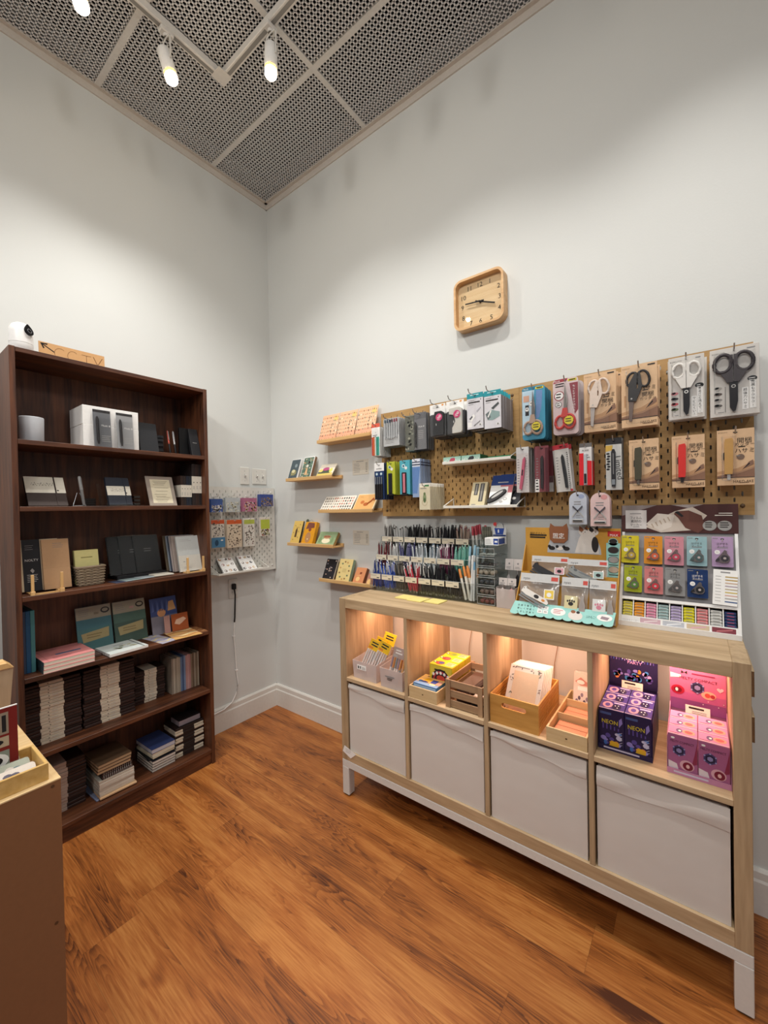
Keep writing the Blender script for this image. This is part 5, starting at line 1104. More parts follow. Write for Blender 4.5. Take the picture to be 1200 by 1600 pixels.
def big_sc(black):
    def f(t, w_, h_, th):
        s = 1.16 if black else 1.0
        k = MB(); k.box(-w_/2, w_/2, 0, .004, 0, h_, GC, .0006); k.txt('KOKUYO', -w_*.45, h_*.935, .0075, col('#55504c'), 1, al='L'); k.lines(w_*.26, w_*.45, h_*.94, 1, .01, .004, GREY, 1); 
        k.ell(w_*.36, h_*.505, .0115, .008, BLACK, 2); k.lines(w_*.29, w_*.43, h_*.505, 2, .006, .002, WHITE, 3)
        a, b = (('金属もラクラク！', '超強力ハサミ') if black else ('まるごと洗えて、', 'サビにくい！'))
        ch = .0098
        for t_, x, ztop in ((a, w_*.37, h_*.46), (b, w_*.22, h_*.31 if not black else h_*.355)):
            n_ = len(t_); k.face(x-.0075, ztop-(n_-.3)*ch*1.08, x+.0075, ztop+ch*.75, WHITE, 2); k.txt(t_, x, ztop, ch, INK, 3, vert=True)
        for i, hc in enumerate(('#c77a80', '#35302f', '#b8464f', '#5f6a4a') if not black else ('#a59f98', '#5a4a44', '#8f8a85', '#5b5650')):
            z = h_*(.42-.085*i); k.ell(-w_*.33, z, .0105, .005, col(hc), 2, n=9); k.ell(-w_*.36, z+.002, .006, .004, col(hc), 2, n=7); k.lines(-w_*.38, -w_*.28, z-.009, 1, .01, .0016, GREY, 2)
        k.lines(-w_*.19, -w_*.175, h_*.42, 22, .0037, .002, INK, 2, ragged=0); k.lines(-w_*.34, -w_*.2, h_*.06, 1, .01, .002, GREY, 2); k.build('card', t)
        hm = col('#3a3336' if black else '#e6e3dd', .4); cx = 0 if not black else -.002; k = MB()
        rx, rz = (.0165, .0235) if not black else (.0215, .0285)
        ring(k, cx-rx-.004, h_*.765, rx, rz, .0048*s, hm, -.12); ring(k, cx+rx+.004, h_*.765, rx, rz, .0048*s, hm, .12)
        k.prism([(cx-.013*s, h_*.48), (cx-.0008, h_*.48), (cx-.0008, h_*.88), (cx-.009*s, h_*.88), (cx-.009*s, h_*.66), (cx-.03*s, h_*.66)], -.012, -.004, hm); k.prism([(cx+.0008, h_*.48), (cx+.012*s, h_*.48), (cx+.03*s, h_*.64), (cx+.009*s, h_*.66), (cx+.009*s, h_*.88), (cx+.0008, h_*.88)], -.013, -.005, hm); k.build('handles', t)
        k = MB(); k.prism([(cx-.009*s, h_*.49), (cx+.009*s, h_*.49), (cx+.009*s, h_*.2), (cx+.005, h_*.07), (cx-.001, h_*.05), (cx-.008*s, h_*.12)], -.010, -.004, col('#211e20', .25)); k.ell(cx, h_*.42, .0055, .0055, WHITE if not black else GREYL, 1, -.0100); k.ell(cx, h_*.42, .0032, .0032, BLACK, 2, -.0100); k.build('blade_cover', t)
        blister(w_, h_, h_*.03, h_*.92, .017, t, -w_*.42, w_*.42)
    return f
gb = lambda k, w_, h_, th: (k.box(-w_/2, w_/2, 0, .004, 0, h_, GC, .0006), k.box(-w_*.42, w_*.42, .004, th*.95, h_*.03, h_*.9, col('#a09c98', .3), .003))
hang(2.291, 2.387, 1.646, 1.854, .078, 3, .026, big_sc(False), gb, 'scissors_pack', 'light grey card with white handled scissors', 'scissors', 'grey carded white scissors', 'grey carded white scissors', jx=.004)
hang(2.401, 2.520, 1.638, 1.854, .078, 3, .026, big_sc(True), gb, 'scissors_pack', 'large light grey card with black scissors', 'scissors', 'large grey carded black scissors', 'large grey carded black scissors', jx=.004)
# lower row
def cutter(cardc, bodyc, extra=None, filmm=FILM, x=.04, tiltc=0):
    def f(t, w_, h_, th):
        k = MB(); k.box(-w_/2, w_/2, .001, .0035, 0, h_, col(cardc, .5), .0006); k.lines(-w_*.42, -w_*.25, h_*.72, 10, .011, .003, GREY, 1, .001)
        if extra: extra(k, w_, h_)
        eurohole(k, h_, .001); k.build('card', t)
        k = MB(); k.M = Matrix.Translation((x*w_, 0, h_*.42)) @ Matrix.Rotation(tiltc, 4, 'Y'); k.prism([(-.005, -h_*.34), (.004, -h_*.36), (.0065, -h_*.1), (.006, h_*.3), (.002, h_*.36), (-.0045, h_*.3)], -.012, -.001, col(bodyc, .35)); k.face(-.002, -h_*.05, .003, h_*.08, DARK, 1, -.012); k.build('cutter_knife', t)
        k = MB(); k.box(-w_/2, w_/2, -.0145, -.014, 0, h_*.93, filmm); k.build('blister', t)
    return f
pkx = lambda k, w_, h_: (k.face(-w_/2, h_*.86, w_/2, h_, col('#dcdcdc'), 1, .001), k.lines(w_*.26, w_*.42, h_*.8, 12, .011, .003, GREYL, 1, .001))
hang(1.769, 1.82, 1.419, 1.606, .095, 5, .018, cutter('#d7d3d1', '#c9627a', pkx, tiltc=.12), filmback(col('#b5b2b0')), 'cutter_pack', 'clear pack with pink cutter knife', 'cutter', 'pink cutter', 'pink cutter packs')
drx = lambda k, w_, h_: (k.face(w_*.25, 0, w_*.5, h_*.95, col('#5e232a'), 1, .001), k.face(-w_*.5, 0, -w_*.2, h_*.28, WHITE, 2, .001), k.txt('CUTTER' if False else '', 0, 0, .01, INK), k.lines(-w_*.45, -w_*.25, h_*.24, 4, .012, .005, INK, 3, .001))
hang(1.845, 1.898, 1.419, 1.603, .095, 5, .018, cutter('#8d4a50', '#38302f', drx), lambda k, w_, h_, th: (k.box(-w_/2, w_/2, .001, .004, h_*.2, h_, col('#6b2f36', .4)), k.box(-w_/2, w_/2, .001, th*.8, 0, h_*.35, col('#a9a6a4', .3))), 'cutter_pack', 'dark red carded black cutter knife', 'cutter', 'dark red carded cutter', 'dark red cutter packs', jx=.01)
rwx = lambda k, w_, h_: (k.face(-w_/2, h_*.9, w_/2, h_, col('#bf2f3a'), 1, .001), k.lines(w_*.3, w_*.42, h_*.8, 20, .0075, .003, INK, 1, .001), k.face(w_*.34, 0, w_*.5, .008, col('#bf2f3a'), 2, .001))
hang(1.93, 1.985, 1.417, 1.603, .085, 3, .018, cutter('#d6d3ce', '#2c2a2a', rwx, x=.1, tiltc=-.05), lambda k, w_, h_, th: (k.box(-w_/2, w_/2, .001, .004, 0, h_*.9, col('#cfcbc6', .5)), k.box(-w_/2, w_/2, .001, .004, h_*.9, h_, col('#bf2f3a', .5))), 'cutter_pack', 'tilted white card with red top and black cutter knife', 'cutter', 'red topped white cutter', 'red topped cutter packs', tilt=-.09, jx=.014)
def a300(t, w_, h_, th):
    k = MB(); k.box(-w_/2, w_/2, 0, .012, 0, h_-.012, col('#dcdad8', .5), .001); k.poly([(-w_/2, 0), (-w_*.16, 0), (-w_*.14, h_*.86-.012), (-w_*.5, h_*.86-.012)], col('#d8232c', .45), 1); k.poly([(w_*.14, 0), (w_/2, 0), (w_/2, h_*.58), (w_*.14, h_*.6)], col('#d8232c', .45), 1); k.txt('A-300', 0, h_*.845, .0095, INK, 2, wmax=.036); k.lines(-w_*.1, w_*.4, h_*.72, 2, .009, .003, GREY, 2); k.box(-w_/2, w_/2, .003, .005, h_-.014, h_+.004, col('#6b6866', .5)); k.build('card', t)
    k = MB(); k.box(-w_*.13, w_*.13, -.006, 0, h_*.02, h_*.76, col('#c3c5c8', .3, .3), .001); k.face(-w_*.1, h_*.04, w_*.1, h_*.28, DARK, 1, -.006); k.build('cutter_knife', t)
hang(2.009, 2.052, 1.438, 1.593, .09, 3, .02, a300, lambda k, w_, h_, th: (k.box(-w_/2, w_/2, 0, th*.8, 0, h_*.6, col('#c01f28', .4), .001), k.box(-w_/2, w_/2, 0, th*.8, h_*.6, h_-.01, col('#9b9896', .4), .001)), 'cutter_pack', 'red and white A-300 box with grey cutter knife', 'cutter', 'red and white A-300', 'red and white cutter boxes')
def limited(t, w_, h_, th):
    k = MB(); k.box(-w_/2, w_/2, 0, .003, 0, h_*.88, col('#cfcfcb', .5), .0006); k.box(-w_/2, w_/2, 0, .0035, h_*.87, h_, col('#2b2b2e', .4), .0006); eurohole(k, h_); k.poly([(-w_*.5, h_*.74), (-w_*.1, h_*.76), (-w_*.05, h_*.86), (-w_*.5, h_*.86)], col('#d9b04a'), 1); 
    for i in range(7): k.ell(-w_*.36+w_*.05*(i % 2), h_*(.7-.05*i), .006, .004, DARK, 1, n=7)
    k.M = Matrix.Translation((w_*.34, 0, h_*.42)) @ Matrix.Rotation(PI/2-.12, 4, 'Y'); k.txt('Limited', 0, 0, .03, INK, 1, wmax=.085); k.M = Matrix.Identity(4); k.build('card', t)
    k = MB(); k.prism([(-.006, h_*.06), (.006, h_*.06), (.007, h_*.2), (.007, h_*.72), (.003, h_*.78), (-.003, h_*.78), (-.007, h_*.72), (-.007, h_*.2)], -.011, -.001, DARK); k.face(-.0015, h_*.3, .0015, h_*.7, GREY, 1, -.011); k.face(-.005, h_*.1, .005, h_*.2, CHROME, 1, -.011); k.build('cutter_knife', t)
    k = MB(); k.box(-w_*.46, w_*.46, -.0145, -.014, 0, h_*.86, CLEAR); k.build('blister', t)
hang(2.095, 2.147, 1.417, 1.609, .065, 3, .02, limited, filmback(col('#8b8b88')), 'cutter_pack', 'black topped grey card with Limited lettering and black cutter', 'cutter', 'black topped Limited cutter', 'black topped cutter packs')
def hako_cut(bodyc, tipc):
    def f(t, w_, h_, th):
        k = MB(); k.box(-w_/2, w_/2, 0, .004, 0, h_, HK, .0006); hako_bg(k, w_, h_, True); eurohole(k, h_)
        k.txt('開梱', w_*.24, h_*.79, .0185, INK, 3, wmax=.036); k.txt('カッター', w_*.24, h_*.72, .0125, INK, 3); k.txt('ハサミ', w_*.24, h_*.61, .0165, INK, 3); k.lines(w_*.08, w_*.3, h_*.675, 1, .01, .003, INK, 3); k.ell(w_*.14, h_*.5, .0095, .009, col('#7d6758'), 3); k.face(w_*.02, h_*.515, w_*.12, h_*.53, GREY, 4); k.build('card', t)
        k = MB(); m_ = col(bodyc, .4); k.prism([(-w_*.3, h_*.2), (-w_*.09, h_*.2), (-w_*.07, h_*.3), (-w_*.06, h_*.8), (-w_*.09, h_*.845), (-w_*.28, h_*.83), (-w_*.3, h_*.76)], -.013, -.002, m_); k.prism([(-w_*.33, h_*.46), (-w_*.3, h_*.46), (-w_*.3, h_*.6), (-w_*.33, h_*.58)], -.011, -.003, DARK); k.build('cutter_body', t)
        k = MB(); k.prism([(-w_*.23, h_*.1), (-w_*.14, h_*.1), (-w_*.14, h_*.2), (-w_*.23, h_*.2)], -.009, -.004, col(tipc, .3, .4)); k.build('blade_tip', t)
        blister(w_, h_, h_*.08, h_*.9, .017, t, -w_*.38, w_*.02)
    return f
hcb = lambda k, w_, h_, th: (k.box(-w_/2, w_/2, 0, .004, 0, h_, HK, .0006), k.face(-w_/2, h_*.132, w_/2, h_*.142, DARK, 1), k.box(-w_*.38, w_*.05, .004, th*.9, h_*.1, h_*.85, col('#a58d74', .4), .003))
hang(2.170, 2.26, 1.414, 1.593, .065, 2, .024, hako_cut('#4f4b38', '#7a6f66'), hcb, 'box_cutter_pack', 'kraft card with dark olive box cutter', 'cutter', 'kraft carded olive box cutter', 'kraft carded olive cutters')
hang(2.297, 2.386, 1.416, 1.591, .065, 2, .024, hako_cut('#e0352f', '#3a3330'), hcb, 'box_cutter_pack', 'kraft card with bright red box cutter', 'cutter', 'kraft carded red box cutter', 'kraft carded red cutters')
hang(2.417, 2.508, 1.418, 1.596, .065, 2, .024, hako_cut('#c99c5a', '#c9c5c0'), hcb, 'box_cutter_pack', 'kraft card with tan box cutter', 'cutter', 'kraft carded tan box cutter', 'kraft carded tan cutters')
def clip(c, c2):
    def f(t, w_, h_, th):
        P_ = [(-w_/2, 0), (w_/2, 0)]+[(w_/2*math.cos(a), h_-w_/2*1.0+w_/2*math.sin(a)) for a in [PI*i/14 for i in range(15)]]
        k = MB(); k.prism(P_, 0, .003, col(c, .5)); k.ell(w_*.22, h_*.86, w_*.17, w_*.14, col(c2, .5), 1); k.ell(0, h_*.9, .0035, .0035, DARK, 2); k.lines(-w_*.22, w_*.2, h_*.68, 2, .009, .0035, GREY, 1, ragged=.1); k.lines(-w_*.1, w_*.2, h_*.26, 2, .008, .002, GREY, 1); k.build('card', t)
        k = MB()
        for s in (-1, 1): k.prism([(s*w_*.3, h_*.54), (s*w_*.26, h_*.58), (-s*w_*.04, h_*.42), (-s*w_*.02, h_*.38)] if s > 0 else [(-w_*.02*-1, h_*.38), (w_*.04, h_*.42), (-w_*.26, h_*.58), (-w_*.3, h_*.54)], -.006, -.002, col('#55525a', .35)); k.prism([(s*w_*.02, h_*.41), (s*w_*.06, h_*.43), (s*w_*.34, h_*.24), (s*w_*.3, h_*.21)] if s < 0 else [(w_*.3, h_*.21), (w_*.34, h_*.24), (w_*.06, h_*.43), (w_*.02, h_*.41)], -.005, -.002, GREYL)
        k.build('folding_scissors', t)
        k = MB(); k.box(-w_*.32, w_*.32, -.006, 0, h_*.07, h_*.16, GREYL, .002); k.box(-w_*.26, w_*.26, -.008, -.006, h_*.1, h_*.13, DARK); k.build('case', t)
        k = MB(); k.face(-w_*.46, 0.002, w_*.46, h_*.8, CLEAR, 30); k.build('blister', t)
    return f
clb = lambda c: (lambda k, w_, h_, th: k.prism([(-w_/2, 0), (w_/2, 0)]+[(w_/2*math.cos(a), h_-w_/2+w_/2*math.sin(a)) for a in [PI*i/14 for i in range(15)]], 0, th*.75, col(c, .5)))
hang(1.974, 2.035, 1.29, 1.413, .105, 3, .016, clip('#c3c9d4', '#9aa6c4'), clb('#a9adb8'), 'folding_scissors_pack', 'arched pale blue card with folding scissors', 'scissors', 'arched pale blue', 'arched pale blue packs')
hang(2.048, 2.112, 1.284, 1.408, .105, 3, .016, clip('#e0c3c0', '#d79a9a'), clb('#cfb2b0'), 'folding_scissors_pack', 'arched pale pink card with folding scissors', 'scissors', 'arched pale pink', 'arched pale pink packs')

# ------------------------------------------------------------------ white pegboard on the left wall (x is local -y outward after turning)
WPX = .0265
def lefthang(y0, y1, z0, z1, d, n, th, fn, back, name, label, short, group, hookz=None):
    w_, h_ = y1-y0, z1-z0; yc = (y0+y1)/2; hz = hookz or z1-.01
    hook(0, 0, d+.006, f'white pegboard hook carrying the {short}', Q, (WPX, yc, hz), m=col('#e6e4de', .35))
    t = thing(name, label, 'sticker pack', (WPX+d, yc, z0), (0, 0, Q), group); fn(t, w_, h_, th); proto = None
    for i in range(1, n):
        loc = (WPX+d-i*th, yc+R.uniform(-.002, .002), z0); lab = f'{short}, {ORD[i]} from the front of its hook'
        if proto is None: k = MB(); back(k, w_, h_, th); proto = solo(name, k, lab, 'sticker pack', loc, (0, 0, Q), group)
        else: dup(proto, loc, (0, 0, Q), lab, group)
def stick(bgc, dots, seed, top=None, header=True):
    def f(t, w_, h_, th):
        k = MB(); k.box(-w_/2, w_/2, .0005, .003, 0, h_, col(bgc, .6), .0005); rr = random.Random(seed)
        if top: k.face(-w_/2, h_*top[1], w_/2, h_*top[2], col(top[0], .5), 1, .0005)
        for i in range(60):
            x, z = rr.uniform(-w_*.42, w_*.42), rr.uniform(h_*.05, h_*dots[-1])
            k.ell(x, z, rr.uniform(.002, .006), rr.uniform(.002, .006), col(dots[rr.randrange(len(dots)-1)]), 2, .0005, 8)
        k.build('sheet', t)
        k = MB(); k.face(-w_/2-.001, 0, w_/2+.001, h_+.012 if header else h_, FILM, 4); k.build('sleeve', t)
    return f
sb = lambda c: (lambda k, w_, h_, th: k.box(-w_/2, w_/2, .0005, th*.7, 0, h_, col(c, .5), .0005))
for (a, n_, cc) in (((-.506, -.43, 1.36, 1.440), 4, ('#3d5fa8', ['#e3e0da', '#d9d6d2', '#5c5560', '#efece6', .5], 1, ('#34589a', .62, 1))),
                    ((-.410, -.311, 1.358, 1.448), 4, ('#b9c0c2', ['#e6e2d2', '#d5d0a8', '#c3c9c6', '#efece0', .7], 2, ('#c4cacc', .7, 1))),
                    ((-.290, -.186, 1.36, 1.447), 4, ('#b5718f', ['#2d2a30', '#e3d4b0', '#d6a24f', '#d9d2cf', .7], 3, None)),
                    ((-.159, -.055, 1.392, 1.472), 5, ('#4c5a94', ['#b08a5a', '#8a6f4a', '#c2a878', '#4f4a60', .7], 4, ('#3b4f97', .75, 1)))):
    nm = {1: 'blue sky sticker pack', 2: 'pale grey sticker pack', 3: 'magenta sticker pack', 4: 'dark blue sticker pack'}[cc[2]]
    lefthang(*a, .05, n_, .007, stick(cc[0], cc[1], cc[2], cc[3]), sb(cc[0]), 'sticker_pack', f'{nm} in film, upper row of the white pegboard, front one', nm, nm+'s', hookz=a[3]+.012)
for (a, n_, cc, nm) in (((-.507, -.422, 1.143, 1.313), 3, ('#ddd5c9', ['#4b443f', '#6b6460', '#8a7a70', '#3a3634', .9], 5, ('#cf5a33', .86, 1)), 'tall sticker sheet with orange top and blue foot'),
                       ((-.405, -.302, 1.138, 1.310), 4, ('#dccbb4', ['#5c4a3c', '#7d6a58', '#3f352e', '#8f8272', .82], 6, ('#d2602f', .85, 1)), 'tall tan sticker sheet with orange top'),
                       ((-.285, -.208, 1.136, 1.316), 4, ('#e2ded6', ['#6f6f6b', '#8f7f78', '#4a4744', '#a88f8a', .8], 7, ('#b9c458', .8, .95)), 'tall white sticker sheet with lime top'),
                       ((-.160, -.089, 1.194, 1.319), 3, ('#ddd3c8', ['#3c5a6b', '#b04a44', '#d8d49a', '#8a8f4a', .35], 8, ('#b8c443', .38, .88)), 'small lime and white sticker pack')):
    lefthang(*a, .05, n_, .006, stick(cc[0], cc[1], cc[2], cc[3], False), sb(cc[0]), 'sticker_sheet', f'{nm}, lower row of the white pegboard', nm, nm+'s', hookz=a[3]-.006)
k = MB(); k.face(-.043, .002, .043, .062, col('#4e7fa3'), 3); k.ell(-.012, .03, .012, .018, col('#2a4a66'), 4); k.ell(.022, .044, .008, .004, WHITE, 4)
solo('sticker_sheet', k, 'blue picture card clipped at the foot of the leftmost tall sticker sheet', 'sticker pack', (WPX+.0535, -.4645, 1.146), (0, 0, Q))
wire_shelf(0, .36, .982, .09, 0, 'white tray shelf holding two ring notebooks on the white pegboard', Q, (WPX, -.31, .982))
for j, y in enumerate((-.398, -.262)):
    t = thing('ring_notebook', f'white ring notebook with small drawings leaning on the white tray shelf, {["left","right"][j]} one', 'notebook', (WPX+.082, y, .985), (-.75, 0, Q), 'ring notebooks on the white tray')
    k = MB(); k.box(-.052, .052, 0, .008, 0, .14, WHITE, .001); rr = random.Random(20+j)
    for i in range(9): k.ell(-.033+.033*(i % 3)+rr.uniform(-.004, .004), .022+.045*(i//3)+rr.uniform(-.004, .004), .010, .009, col(['#8a8078', '#c79f7a', '#4a4648', '#b08a84', '#d0b48c'][(i+j*2) % 5]), 1, n=10); k.ell(-.033+.033*(i % 3), .024+.045*(i//3), .005, .005, WHITE, 2, n=8)
    k.build('cover', t)
    k = MB()
    for i in range(17): k.tube([(-.053+.005*math.cos(a), .004+.007*math.sin(a), .006+i*.008) for a in [2*PI*q/8 for q in range(8)]], .0009, DARK, 5, True)
    k.build('ring_binding', t)
# ------------------------------------------------------------------ on top of the shelving unit
TZ0 = KZ1
# clear pen racks: three tiers, front planes y=-.165,-.11,-.06
TIER = [(-.165, .942, 1.028), (-.112, 1.03, 1.121), (-.06, 1.12, 1.213)]
LBL = col('#ddd2bb', .7)
def rack(x0, x1, ns, nl, label):
    t = thing('pen_organizer', label, 'pen rack', (x0, 0, TZ0), group='clear three tier pen racks'); wd = x1-x0; sw = wd/ns
    k = MB()
    for x in (0, wd-.002): k.prismx([(-.168, 0), (-.168, .04), (-.062, .272), (-.02, .272), (-.012, 0)], x, x+.002, ACRYL)
    k.box(.002, wd-.002, -.014, -.012, 0, .27, ACRYL); k.box(.002, wd-.002, -.166, -.014, 0, .002, ACRYL); k.build('outer_shell', t)
    for i, (y, z0, z1) in enumerate(TIER):
        z0 -= TZ0; z1 -= TZ0
        k = MB(); k.box(.002, wd-.002, y, y+.002, z0+.004, z1, ACRYL); k.box(.002, wd-.002, y-.0001, y+.0021, z1-.0001, z1+.0012, EDGE); k.box(.002, wd-.002, y+.002, y+.05, z0+.004, z0+.006, ACRYL)
        for j in range(1, ns): k.box(j*sw-.001, j*sw+.001, y+.002, y+.05, z0+.006, z1, ACRYL)
        tt = k.build('tray_tier', t)
        for j in range(nl):
            k = MB(); k.box(j*sw+.004, (j+1)*sw-.004, y-.0012, y-.0004, z1-.026, z1-.001, LBL); k.lines(j*sw+.008, j*sw+sw*.6, z1-.009, 1, .008, .002, GREY, 1, y-.0012); k.face(j*sw+sw*.62, z1-.021, j*sw+sw*.84, z1-.017, INK, 1, y-.0012); k.build('price_label', tt)
    return sw
RX = [1.005, 1.300, 1.594]
rack(RX[0], RX[1]-.002, 4, 4, 'clear acrylic three tier pen rack at the left end of the unit top')
rack(RX[1], RX[2], 4, 3, 'clear acrylic three tier pen rack beside the clear drawers')
PENS = [  # tier -> 8 slots (body, grip, cap, name)
 [('#2b3f86', '#c9ccd2', '#1e2c5e', 'navy'), ('#3f57a8', '#e2e2e4', '#27408c', 'blue'), ('#4a4540', '#8a837c', '#252220', 'black grey'), ('#c23a48', '#e9e5e2', '#d9d5d2', 'red and white'), ('#2a292b', '#dcdad6', '#1f1e20', 'black with white clip'), ('#222124', '#3a3a3d', '#18181a', 'black'), ('#1f1f22', '#34343a', '#141416', 'all black'), ('#e3ddd0', '#e9e4d9', '#d98b4a', 'white felt tip')],
 [('#6f2a33', '#a8928c', '#4a1f26', 'dark red'), ('#b9b9b8', '#d6d6d4', '#e7e7e5', 'silver white'), ('#4c4a78', '#8f8fb0', '#34325c', 'purple blue'), ('#d9dde0', '#9aa0a6', '#eff1f2', 'pale grey'), ('#dfe4e6', '#6c7f8f', '#f2f3f3', 'white and navy'), ('#7c3c58', '#d4c6cc', '#efe6e8', 'plum'), ('#6fb3a2', '#9fcfc2', '#5aa391', 'mint green'), ('#e4e6e6', '#e9ebeb', '#8fb5c7', 'white with pale blue')],
 [('#6b6864', '#a3a09c', '#4a4744', 'dark silver'), ('#c5c5c3', '#e3e3e1', '#3f3d3c', 'silver'), ('#2b2a2b', '#3c3b3c', '#1c1b1c', 'short black'), ('#353032', '#4b4446', '#262224', 'dark charcoal'), ('#242325', '#c9c6c2', '#161517', 'black silver'), ('#1f1e20', '#323134', '#131214', 'glossy black'), ('#9c8578', '#b9a596', '#7e4656', 'beige plum'), ('#dedad2', '#e6e2db', '#b0414c', 'white red-capped')]]
def pen_mesh(b, g, c, ln, r=.0046, marker=False):
    k = MB()
    if marker:
        k.tube([(0, 0, 0), (0, 0, ln*.7)], r*1.25, col(b, .4), 8); k.tube([(0, 0, ln*.7), (0, 0, ln-.004), (0, 0, ln)], [r*1.3, r*1.3, r], col(c, .4), 8)
    else:
        k.tube([(0, 0, 0), (0, 0, .01)], [.001, r*.8], CHROME, 6); k.tube([(0, 0, .01), (0, 0, ln*.3), (0, 0, ln*.88)], [r*.85, r, r], col(b, .35), 8); k.tube([(0, 0, ln*.88), (0, 0, ln*.94)], r*.7, col(c, .35), 6); k.tube([(0, 0, ln*.94), (0, 0, ln)], r*.6, col(g, .35), 6)
        k.box(-.0013, .0013, -r-.003, -r-.0012, ln*.62, ln*.9, col(g, .3, .3)); k.box(-.0013, .0013, -r-.0015, -r+.001, ln*.86, ln*.9, col(g, .3, .3))
    return k
for ti, (y, z0, z1) in enumerate(TIER):
    for si in range(8):
        b, g, c, nm = PENS[ti][si]; base = RX[0] if si < 4 else RX[1]; sw = (RX[1]-RX[0])/4; x0 = base+(si % 4)*sw
        lab = f'{nm} pen, slot {["one","two","three","four","five","six","seven","eight"][si]} from left, {["front","middle","top"][ti]} tier of the clear racks'
        grp = f'{nm} pens'; mk_ = si == 7; proto = None; n = 10 if not mk_ else 6
        for i in range(n):
            fx = (i+.5)/n; px = x0+.006+(sw-.012)*fx; row_ = i % 2; lean = -R.uniform(-.05, .32) if ti == 0 else R.uniform(-.16, .16); ln = 1
            py = y+.014+.02*row_+.004; tilt = -.10 if row_ else -.05
            loc = (px-.5*.06*math.sin(lean)*0-.06*lean*.6, py, z0+.0075); loc = (min(max(loc[0], x0+.007), x0+sw-.007), loc[1], loc[2]); sc_ = R.uniform(.9, 1.06)
            dx = math.tan(lean)*.1; tgt = loc[0]+dx
            if not mk_ and not x0-.022 < tgt < x0+sw+.02: lean *= .35
            rot = (tilt+R.uniform(-.04, .04), lean, 0)
            if proto is None: proto = solo('pen', pen_mesh(b, g, c, .146 if not mk_ else .15, marker=mk_), lab, 'pen', loc, rot, grp); o_ = proto
            else: o_ = dup(proto, loc, rot, lab, grp)
            o_.scale = (1, 1, sc_)
# tall pale markers at the right end of the racks already stand in slot eight; two long white ones lean across
for i, (x, ln, lean, h) in enumerate(((1.572, .2, .12, '#e6e8e8'), (1.583, .17, .02, '#7fb2d6'))):
    k = MB(); k.tube([(0, 0, 0), (0, 0, ln*.8)], .0052, col('#e4e5e4', .4), 8); k.tube([(0, 0, ln*.8), (0, 0, ln)], [.0062, .0055], col(h, .4), 8)
    solo('marker', k, ['long white marker leaning in the last rack slot beside the drawers', 'white marker with blue cap in the last rack slot'][i], 'marker', (x, -.158+.004*i, .951), (-.05, lean*.3, 0))
# sticky note pads in front of the racks
for i, (cx, cy, wx, wy, rz) in enumerate(((1.268, -.223, .075, .075, -.02), (1.345, -.232, .076, .08, -.04), (1.43, -.222, .075, .078, -.03))):
    k = MB(); k.box(-wx/2, wx/2, -wy/2, wy/2, 0, .004, col('#efe08c', .7), .0005)
    solo('sticky_note_pad', k, f'yellow sticky note pad lying before the pen racks, {["left","middle","right"][i]} of three', 'sticky notes', (cx, cy, TZ0), (0, 0, rz), 'yellow sticky note pads')
# clear drawers
t = thing('drawer_tower', 'clear acrylic tower of six small drawers on the unit top', 'drawer unit', (1.601, -.167, TZ0))
dw, dd, dh = .088, .14, .252
k = MB(); k.box(0, .0025, 0, dd, 0, dh, ACRYL); k.box(dw-.0025, dw, 0, dd, 0, dh, ACRYL); k.box(.0025, dw-.0025, dd-.0025, dd, 0, dh, ACRYL)
for i in range(7): k.box(.0025, dw-.0025, 0, dd-.003, i*.0413, i*.0413+.0025, ACRYL)
k.box(0, dw, 0, dd, dh, dh+.002, ACRYL); k.build('housing', t)
for i in range(6):
    z = .0035+i*.0413; k = MB(); k.box(.004, dw-.004, -.001, .0012, z, z+.034, ACRYL); k.box(.004, dw-.004, .0012, dd-.006, z, z+.0012, ACRYL); k.box(.004, dw-.004, -.0012, .0013, z+.0325, z+.0342, EDGE); k.box(.004, dw-.004, -.0012, .0013, z-.0002, z+.0015, EDGE); k.box(.004, .0052, -.0012, .0013, z, z+.034, EDGE); k.box(dw-.0052, dw-.004, -.0012, .0013, z, z+.034, EDGE); d_ = k.build('drawer', t)
    k = MB(); k.box(dw/2-.007, dw/2+.007, -.007, -.001, z+.026, z+.03, ACRYL, .001); k.build('pull_tab', d_)
DC = [('#8d4f4a', 'reddish round bead'), ('#8f7a70', 'brown grey round bead'), ('#5b5d61', 'dark grey round bead'), ('#c4b3a2', 'beige round bead'), ('#3f3d40', 'dark coiled hair tie'), ('#a8aaa4', 'pale grey coiled tie')]
for i in range(6):
    h, nm = DC[i]; proto = None; z = TZ0+.0035+i*.0413+.0016
    for j in range(6):
        loc = (1.601+.02+.024*(j % 3)+R.uniform(-.002, .002), -.167+.016+.03*(j//3), z); lab = f'{nm} in a clear drawer, {nth(i, 6)} of six drawers'; 
        if proto is None:
            k = MB()
            if 'coiled' in nm: k.tube([(.0078*math.cos(a), .0078*math.sin(a), .004+.001*math.sin(3*a)) for a in [2*PI*q/14 for q in range(14)]], .0036, col(h, .35), 8, True)
            else: k.lathe([(0, 0), (.007, .002), (.0105, .009), (.009, .015), (.005, .0185), (0, .0195)], col(h, .35), 16)
            proto = solo('hair_tie' if 'coiled' in nm else 'bead', k, lab, 'hair tie' if 'coiled' in nm else 'bead', loc, (0, 0, 0), nm+'s in the clear drawers')
        else: dup(proto, loc, (0, 0, R.uniform(0, 6)), lab, nm+'s in the clear drawers')
t = thing('ink_display', 'white and blue flat box with a blue pot card behind it on the drawers', 'box', (1.625, -.125, TZ0+dh+.002))
BLU = col('#2f4c9c', .5)
k = MB(); k.box(0, .062, 0, .075, 0, .032, WHITE, .0008); k.face(.04, .004, .061, .029, BLU, 1); k.lines(.004, .034, .024, 4, .006, .002, GREYL, 1); k.face(.045, .012, .058, .02, WHITE, 2)
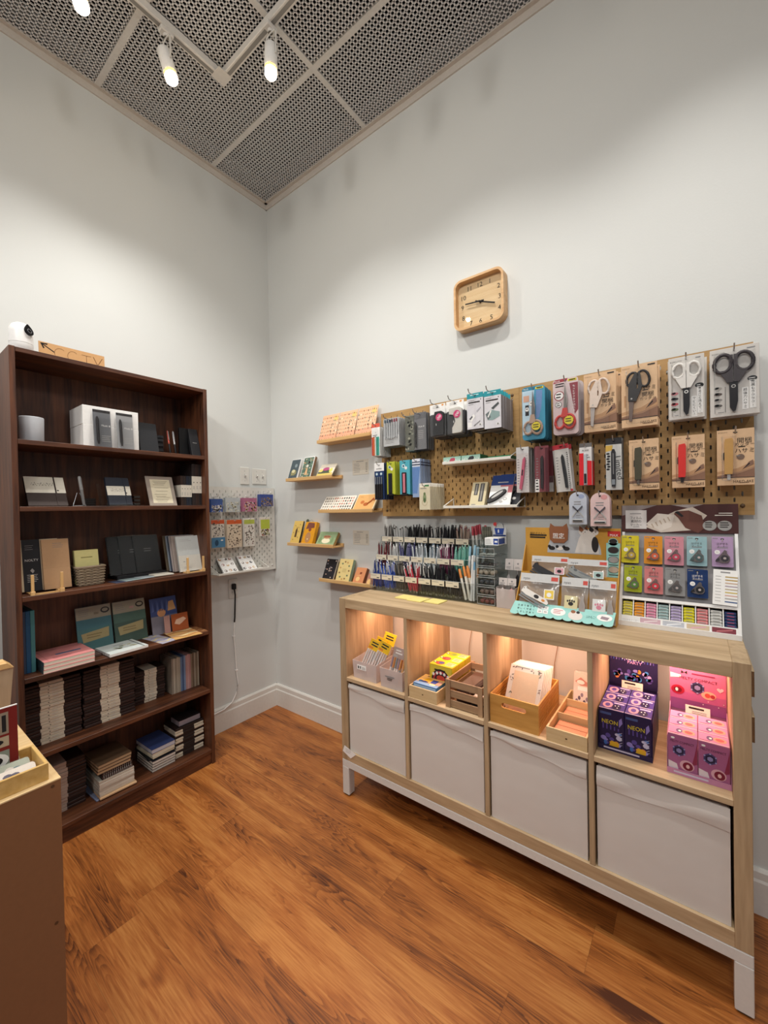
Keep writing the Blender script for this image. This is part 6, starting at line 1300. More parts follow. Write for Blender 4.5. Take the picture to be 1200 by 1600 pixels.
k.box(.0619, .0624, .004, .071, .004, .028, BLU); k.build('flat_box', t)
k = MB(); k.box(.006, .068, .076, .079, 0, .075, col('#d4d6d6', .5)); k.poly([(.014, .07), (.06, .07), (.054, .042), (.02, .042)], BLU, 1, .076); k.ell(.018, .088, .0085, .0085, col('#c7403f'), 2, .076); k.face(.007, .034, .067, .041, col('#23376e'), 1, .076); k.ell(.037, .02, .026, .012, col('#23376e'), 1, .076); k.ell(.037, .018, .024, .008, WHITE, 2, .076); k.face(.03, .05, .036, .064, WHITE, 2, .076); k.build('header_card', t)
k = MB(); k.tube([(.02, .077, .07), (.024, .077, .088), (.038, .077, .097), (.053, .077, .089), (.058, .077, .07)], .0022, col('#8d9096', .4), 6); k.build('handle_loop', t)
k = MB(); k.box(-.002, .046, -.02, .018, 0, .003, ACRYL); k.box(-.002, .046, -.02, -.018, .003, .03, ACRYL); k.box(-.002, .046, .016, .018, .003, .03, ACRYL); k.box(-.002, 0, -.018, .016, .003, .03, ACRYL); k.box(.044, .046, -.018, .016, .003, .03, ACRYL)
solo('pen_holder', k, 'small clear holder of grey markers behind the box on the drawers', 'pen holder', (1.574, -.038, 1.2065))
proto = None
for i in range(4):
    loc = (1.581+.0105*i, -.038, 1.2098); 
    if proto is None: proto = solo('marker', pen_mesh('#7c7a6a', '#8b897a', '#6a685c', .062, .0045, True), 'short olive grey marker in the small clear holder behind the drawers', 'marker', loc, (0, 0, 0), 'olive grey markers')
    else: dup(proto, loc, (0, 0, 0))
k = MB(); k.box(0, .046, 0, .034, 0, .264, ACRYL)
solo('acrylic_riser', k, 'clear acrylic riser under the small marker holder behind the drawers', 'riser', (1.5725, -.0555, TZ0)) if False else None
# frosted box of clear bags
t = thing('frosted_bin', 'frosted plastic bin holding clear charm bags beside the drawers', 'bin', (1.693, -.172, TZ0))
k = MB(); V = .0015; k.box(0, .08, 0, V, 0, .08, FROST); k.box(0, .08, .1, .1+V, 0, .1, FROST); k.box(0, V, V, .1, 0, .085, FROST); k.box(.08-V, .08, V, .1, 0, .085, FROST); k.box(V, .08-V, V, .1, 0, V, FROST); k.build('bin_body', t)
def charm(x, y, h_, c, label, z=TZ0+.002, dz=0):
    t = thing('charm_bag', label, 'charm bag', (x, y, z+dz), (-.12, 0, 0), 'clear charm bags in the frosted bin')
    k = MB(); k.face(-.018, 0, .018, h_, FILM, 2); k.face(-.018, h_*.72, .018, h_*.96, col('#ded6d2', .6), 1); k.ell(0, h_*.86, .004, .004, GREY, 3, 0, 8); k.lines(-.012, .012, h_*.78, 2, .006, .002, GREY, 3); k.build('bag', t)
    k = MB(); k.prism([(-.008, h_*.3), (.008, h_*.3), (.009, h_*.45), (.006, h_*.58), (0, h_*.64), (-.006, h_*.58), (-.009, h_*.45)], -.006, -.001, col(c, .4)); k.box(-.0012, .0012, -.004, -.002, h_*.62, h_*.72, GREY); k.build('charm', t)
charm(1.713, -.158, .125, '#d9d2cf', 'clear bag with pale charm, front left in the frosted bin')
charm(1.751, -.158, .125, '#d99aa0', 'clear bag with pink charm, front right in the frosted bin')
charm(1.713, -.09, .2, '#a7a3a2', 'clear bag with grey charm, rear left in the frosted bin')
charm(1.751, -.09, .2, '#1e1c1f', 'clear bag with black charm, rear right in the frosted bin')
# ---- cardboard display with bagged mini staplers
t = thing('counter_display', 'ochre cardboard counter display with mint scalloped edge and bagged staplers', 'counter display', (1.793, 0, TZ0))
OCH = col('#c9963f', .6); OCHD = col('#a8792f', .6); MNT = col('#9ed6cf', .55)
DW = .348
k = MB(); S = [(-.226, 0), (-.228, .045), (-.152, .155), (-.098, .262), (-.085, .262), (-.085, 0)]
for x in (0, DW-.003): k.prismx(S, x, x+.003, OCH)
k.box(.003, DW-.003, -.09, -.085, 0, .27, OCH); k.box(.003, DW-.003, -.222, -.218, 0, .045, OCH); k.box(.003, DW-.003, -.155, -.151, 0, .158, OCH); k.box(.003, DW-.003, -.218, -.09, 0, .003, OCHD); k.box(.003, DW-.003, -.151, -.09, .105, .108, OCHD)
k.build('carton_body', t)
k = MB(); k.box(0, DW, -.0925, -.0905, .0, .332, OCH)
k.txt('猫好きさんへ', .05, .308, .0105, INK, 2, -.0925, wmax=.07); k.txt('ねこ', .05, .293, .02, INK, 2, -.0925) if False else k.lines(.018, .085, .298, 2, .009, .006, INK, 2, -.0925)
k.poly([(.185+.098*math.cos(a), .232+.106*math.sin(a)) for a in [PI*i/20 for i in range(21)]], col('#b9bcc0'), 1, -.0925)
k.face(.305, .302, .347, .322, col('#c7342f'), 2, -.0925); k.txt('MAX', .326, .307, .013, WHITE, 3, -.0925)
k.build('header_card', t)
k = MB(); cx, cz = .132, .316
k.prism([(cx-.034, cz-.03), (cx-.02, cz-.044), (cx+.02, cz-.044), (cx+.034, cz-.03), (cx+.036, cz+.01), (cx+.031, cz+.034), (cx+.016, cz+.022), (cx-.016, cz+.022), (cx-.031, cz+.034), (cx-.036, cz+.01)], -.097, -.095, col('#8d5a3c', .6)); k.txt('限定', cx, cz-.016, .022, WHITE, 1, -.097); k.lines(cx-.022, cx+.022, cz-.026, 1, .01, .003, OFFW, 1, -.097, 0); k.build('badge', t)
# cat photograph on the header: seated calico cats
k = MB(); CW = col('#e3dcd4', .6); CBR = col('#9c6545', .6); CBK = col('#2f2b2b', .6)
k.poly([(.19, .235), (.275, .235), (.272, .285), (.25, .325), (.225, .33), (.205, .29)], CW, 3, -.0925)
for cx_, m1, m2 in ((.222, CBR, CW), (.258, CBK, CBR)):
    k.ell(cx_, .318, .017, .015, CW, 4, -.0925); k.poly([(cx_-.016, .322), (cx_-.014, .342), (cx_-.003, .331)], m1, 4, -.0925); k.poly([(cx_+.016, .322), (cx_+.014, .342), (cx_+.003, .331)], m1, 4, -.0925); k.ell(cx_-.007, .325, .008, .007, m1, 5, -.0925); k.ell(cx_-.006, .317, .0016, .002, CBK, 6, -.0925); k.ell(cx_+.006, .317, .0016, .002, CBK, 6, -.0925); k.ell(cx_, .311, .0016, .001, col('#c98a86'), 6, -.0925)
k.ell(.262, .27, .012, .03, CBK, 4, -.0925)
for i, x in enumerate((.105, .135, .16)): k.ell(x, .25, .012, .008, [CBK, CW, CBK][i], 3, -.0925); k.ell(x-.01, .257, .006, .006, CBK, 3, -.0925)
k.build('cat_picture', t)
k = MB(); k.face(.3, .15, .346, .278, MNT, 2, -.0935); k.ell(.323, .282, .016, .014, MNT, 2, -.0935)
for i, (z, c) in enumerate(((.252, '#3a302e'), (.216, '#a8a5a3'), (.179, '#c9b9a8'))): k.ell(.323, z, .0185, .0135, col('#5c7a78'), 3, -.0935); k.ell(.323, z, .0165, .0115, col(c), 4, -.0935); k.lines(.308, .338, z-.021, 1, .01, .003, INK, 3, -.0935, 0)
k.ell(.323, .285, .013, .009, CBK, 4, -.0935); k.build('side_panel_print', t)
k = MB(); fl = []
n = 11
for i in range(n):
    x0 = -.012+i*(DW+.006)/n; x1 = x0+(DW+.006)/n
    fl += [(x0+(x1-x0)*(.5-.5*math.cos(PI*q/6)), .004-.008*math.sin(PI*q/6)) for q in range(6)]
fl.append((DW-.006, .004))
k.M = Matrix.Translation((0, -.256, .010)) @ Matrix.Rotation(-.62, 4, 'X')
k.prism([(.0, .05), *fl[:1], *fl[1:], (DW, .05)], -.001, .0005, MNT)
for r_ in range(3):
    for c in range(6): k.txt('文具で毎日を楽しく可愛くしまし'[(r_*6+c) % 15], .018+.0115*c, .034-.0125*r_, .0085, INK, 2, -.001)
for i in range(2):
    for j in range(2): k.face(.09+.02*i, .012+.016*j, .108+.02*i, .026+.016*j, WHITE, 2, -.001); k.face(.094+.02*i, .016+.016*j, .104+.02*i, .022+.016*j, GREYL, 3, -.001)
k.ell(.163, .026, .026, .015, WHITE, 2, -.001); k.lines(.147, .18, .032, 3, .006, .002, col('#c9575a'), 3, -.001)
k.ell(.222, .02, .024, .017, CW, 2, -.001); k.ell(.214, .034, .008, .006, CBR, 3, -.001); k.ell(.23, .033, .006, .005, CBK, 3, -.001)
k.ell(.315, .026, .024, .013, WHITE, 2, -.001); k.poly([(.302, .021), (.324, .018), (.33, .028), (.306, .031)], col('#9a8890'), 3, -.001); k.txt('ふわもこ!', .272, .022, .012, col('#3d6a68'), 2, -.001, wmax=.03)
k.build('scalloped_flap', t)
def bag(x0, x1, y, z0, h_, lean, label, fn):
    w_ = x1-x0; t = thing('stapler_bag', label, 'stapler bag', (1.793+(x0+x1)/2, y, TZ0+z0), (-lean, 0, 0), 'bagged mini staplers in the cardboard display')
    k = MB(); nx, nz = 14, 10
    for side in (-1, 1):
        V = []; F = []
        for j in range(nz+1):
            for i in range(nx+1):
                u, v = i/nx, j/nz; wv = .013*max(0, math.sin(PI*u))**.6*max(0, math.sin(PI*min(1, v*1.25)))**.7 if v < .8 else 0
                V.append(((u-.5)*w_*(1+.02*math.sin(v*9+side)), side*wv+.0015*math.sin(u*17+v*13+side), v*h_))
        for j in range(nz):
            for i in range(nx): q = j*(nx+1)+i; F.append([q, q+1, q+nx+2, q+nx+1])
        k.add(V, F, FILM if side < 0 else BAGB, True)
    k.build('bag', t)
    k = MB(); k.face(-w_/2, h_*.8, w_/2, h_*1.0, col('#c9c9c8', .4), 1, -.002); k.txt('Kipuu' if False else 'nyan', -w_*.42, h_*.87, .014, col('#55565a'), 2, -.002, al='L', wmax=w_*.26); k.face(w_*.3, h_*.84, w_*.47, h_*.94, col('#c9534a'), 2, -.002); k.face(-w_/2, h_*.79, w_/2, h_*.8, WHITE, 2, -.002); k.build('zip_header', t)
    fn(t, w_, h_)
def stap(c1, c2, spots, tagc):
    def f(t, w_, h_):
        k = MB(); k.M = Matrix.Translation((-.012, -.004, h_*.38)) @ Matrix.Rotation(math.radians(20), 4, 'Y') @ Matrix.Scale(1.12, 4)
        k.prism([(-.05, .004), (-.047, .02), (-.04, .026), (-.036, .019), (.04, .012), (.048, .004), (.046, -.004), (-.03, -.002)], -.008, .004, col(c1, .4))
        for (x, z, rx, rz, c) in spots: k.ell(x, z, rx, rz, col(c, .4), 1, -.008)
        k.ell(-.044, .017, .0014, .0018, BLACK, 2, -.008, 8); k.build('stapler_body', t)
        k = MB(); k.M = Matrix.Translation((-.014, -.003, h_*.38)) @ Matrix.Rotation(math.radians(26), 4, 'Y') @ Matrix.Scale(1.1, 4); k.prism([(-.048, -.012), (.046, -.012), (.046, -.005), (-.045, -.003)], -.007, .003, col(c2, .35, .3)); k.prism([(-.05, -.02), (.044, -.02), (.044, -.016), (-.05, -.015)], -.007, .003, col(c2, .35, .3)); k.build('staple_base', t)
        k = MB(); k.face(w_*.16, h_*.38, w_*.42, h_*.62, WHITE, 1, -.013); k.face(w_*.18, h_*.4, w_*.4, h_*.6, col(tagc), 2, -.013); k.ell(w_*.29, h_*.49, w_*.06, h_*.055, CBK if tagc != '#e8c95a' else WHITE, 3, -.013); k.build('picture_tag', t)
    return f
def memo(tc, tc2, cc):
    def f(t, w_, h_):
        k = MB(); k.box(-w_*.36, w_*.14, -.006, 0, h_*.05, h_*.55, col(tc, .55), .001); k.face(-w_*.36, h_*.05, w_*.14, h_*.24, col(tc2), 1, -.006); k.lines(-w_*.3, w_*.08, h_*.15, 1, .01, .006, WHITE, 2, -.006)
        k.ell(-w_*.11, h_*.36, .0085, .007, col(cc), 2, -.006)
        for a in (-.011, -.004, .004, .011): k.ell(-w_*.11+a, h_*.36+.012-abs(a)*.25, .003, .004, col(cc), 2, -.006)
        k.build('staple_box', t)
        k = MB(); k.prism([(w_*.2, h_*.08), (w_*.42, h_*.08), (w_*.42, h_*.35), (w_*.36, h_*.48), (w_*.38, h_*.58), (w_*.31, h_*.55), (w_*.24, h_*.58), (w_*.25, h_*.46), (w_*.2, h_*.36)], -.008, -.001, col('#a29a96', .5)); k.build('mini_stapler', t)
    return f
bag(.04, .178, -.162, .112, .112, .25, 'clear bag with black cat-shaped stapler, upper left in the display', stap('#2f2e31', '#4a4a4d', [], '#d9a3ad'))
bag(.176, .312, -.162, .108, .112, .25, 'clear bag with grey striped stapler, upper right in the display', stap('#8f9290', '#6a6c6d', [(.0, .012, .02, .003, '#75787a'), (-.03, .014, .006, .004, '#5e6163')], '#a8c2bd'))
bag(.014, .158, -.236, .012, .152, .30, 'clear bag with white calico stapler, lower left in the display', stap('#e8e4de', '#8d8f91', [(.005, .007, .009, .006, '#2f2b2b'), (.03, .005, .006, .004, '#d98f4a')], '#e8c95a'))
bag(.168, .258, -.236, .01, .15, .30, 'clear bag with paw print staple box, lower middle in the display', memo('#e3d8ab', '#3f9c94', '#2d2a2a'))
bag(.262, .346, -.236, .008, .15, .30, 'clear bag with white and mint staple box, lower right in the display', memo('#e6e6e4', '#8fd0d3', '#d9899c'))
# ---- white display of correction-style marker tapes
MX0, MX1 = 2.141, 2.469; MWD = MX1-MX0
t = thing('tape_display', 'white counter display of coloured marker tapes with brown header card', 'counter display', (MX0, 0, TZ0))
leanA = math.atan2(.115, .295); LM = Matrix.Translation((0, -.168, .012)) @ Matrix.Rotation(-leanA, 4, 'X'); WDP = col('#e9e8e6', .45)
k = MB()
for x in (0, MWD-.008): k.prismx([(-.176, 0), (-.176, .012), (-.052, .322), (-.035, .322), (-.035, 0)], x, x+.008, WDP)
k.box(.008, MWD-.008, -.17, -.035, 0, .012, WDP); k.box(.008, MWD-.008, -.04, -.035, .012, .32, WDP); k.box(0, MWD, -.178, -.17, 0, .016, WDP)
k.M = LM; k.box(.008, MWD-.008, .0, .004, .09, .33, col('#8a8788', .5)); k.box(.008, MWD-.008, -.006, .004, .078, .088, WDP); k.box(.008, MWD-.008, -.004, .002, -.002, .022, WDP); k.box(.008, MWD-.008, .03, .034, .022, .08, DARK); k.box(.008, MWD-.008, .0, .03, .02, .022, WDP)
for i in range(1, 9): k.box(.008+(MWD-.016)*i/9-.0015, .008+(MWD-.016)*i/9+.0015, -.002, .032, .022, .078, WDP)
for i in range(5):
    if i == 0: k.txt('はがせるマーカー', .036, .006, .008, GREYL, 1, -.004, wmax=.05); continue
    x = .07+.051*(i-1)*1.26-.006; k.face(x, .001, x+.058, .018, col(['#c9a6b0', '#b9bcc4', '#cdb89a', '#7d3540'][i-1]), 1, -.004); k.poly([(x+.01, .003), (x+.05, .012), (x+.05, .016), (x+.012, .008)], col(['#e6d3d6', '#e4e6ea', '#d9a9b4', '#b9696f'][i-1]), 2, -.004)
k.build('display_body', t)
k = MB(); k.M = Matrix.Translation((0, -.052, .318)) @ Matrix.Rotation(-.05, 4, 'X'); BRN = col('#4e2d2b', .55)
k.box(-.002, MWD+.002, -.002, .0, 0, .098, BRN); k.poly([(.07, .02), (.16, .075), (.21, .09), (.25, .06), (.21, .01), (.12, .0)], col('#d6c9bb'), 1, -.002); k.poly([(.075, .03), (.11, .068), (.16, .062), (.15, .02), (.12, .005)], col('#e3d9cd'), 2, -.002)
k.poly([(.165, .075), (.20, .078), (.235, .06), (.245, .02), (.225, .0), (.19, .018), (.17, .052), (.158, .066)], col('#6b4238'), 3, -.002); k.poly([(.16, .072), (.18, .055), (.186, .058), (.17, .076)], DARK, 4, -.002)
k.poly([(.0, .06), (.11, .098), (.0, .098)], col('#8f8583'), 1, -.002); k.poly([(.15, .098), (.2, .086), (.24, .098)], col('#a39a98'), 1, -.002)
for i in range(5): k.poly([(.09+.012*i, .03+.006*i), (.094+.012*i, .032+.006*i), (.1+.012*i, .018+.006*i), (.097+.012*i, .016+.006*i)], col('#c0ae9b'), 3, -.002)
k.face(.011, .012, .077, .08, col('#dcd8d5'), 3, -.002); k.txt('フィルム', .044, .052, .0115, INK, 4, -.002, wmax=.036); k.txt('素材の', .044, .039, .0115, INK, 4, -.002, wmax=.036); k.txt('マーカー', .044, .026, .0115, INK, 4, -.002, wmax=.036); k.lines(.025, .06, .066, 1, .01, .0025, GREY, 4, -.002, 0); k.lines(.035, .055, .018, 1, .01, .002, GREY, 4, -.002, 0)
for x in (.256, .295): k.ell(x, .026, .0185, .017, col('#a5a39f'), 4, -.002); k.lines(x-.012, x+.012, .034, 3, .007, .003, INK, 5, -.002)
k.lines(.28, .315, .066, 1, .01, .003, OFFW, 4, -.002, 0); k.lines(.27, .315, .059, 1, .01, .003, OFFW, 4, -.002, 0); k.build('header_card', t)
def onlean(px, pz, y=-.001):
    return Vector((MX0, 0, TZ0))+LM @ Vector((px-MX0, y, pz))
def tape(xc, zb, w_, h_, c, reel, n, label, nm, dark=False):
    s0 = (zb-.012-TZ0)/math.cos(leanA)
    for i in range(n-1, -1, -1):
        loc = onlean(xc, s0, -.006-.009*(n-1-i))
        lab = f'{label}, {"front" if i == n-1 else "behind the front one"}' if n > 1 else label
        if i == n-1:
            loc = onlean(xc, s0, -.006-.009*(n-1)); t = thing('marker_tape_pack', lab, 'marker tape', loc, (-leanA*.55, 0, 0), nm)
            k = MB(); k.prism(rr_card(w_, h_, .003), -.001, .004, col(c, .5)); ink = WHITE if dark else INK
            k.txt('はがせる', 0, h_*.76, .0085, ink, 2, -.001, wmax=w_*.5); k.txt('マーカー', 0, h_*.665, .0085, ink, 2, -.001, wmax=w_*.5); k.lines(-w_*.45, -w_*.2, h_*.93, 1, .01, .002, GREY, 2, -.001, 0); k.lines(-w_*.25, w_*.25, h_*.62, 1, .01, .0022, GREY, 2, -.001, 0); k.ell(-w_*.24, h_*.48, w_*.13, w_*.13, WHITE, 2, -.001); k.lines(-w_*.31, -w_*.17, h_*.49, 2, .004, .0015, GREYL, 3, -.001, 0); k.ell(0, h_*.92, .005, .0025, DARK, 2, -.001, 10); k.build('card', t)
            k = MB(); k.prism([(-w_*.34, h_*.18), (-w_*.3, h_*.24), (-w_*.02, h_*.46), (w_*.1, h_*.56), (w_*.2, h_*.52), (w_*.2, h_*.44), (w_*.33, h_*.34), (w_*.34, h_*.22), (w_*.24, h_*.14), (w_*.0, h_*.12)], -.006, -.001, clear('tape_shell', '#d9d3d0', .1, .1, .35, '#8a807c')); k.build('tape_body', t)
            k = MB(); k.ell(w_*.1, h_*.28, w_*.19, w_*.19, col(reel, .4), 0, -.0066); k.ell(w_*.1, h_*.28, w_*.07, w_*.07, col('#b5a9a6', .4), 1, -.0066); k.prism([(-w_*.34, h_*.18), (-w_*.3, h_*.24), (-w_*.16, h_*.3), (-w_*.14, h_*.2)], -.0068, -.001, col(reel, .4)); k.build('tape_reel', t)
        else:
            k = MB(); k.prism(rr_card(w_, h_, .003), -.001, .004, col(c, .5)); solo('marker_tape_pack', k, lab, 'marker tape', loc, (-leanA*.55, 0, 0), nm)
    hz = s0+h_*.93; p = onlean(xc, hz, 0)
    k = MB(); k.tube([(0, .004, 0), (0, -.03, 0), (0, -.034, .008)], .0014, WHITE, 6); solo('peg_hook', k, f'thin white hook carrying the {nm.split(" marker")[0]} marker tape', 'hook', p, (0, 0, 0), 'thin white hooks of the tape display')
TW, TH = .054, .098
for xc, zb, c, reel, nm, dk in ((2.170, 1.147, '#f7ea3e', '#b3962f', 'bright yellow', 0), (2.240, 1.147, '#fbb63f', '#c9562f', 'orange', 0), (2.300, 1.147, '#f2b3c1', '#b5384f', 'rose pink', 0), (2.362, 1.149, '#bfe0e5', '#3f5556', 'pale blue', 0), (2.428, 1.150, '#dcc0e2', '#2c2730', 'lilac', 0),
                                (2.182, 1.05, '#cdd43a', '#4f7a2c', 'lime', 0), (2.243, 1.05, '#f5a5a5', '#c22f3a', 'coral pink', 0), (2.303, 1.05, '#bababa', '#4b4a4b', 'grey', 0), (2.363, 1.05, '#2f4f8c', '#1a1b20', 'navy blue', 1)):
    tape(xc, zb, TW, TH if zb > 1.1 else .092, c, reel, 2, f'{nm} marker tape card on the white display', f'{nm} marker tape cards', dk)
s0 = (1.036-.012-TZ0)/math.cos(leanA)
t = thing('sample_card', 'white sample card with coloured stripes at the right of the tape display', 'sample card', onlean(2.430, s0, -.012), (-leanA*.8, .04, 0))
k = MB(); k.box(-.03, .03, 0, .001, 0, .112, WHITE); k.lines(-.012, .012, .102, 1, .01, .004, GREY, 1, 0, 0)
for i, h in enumerate(('#b59a54', '#b9964a', '#c9a98f', '#a99aa6', '#b7a98a', '#c7b04e', '#d3a79a', '#a8a49f', '#2d4f86')): k.face(0, .088-.0098*i, .03, .0915-.0098*i, col(h), 1); k.lines(-.024, -.01, .089-.0098*i, 1, .01, .002, GREYL, 1, 0, 0)
k.build('printed_card', t)
for i, (h, nm) in enumerate((('#dccd52', 'yellow'), ('#e59c33', 'orange'), ('#df94b0', 'pink'), ('#a3bcbc', 'grey blue'), ('#b7a9cc', 'lilac'), ('#d9d02f', 'bright yellow'), ('#dd9090', 'coral'), ('#d0d0cc', 'silver white'), ('#2a3b66', 'navy'))):
    x = MX0+.008+(MWD-.016)*(i+.5)/9; proto = None
    for j in range(5):
        loc = onlean(x, .0225+j*.0098, .002); rot = (-leanA*.3, R.uniform(-.04, .04), 0); lab = f'{nm} refill in the tape display bottom row, {nth(j, 5)} of five'
        if proto is None:
            k = MB(); k.box(-.0145, .0145, 0, .026, 0, .0088, col(h, .5), .002); k.face(-.012, .002, .012, .0065, col(h, .5), 1); k.lines(-.008, .009, .0035, 1, .01, .0022, GREY if nm != 'navy' else col('#b4566f'), 2, 0, 0); proto = solo('tape_refill', k, lab, 'tape refill', loc, rot, f'{nm} refills')
        else: dup(proto, loc, rot, lab, f'{nm} refills')
# ------------------------------------------------------------------ open cells of the shelving unit (floor z=.57)
CZ = MZ
def openbin(name, x0, x1, y0, y1, h_, label, m, cat='bin', th=.0016, taper=.004, hb=None):
    t = thing(name, label, cat, ((x0+x1)/2, y0, CZ)); w_ = x1-x0; d_ = y1-y0; hb = hb or h_; k = MB()
    def quad_wall(a, b, ha, hb_):
        pass
    k.box(-w_/2+taper, w_/2-taper, taper, d_-taper, 0, th, m)
    k.add([(-w_/2+taper, taper, 0), (w_/2-taper, taper, 0), (w_/2, 0, h_), (-w_/2, 0, h_), (-w_/2+taper, taper+th, 0), (w_/2-taper, taper+th, 0), (w_/2, th, h_), (-w_/2, th, h_)], [(0,1,2,3), (5,4,7,6), (3,2,6,7)], m)
    k.add([(-w_/2+taper, d_-taper, 0), (w_/2-taper, d_-taper, 0), (w_/2, d_, hb), (-w_/2, d_, hb), (-w_/2+taper, d_-taper-th, 0), (w_/2-taper, d_-taper-th, 0), (w_/2, d_-th, hb), (-w_/2, d_-th, hb)], [(1,0,3,2), (4,5,6,7), (3,7,6,2)], m)
    for s in (-1, 1):
        a, b = s*(w_/2-taper), s*w_/2; ti = -s*th
        k.add([(a, taper, 0), (a, d_-taper, 0), (b, d_, hb), (b, 0, h_), (a+ti, taper, 0), (a+ti, d_-taper, 0), (b+ti, d_, hb), (b+ti, 0, h_)], [(0,1,2,3), (5,4,7,6), (3,2,6,7)], m)
    k.build('bin_body', t); return t
t = openbin('clear_bin', 1.062, 1.205, -.377, -.20, .082, 'frosted plastic bin of yellow topped pen packs, left in the leftmost cell', FROST, hb=.1)
k = MB(); k.box(-.042, .012, -.0012, 0, .045, .066, WHITE); k.face(-.037, .05, -.03, .062, INK, 1, -.0012); k.face(-.024, .05, -.019, .062, INK, 1, -.0012); k.lines(-.012, .008, .056, 2, .006, .002, GREY, 1, -.0012); k.build('price_sticker', t)
t = openbin('clear_bin', 1.228, 1.352, -.382, -.20, .085, 'frosted plastic bin of pen packs beside the divider in the leftmost cell', FROST, hb=.1)
k = MB(); k.face(-.03, .05, .02, .056, GREY, 1, -.001); k.lines(-.02, .01, .044, 2, .006, .003, INK, 1, -.001); k.build('price_sticker', t)
YP = col('#efc81e', .5)
def tallpack(x, y, lean, rz, roll, label, top=YP, h_=.175, w_=.062, grp='yellow topped pen packs', pens=('#e4dedb', '#d9d3d0', '#cfd3d6'), caps=None):
    t = thing('pen_pack', label, 'pen pack', (x, y, CZ+.004), (-lean, roll, rz), grp)
    k = MB(); k.box(-w_/2, w_/2, .002, .003, h_*.72, h_, top, .0005); k.txt('12色' if False else 'PEN', w_*.12, h_*.9, .007, INK, 1, .002, wmax=w_*.3) if False else k.lines(-w_*.3, w_*.35, h_*.9, 2, .012, .006, INK if top is YP else WHITE, 1, .002); k.face(-w_*.45, h_*.74, -w_*.05, h_*.8, col('#e08a2a') if top is YP else GREYL, 1, .002); k.build('header_card', t)
    n = 5
    for i in range(n):
        x_ = -w_*.4+w_*.8*i/(n-1); k = MB(); k.tube([(x_, 0, .004), (x_, 0, h_*.45)], .0044, col(pens[i % len(pens)], .35), 8); k.tube([(x_, 0, h_*.45), (x_, 0, h_*.72)], .0042, col((caps or ['#dcdcda', '#c9cccf', '#e6e4e2'])[i % 3], .35), 8); k.build('pen', t)
    k = MB(); k.face(-w_/2-.002, 0, w_/2+.002, h_*.98, FILM, 1, -.0055); k.build('sleeve', t)
tallpack(1.098, -.352, .42, .0, .22, 'yellow topped clear pen pack, front left in the frosted bin')
tallpack(1.152, -.348, .40, .0, .26, 'yellow topped clear pen pack, front right in the frosted bin')
tallpack(1.115, -.322, .40, .0, .2, 'yellow topped clear pen pack, middle row left in the frosted bin', h_=.18)
tallpack(1.150, -.300, .40, .0, .15, 'yellow topped clear pen pack, tallest at the back of the frosted bin', h_=.2, w_=.07)
GRP = col('#b9a6a0', .5)
tallpack(1.272, -.356, .32, 0, .1, 'clear pen pack with greyish header, front left beside the divider', GRP, .165, .06, 'greyish headed pen packs', ('#dfe0e0', '#8f9aa0', '#e3e1de'), ['#9a8fa0', '#c98a4a', '#7f8f95'])
tallpack(1.322, -.345, .32, 0, .06, 'clear pen pack with greyish header, front right beside the divider', GRP, .165, .06, 'greyish headed pen packs', ('#d9dada', '#c9a06a', '#e3e1de'), ['#c9934f', '#d9a05a', '#8f7a88'])
tallpack(1.315, -.30, .3, 0, .05, 'clear pen pack with greyish header, rear beside the divider', GRP, .19, .066, 'greyish headed pen packs', ('#d9dada', '#c9a06a', '#e3e1de'), ['#c9934f', '#d9a05a', '#8f7a88'])
# second cell
def woodtray(name, x0, x1, y0, y1, h_, label, m, th=.006, cat='tray', notch=True, divs=(), floor=.005, knot=True):
    t = thing(name, label, cat, ((x0+x1)/2, y0, CZ)); w_, d_ = x1-x0, y1-y0
    k = MB(); k.box(-w_/2, w_/2, 0, th, 0, h_, m, .0008); k.ell(0, h_*.5, .0035, .0025, col('#5e4427'), 1) if knot else None; k.build('front_panel', t)
    k = MB(); k.box(-w_/2, w_/2, d_-th, d_, 0, h_, m, .0008); k.build('rear_panel', t)
    for s in (-1, 1): k = MB(); k.box(s*w_/2, s*(w_/2-th), th, d_-th, 0, h_, m, .0008); k.build('side_panel', t)
    k = MB(); k.box(-w_/2+th, w_/2-th, th, d_-th, 0, floor, m); k.build('tray_floor', t)
    for dy in divs: k = MB(); k.box(-w_/2+th, w_/2-th, dy-.0025, dy+.0025, floor, h_-.002, m); k.build('divider_strip', t)
    return t
woodtray('wooden_tray', 1.393, 1.527, -.393, -.265, .05, 'small pale wood tray holding a blue box in the second cell', PALEBOX)
k = MB(); k.box(-.056, .056, 0, .1, 0, .056, col('#3f78ad', .5), .001); k.face(-.052, .03, .052, .052, col('#9db8d6'), 1)
k.M = Matrix.Translation((0, 0, .0561)) @ Matrix.Rotation(-PI/2, 4, 'X'); k.face(-.056, .024, .056, .1, col('#e3bf72'), 0); k.face(-.056, 0, .056, .024, col('#88a8cf'), 0); k.ell(-.012, .052, .017, .016, col('#e8b828'), 2); k.face(.008, .03, .034, .062, col('#3d4fa0'), 2); k.ell(.026, .018, .014, .008, col('#e9e2c4'), 2); k.ell(-.038, .03, .009, .008, col('#3a6a9c'), 3)
for i in range(5): k.ell(-.03+.016*i, .086, .006, .004, col(['#3c2a4a', '#b8433a', '#3c2a4a', '#c07a9c', '#4a3a33'][i]), 2, n=8)
k.poly([(.036, .05), (.05, .07), (.054, .03), (.04, .022)], col('#d9a49c'), 2); k.ell(-.02, .03, .02, .007, col('#31427f'), 1)
solo('crayon_box', k, 'blue and yellow picture box in the small pale wood tray', 'box', (1.463, -.381, CZ+.0055), (0, 0, 0))
YB = col('#d9c22e', .5)
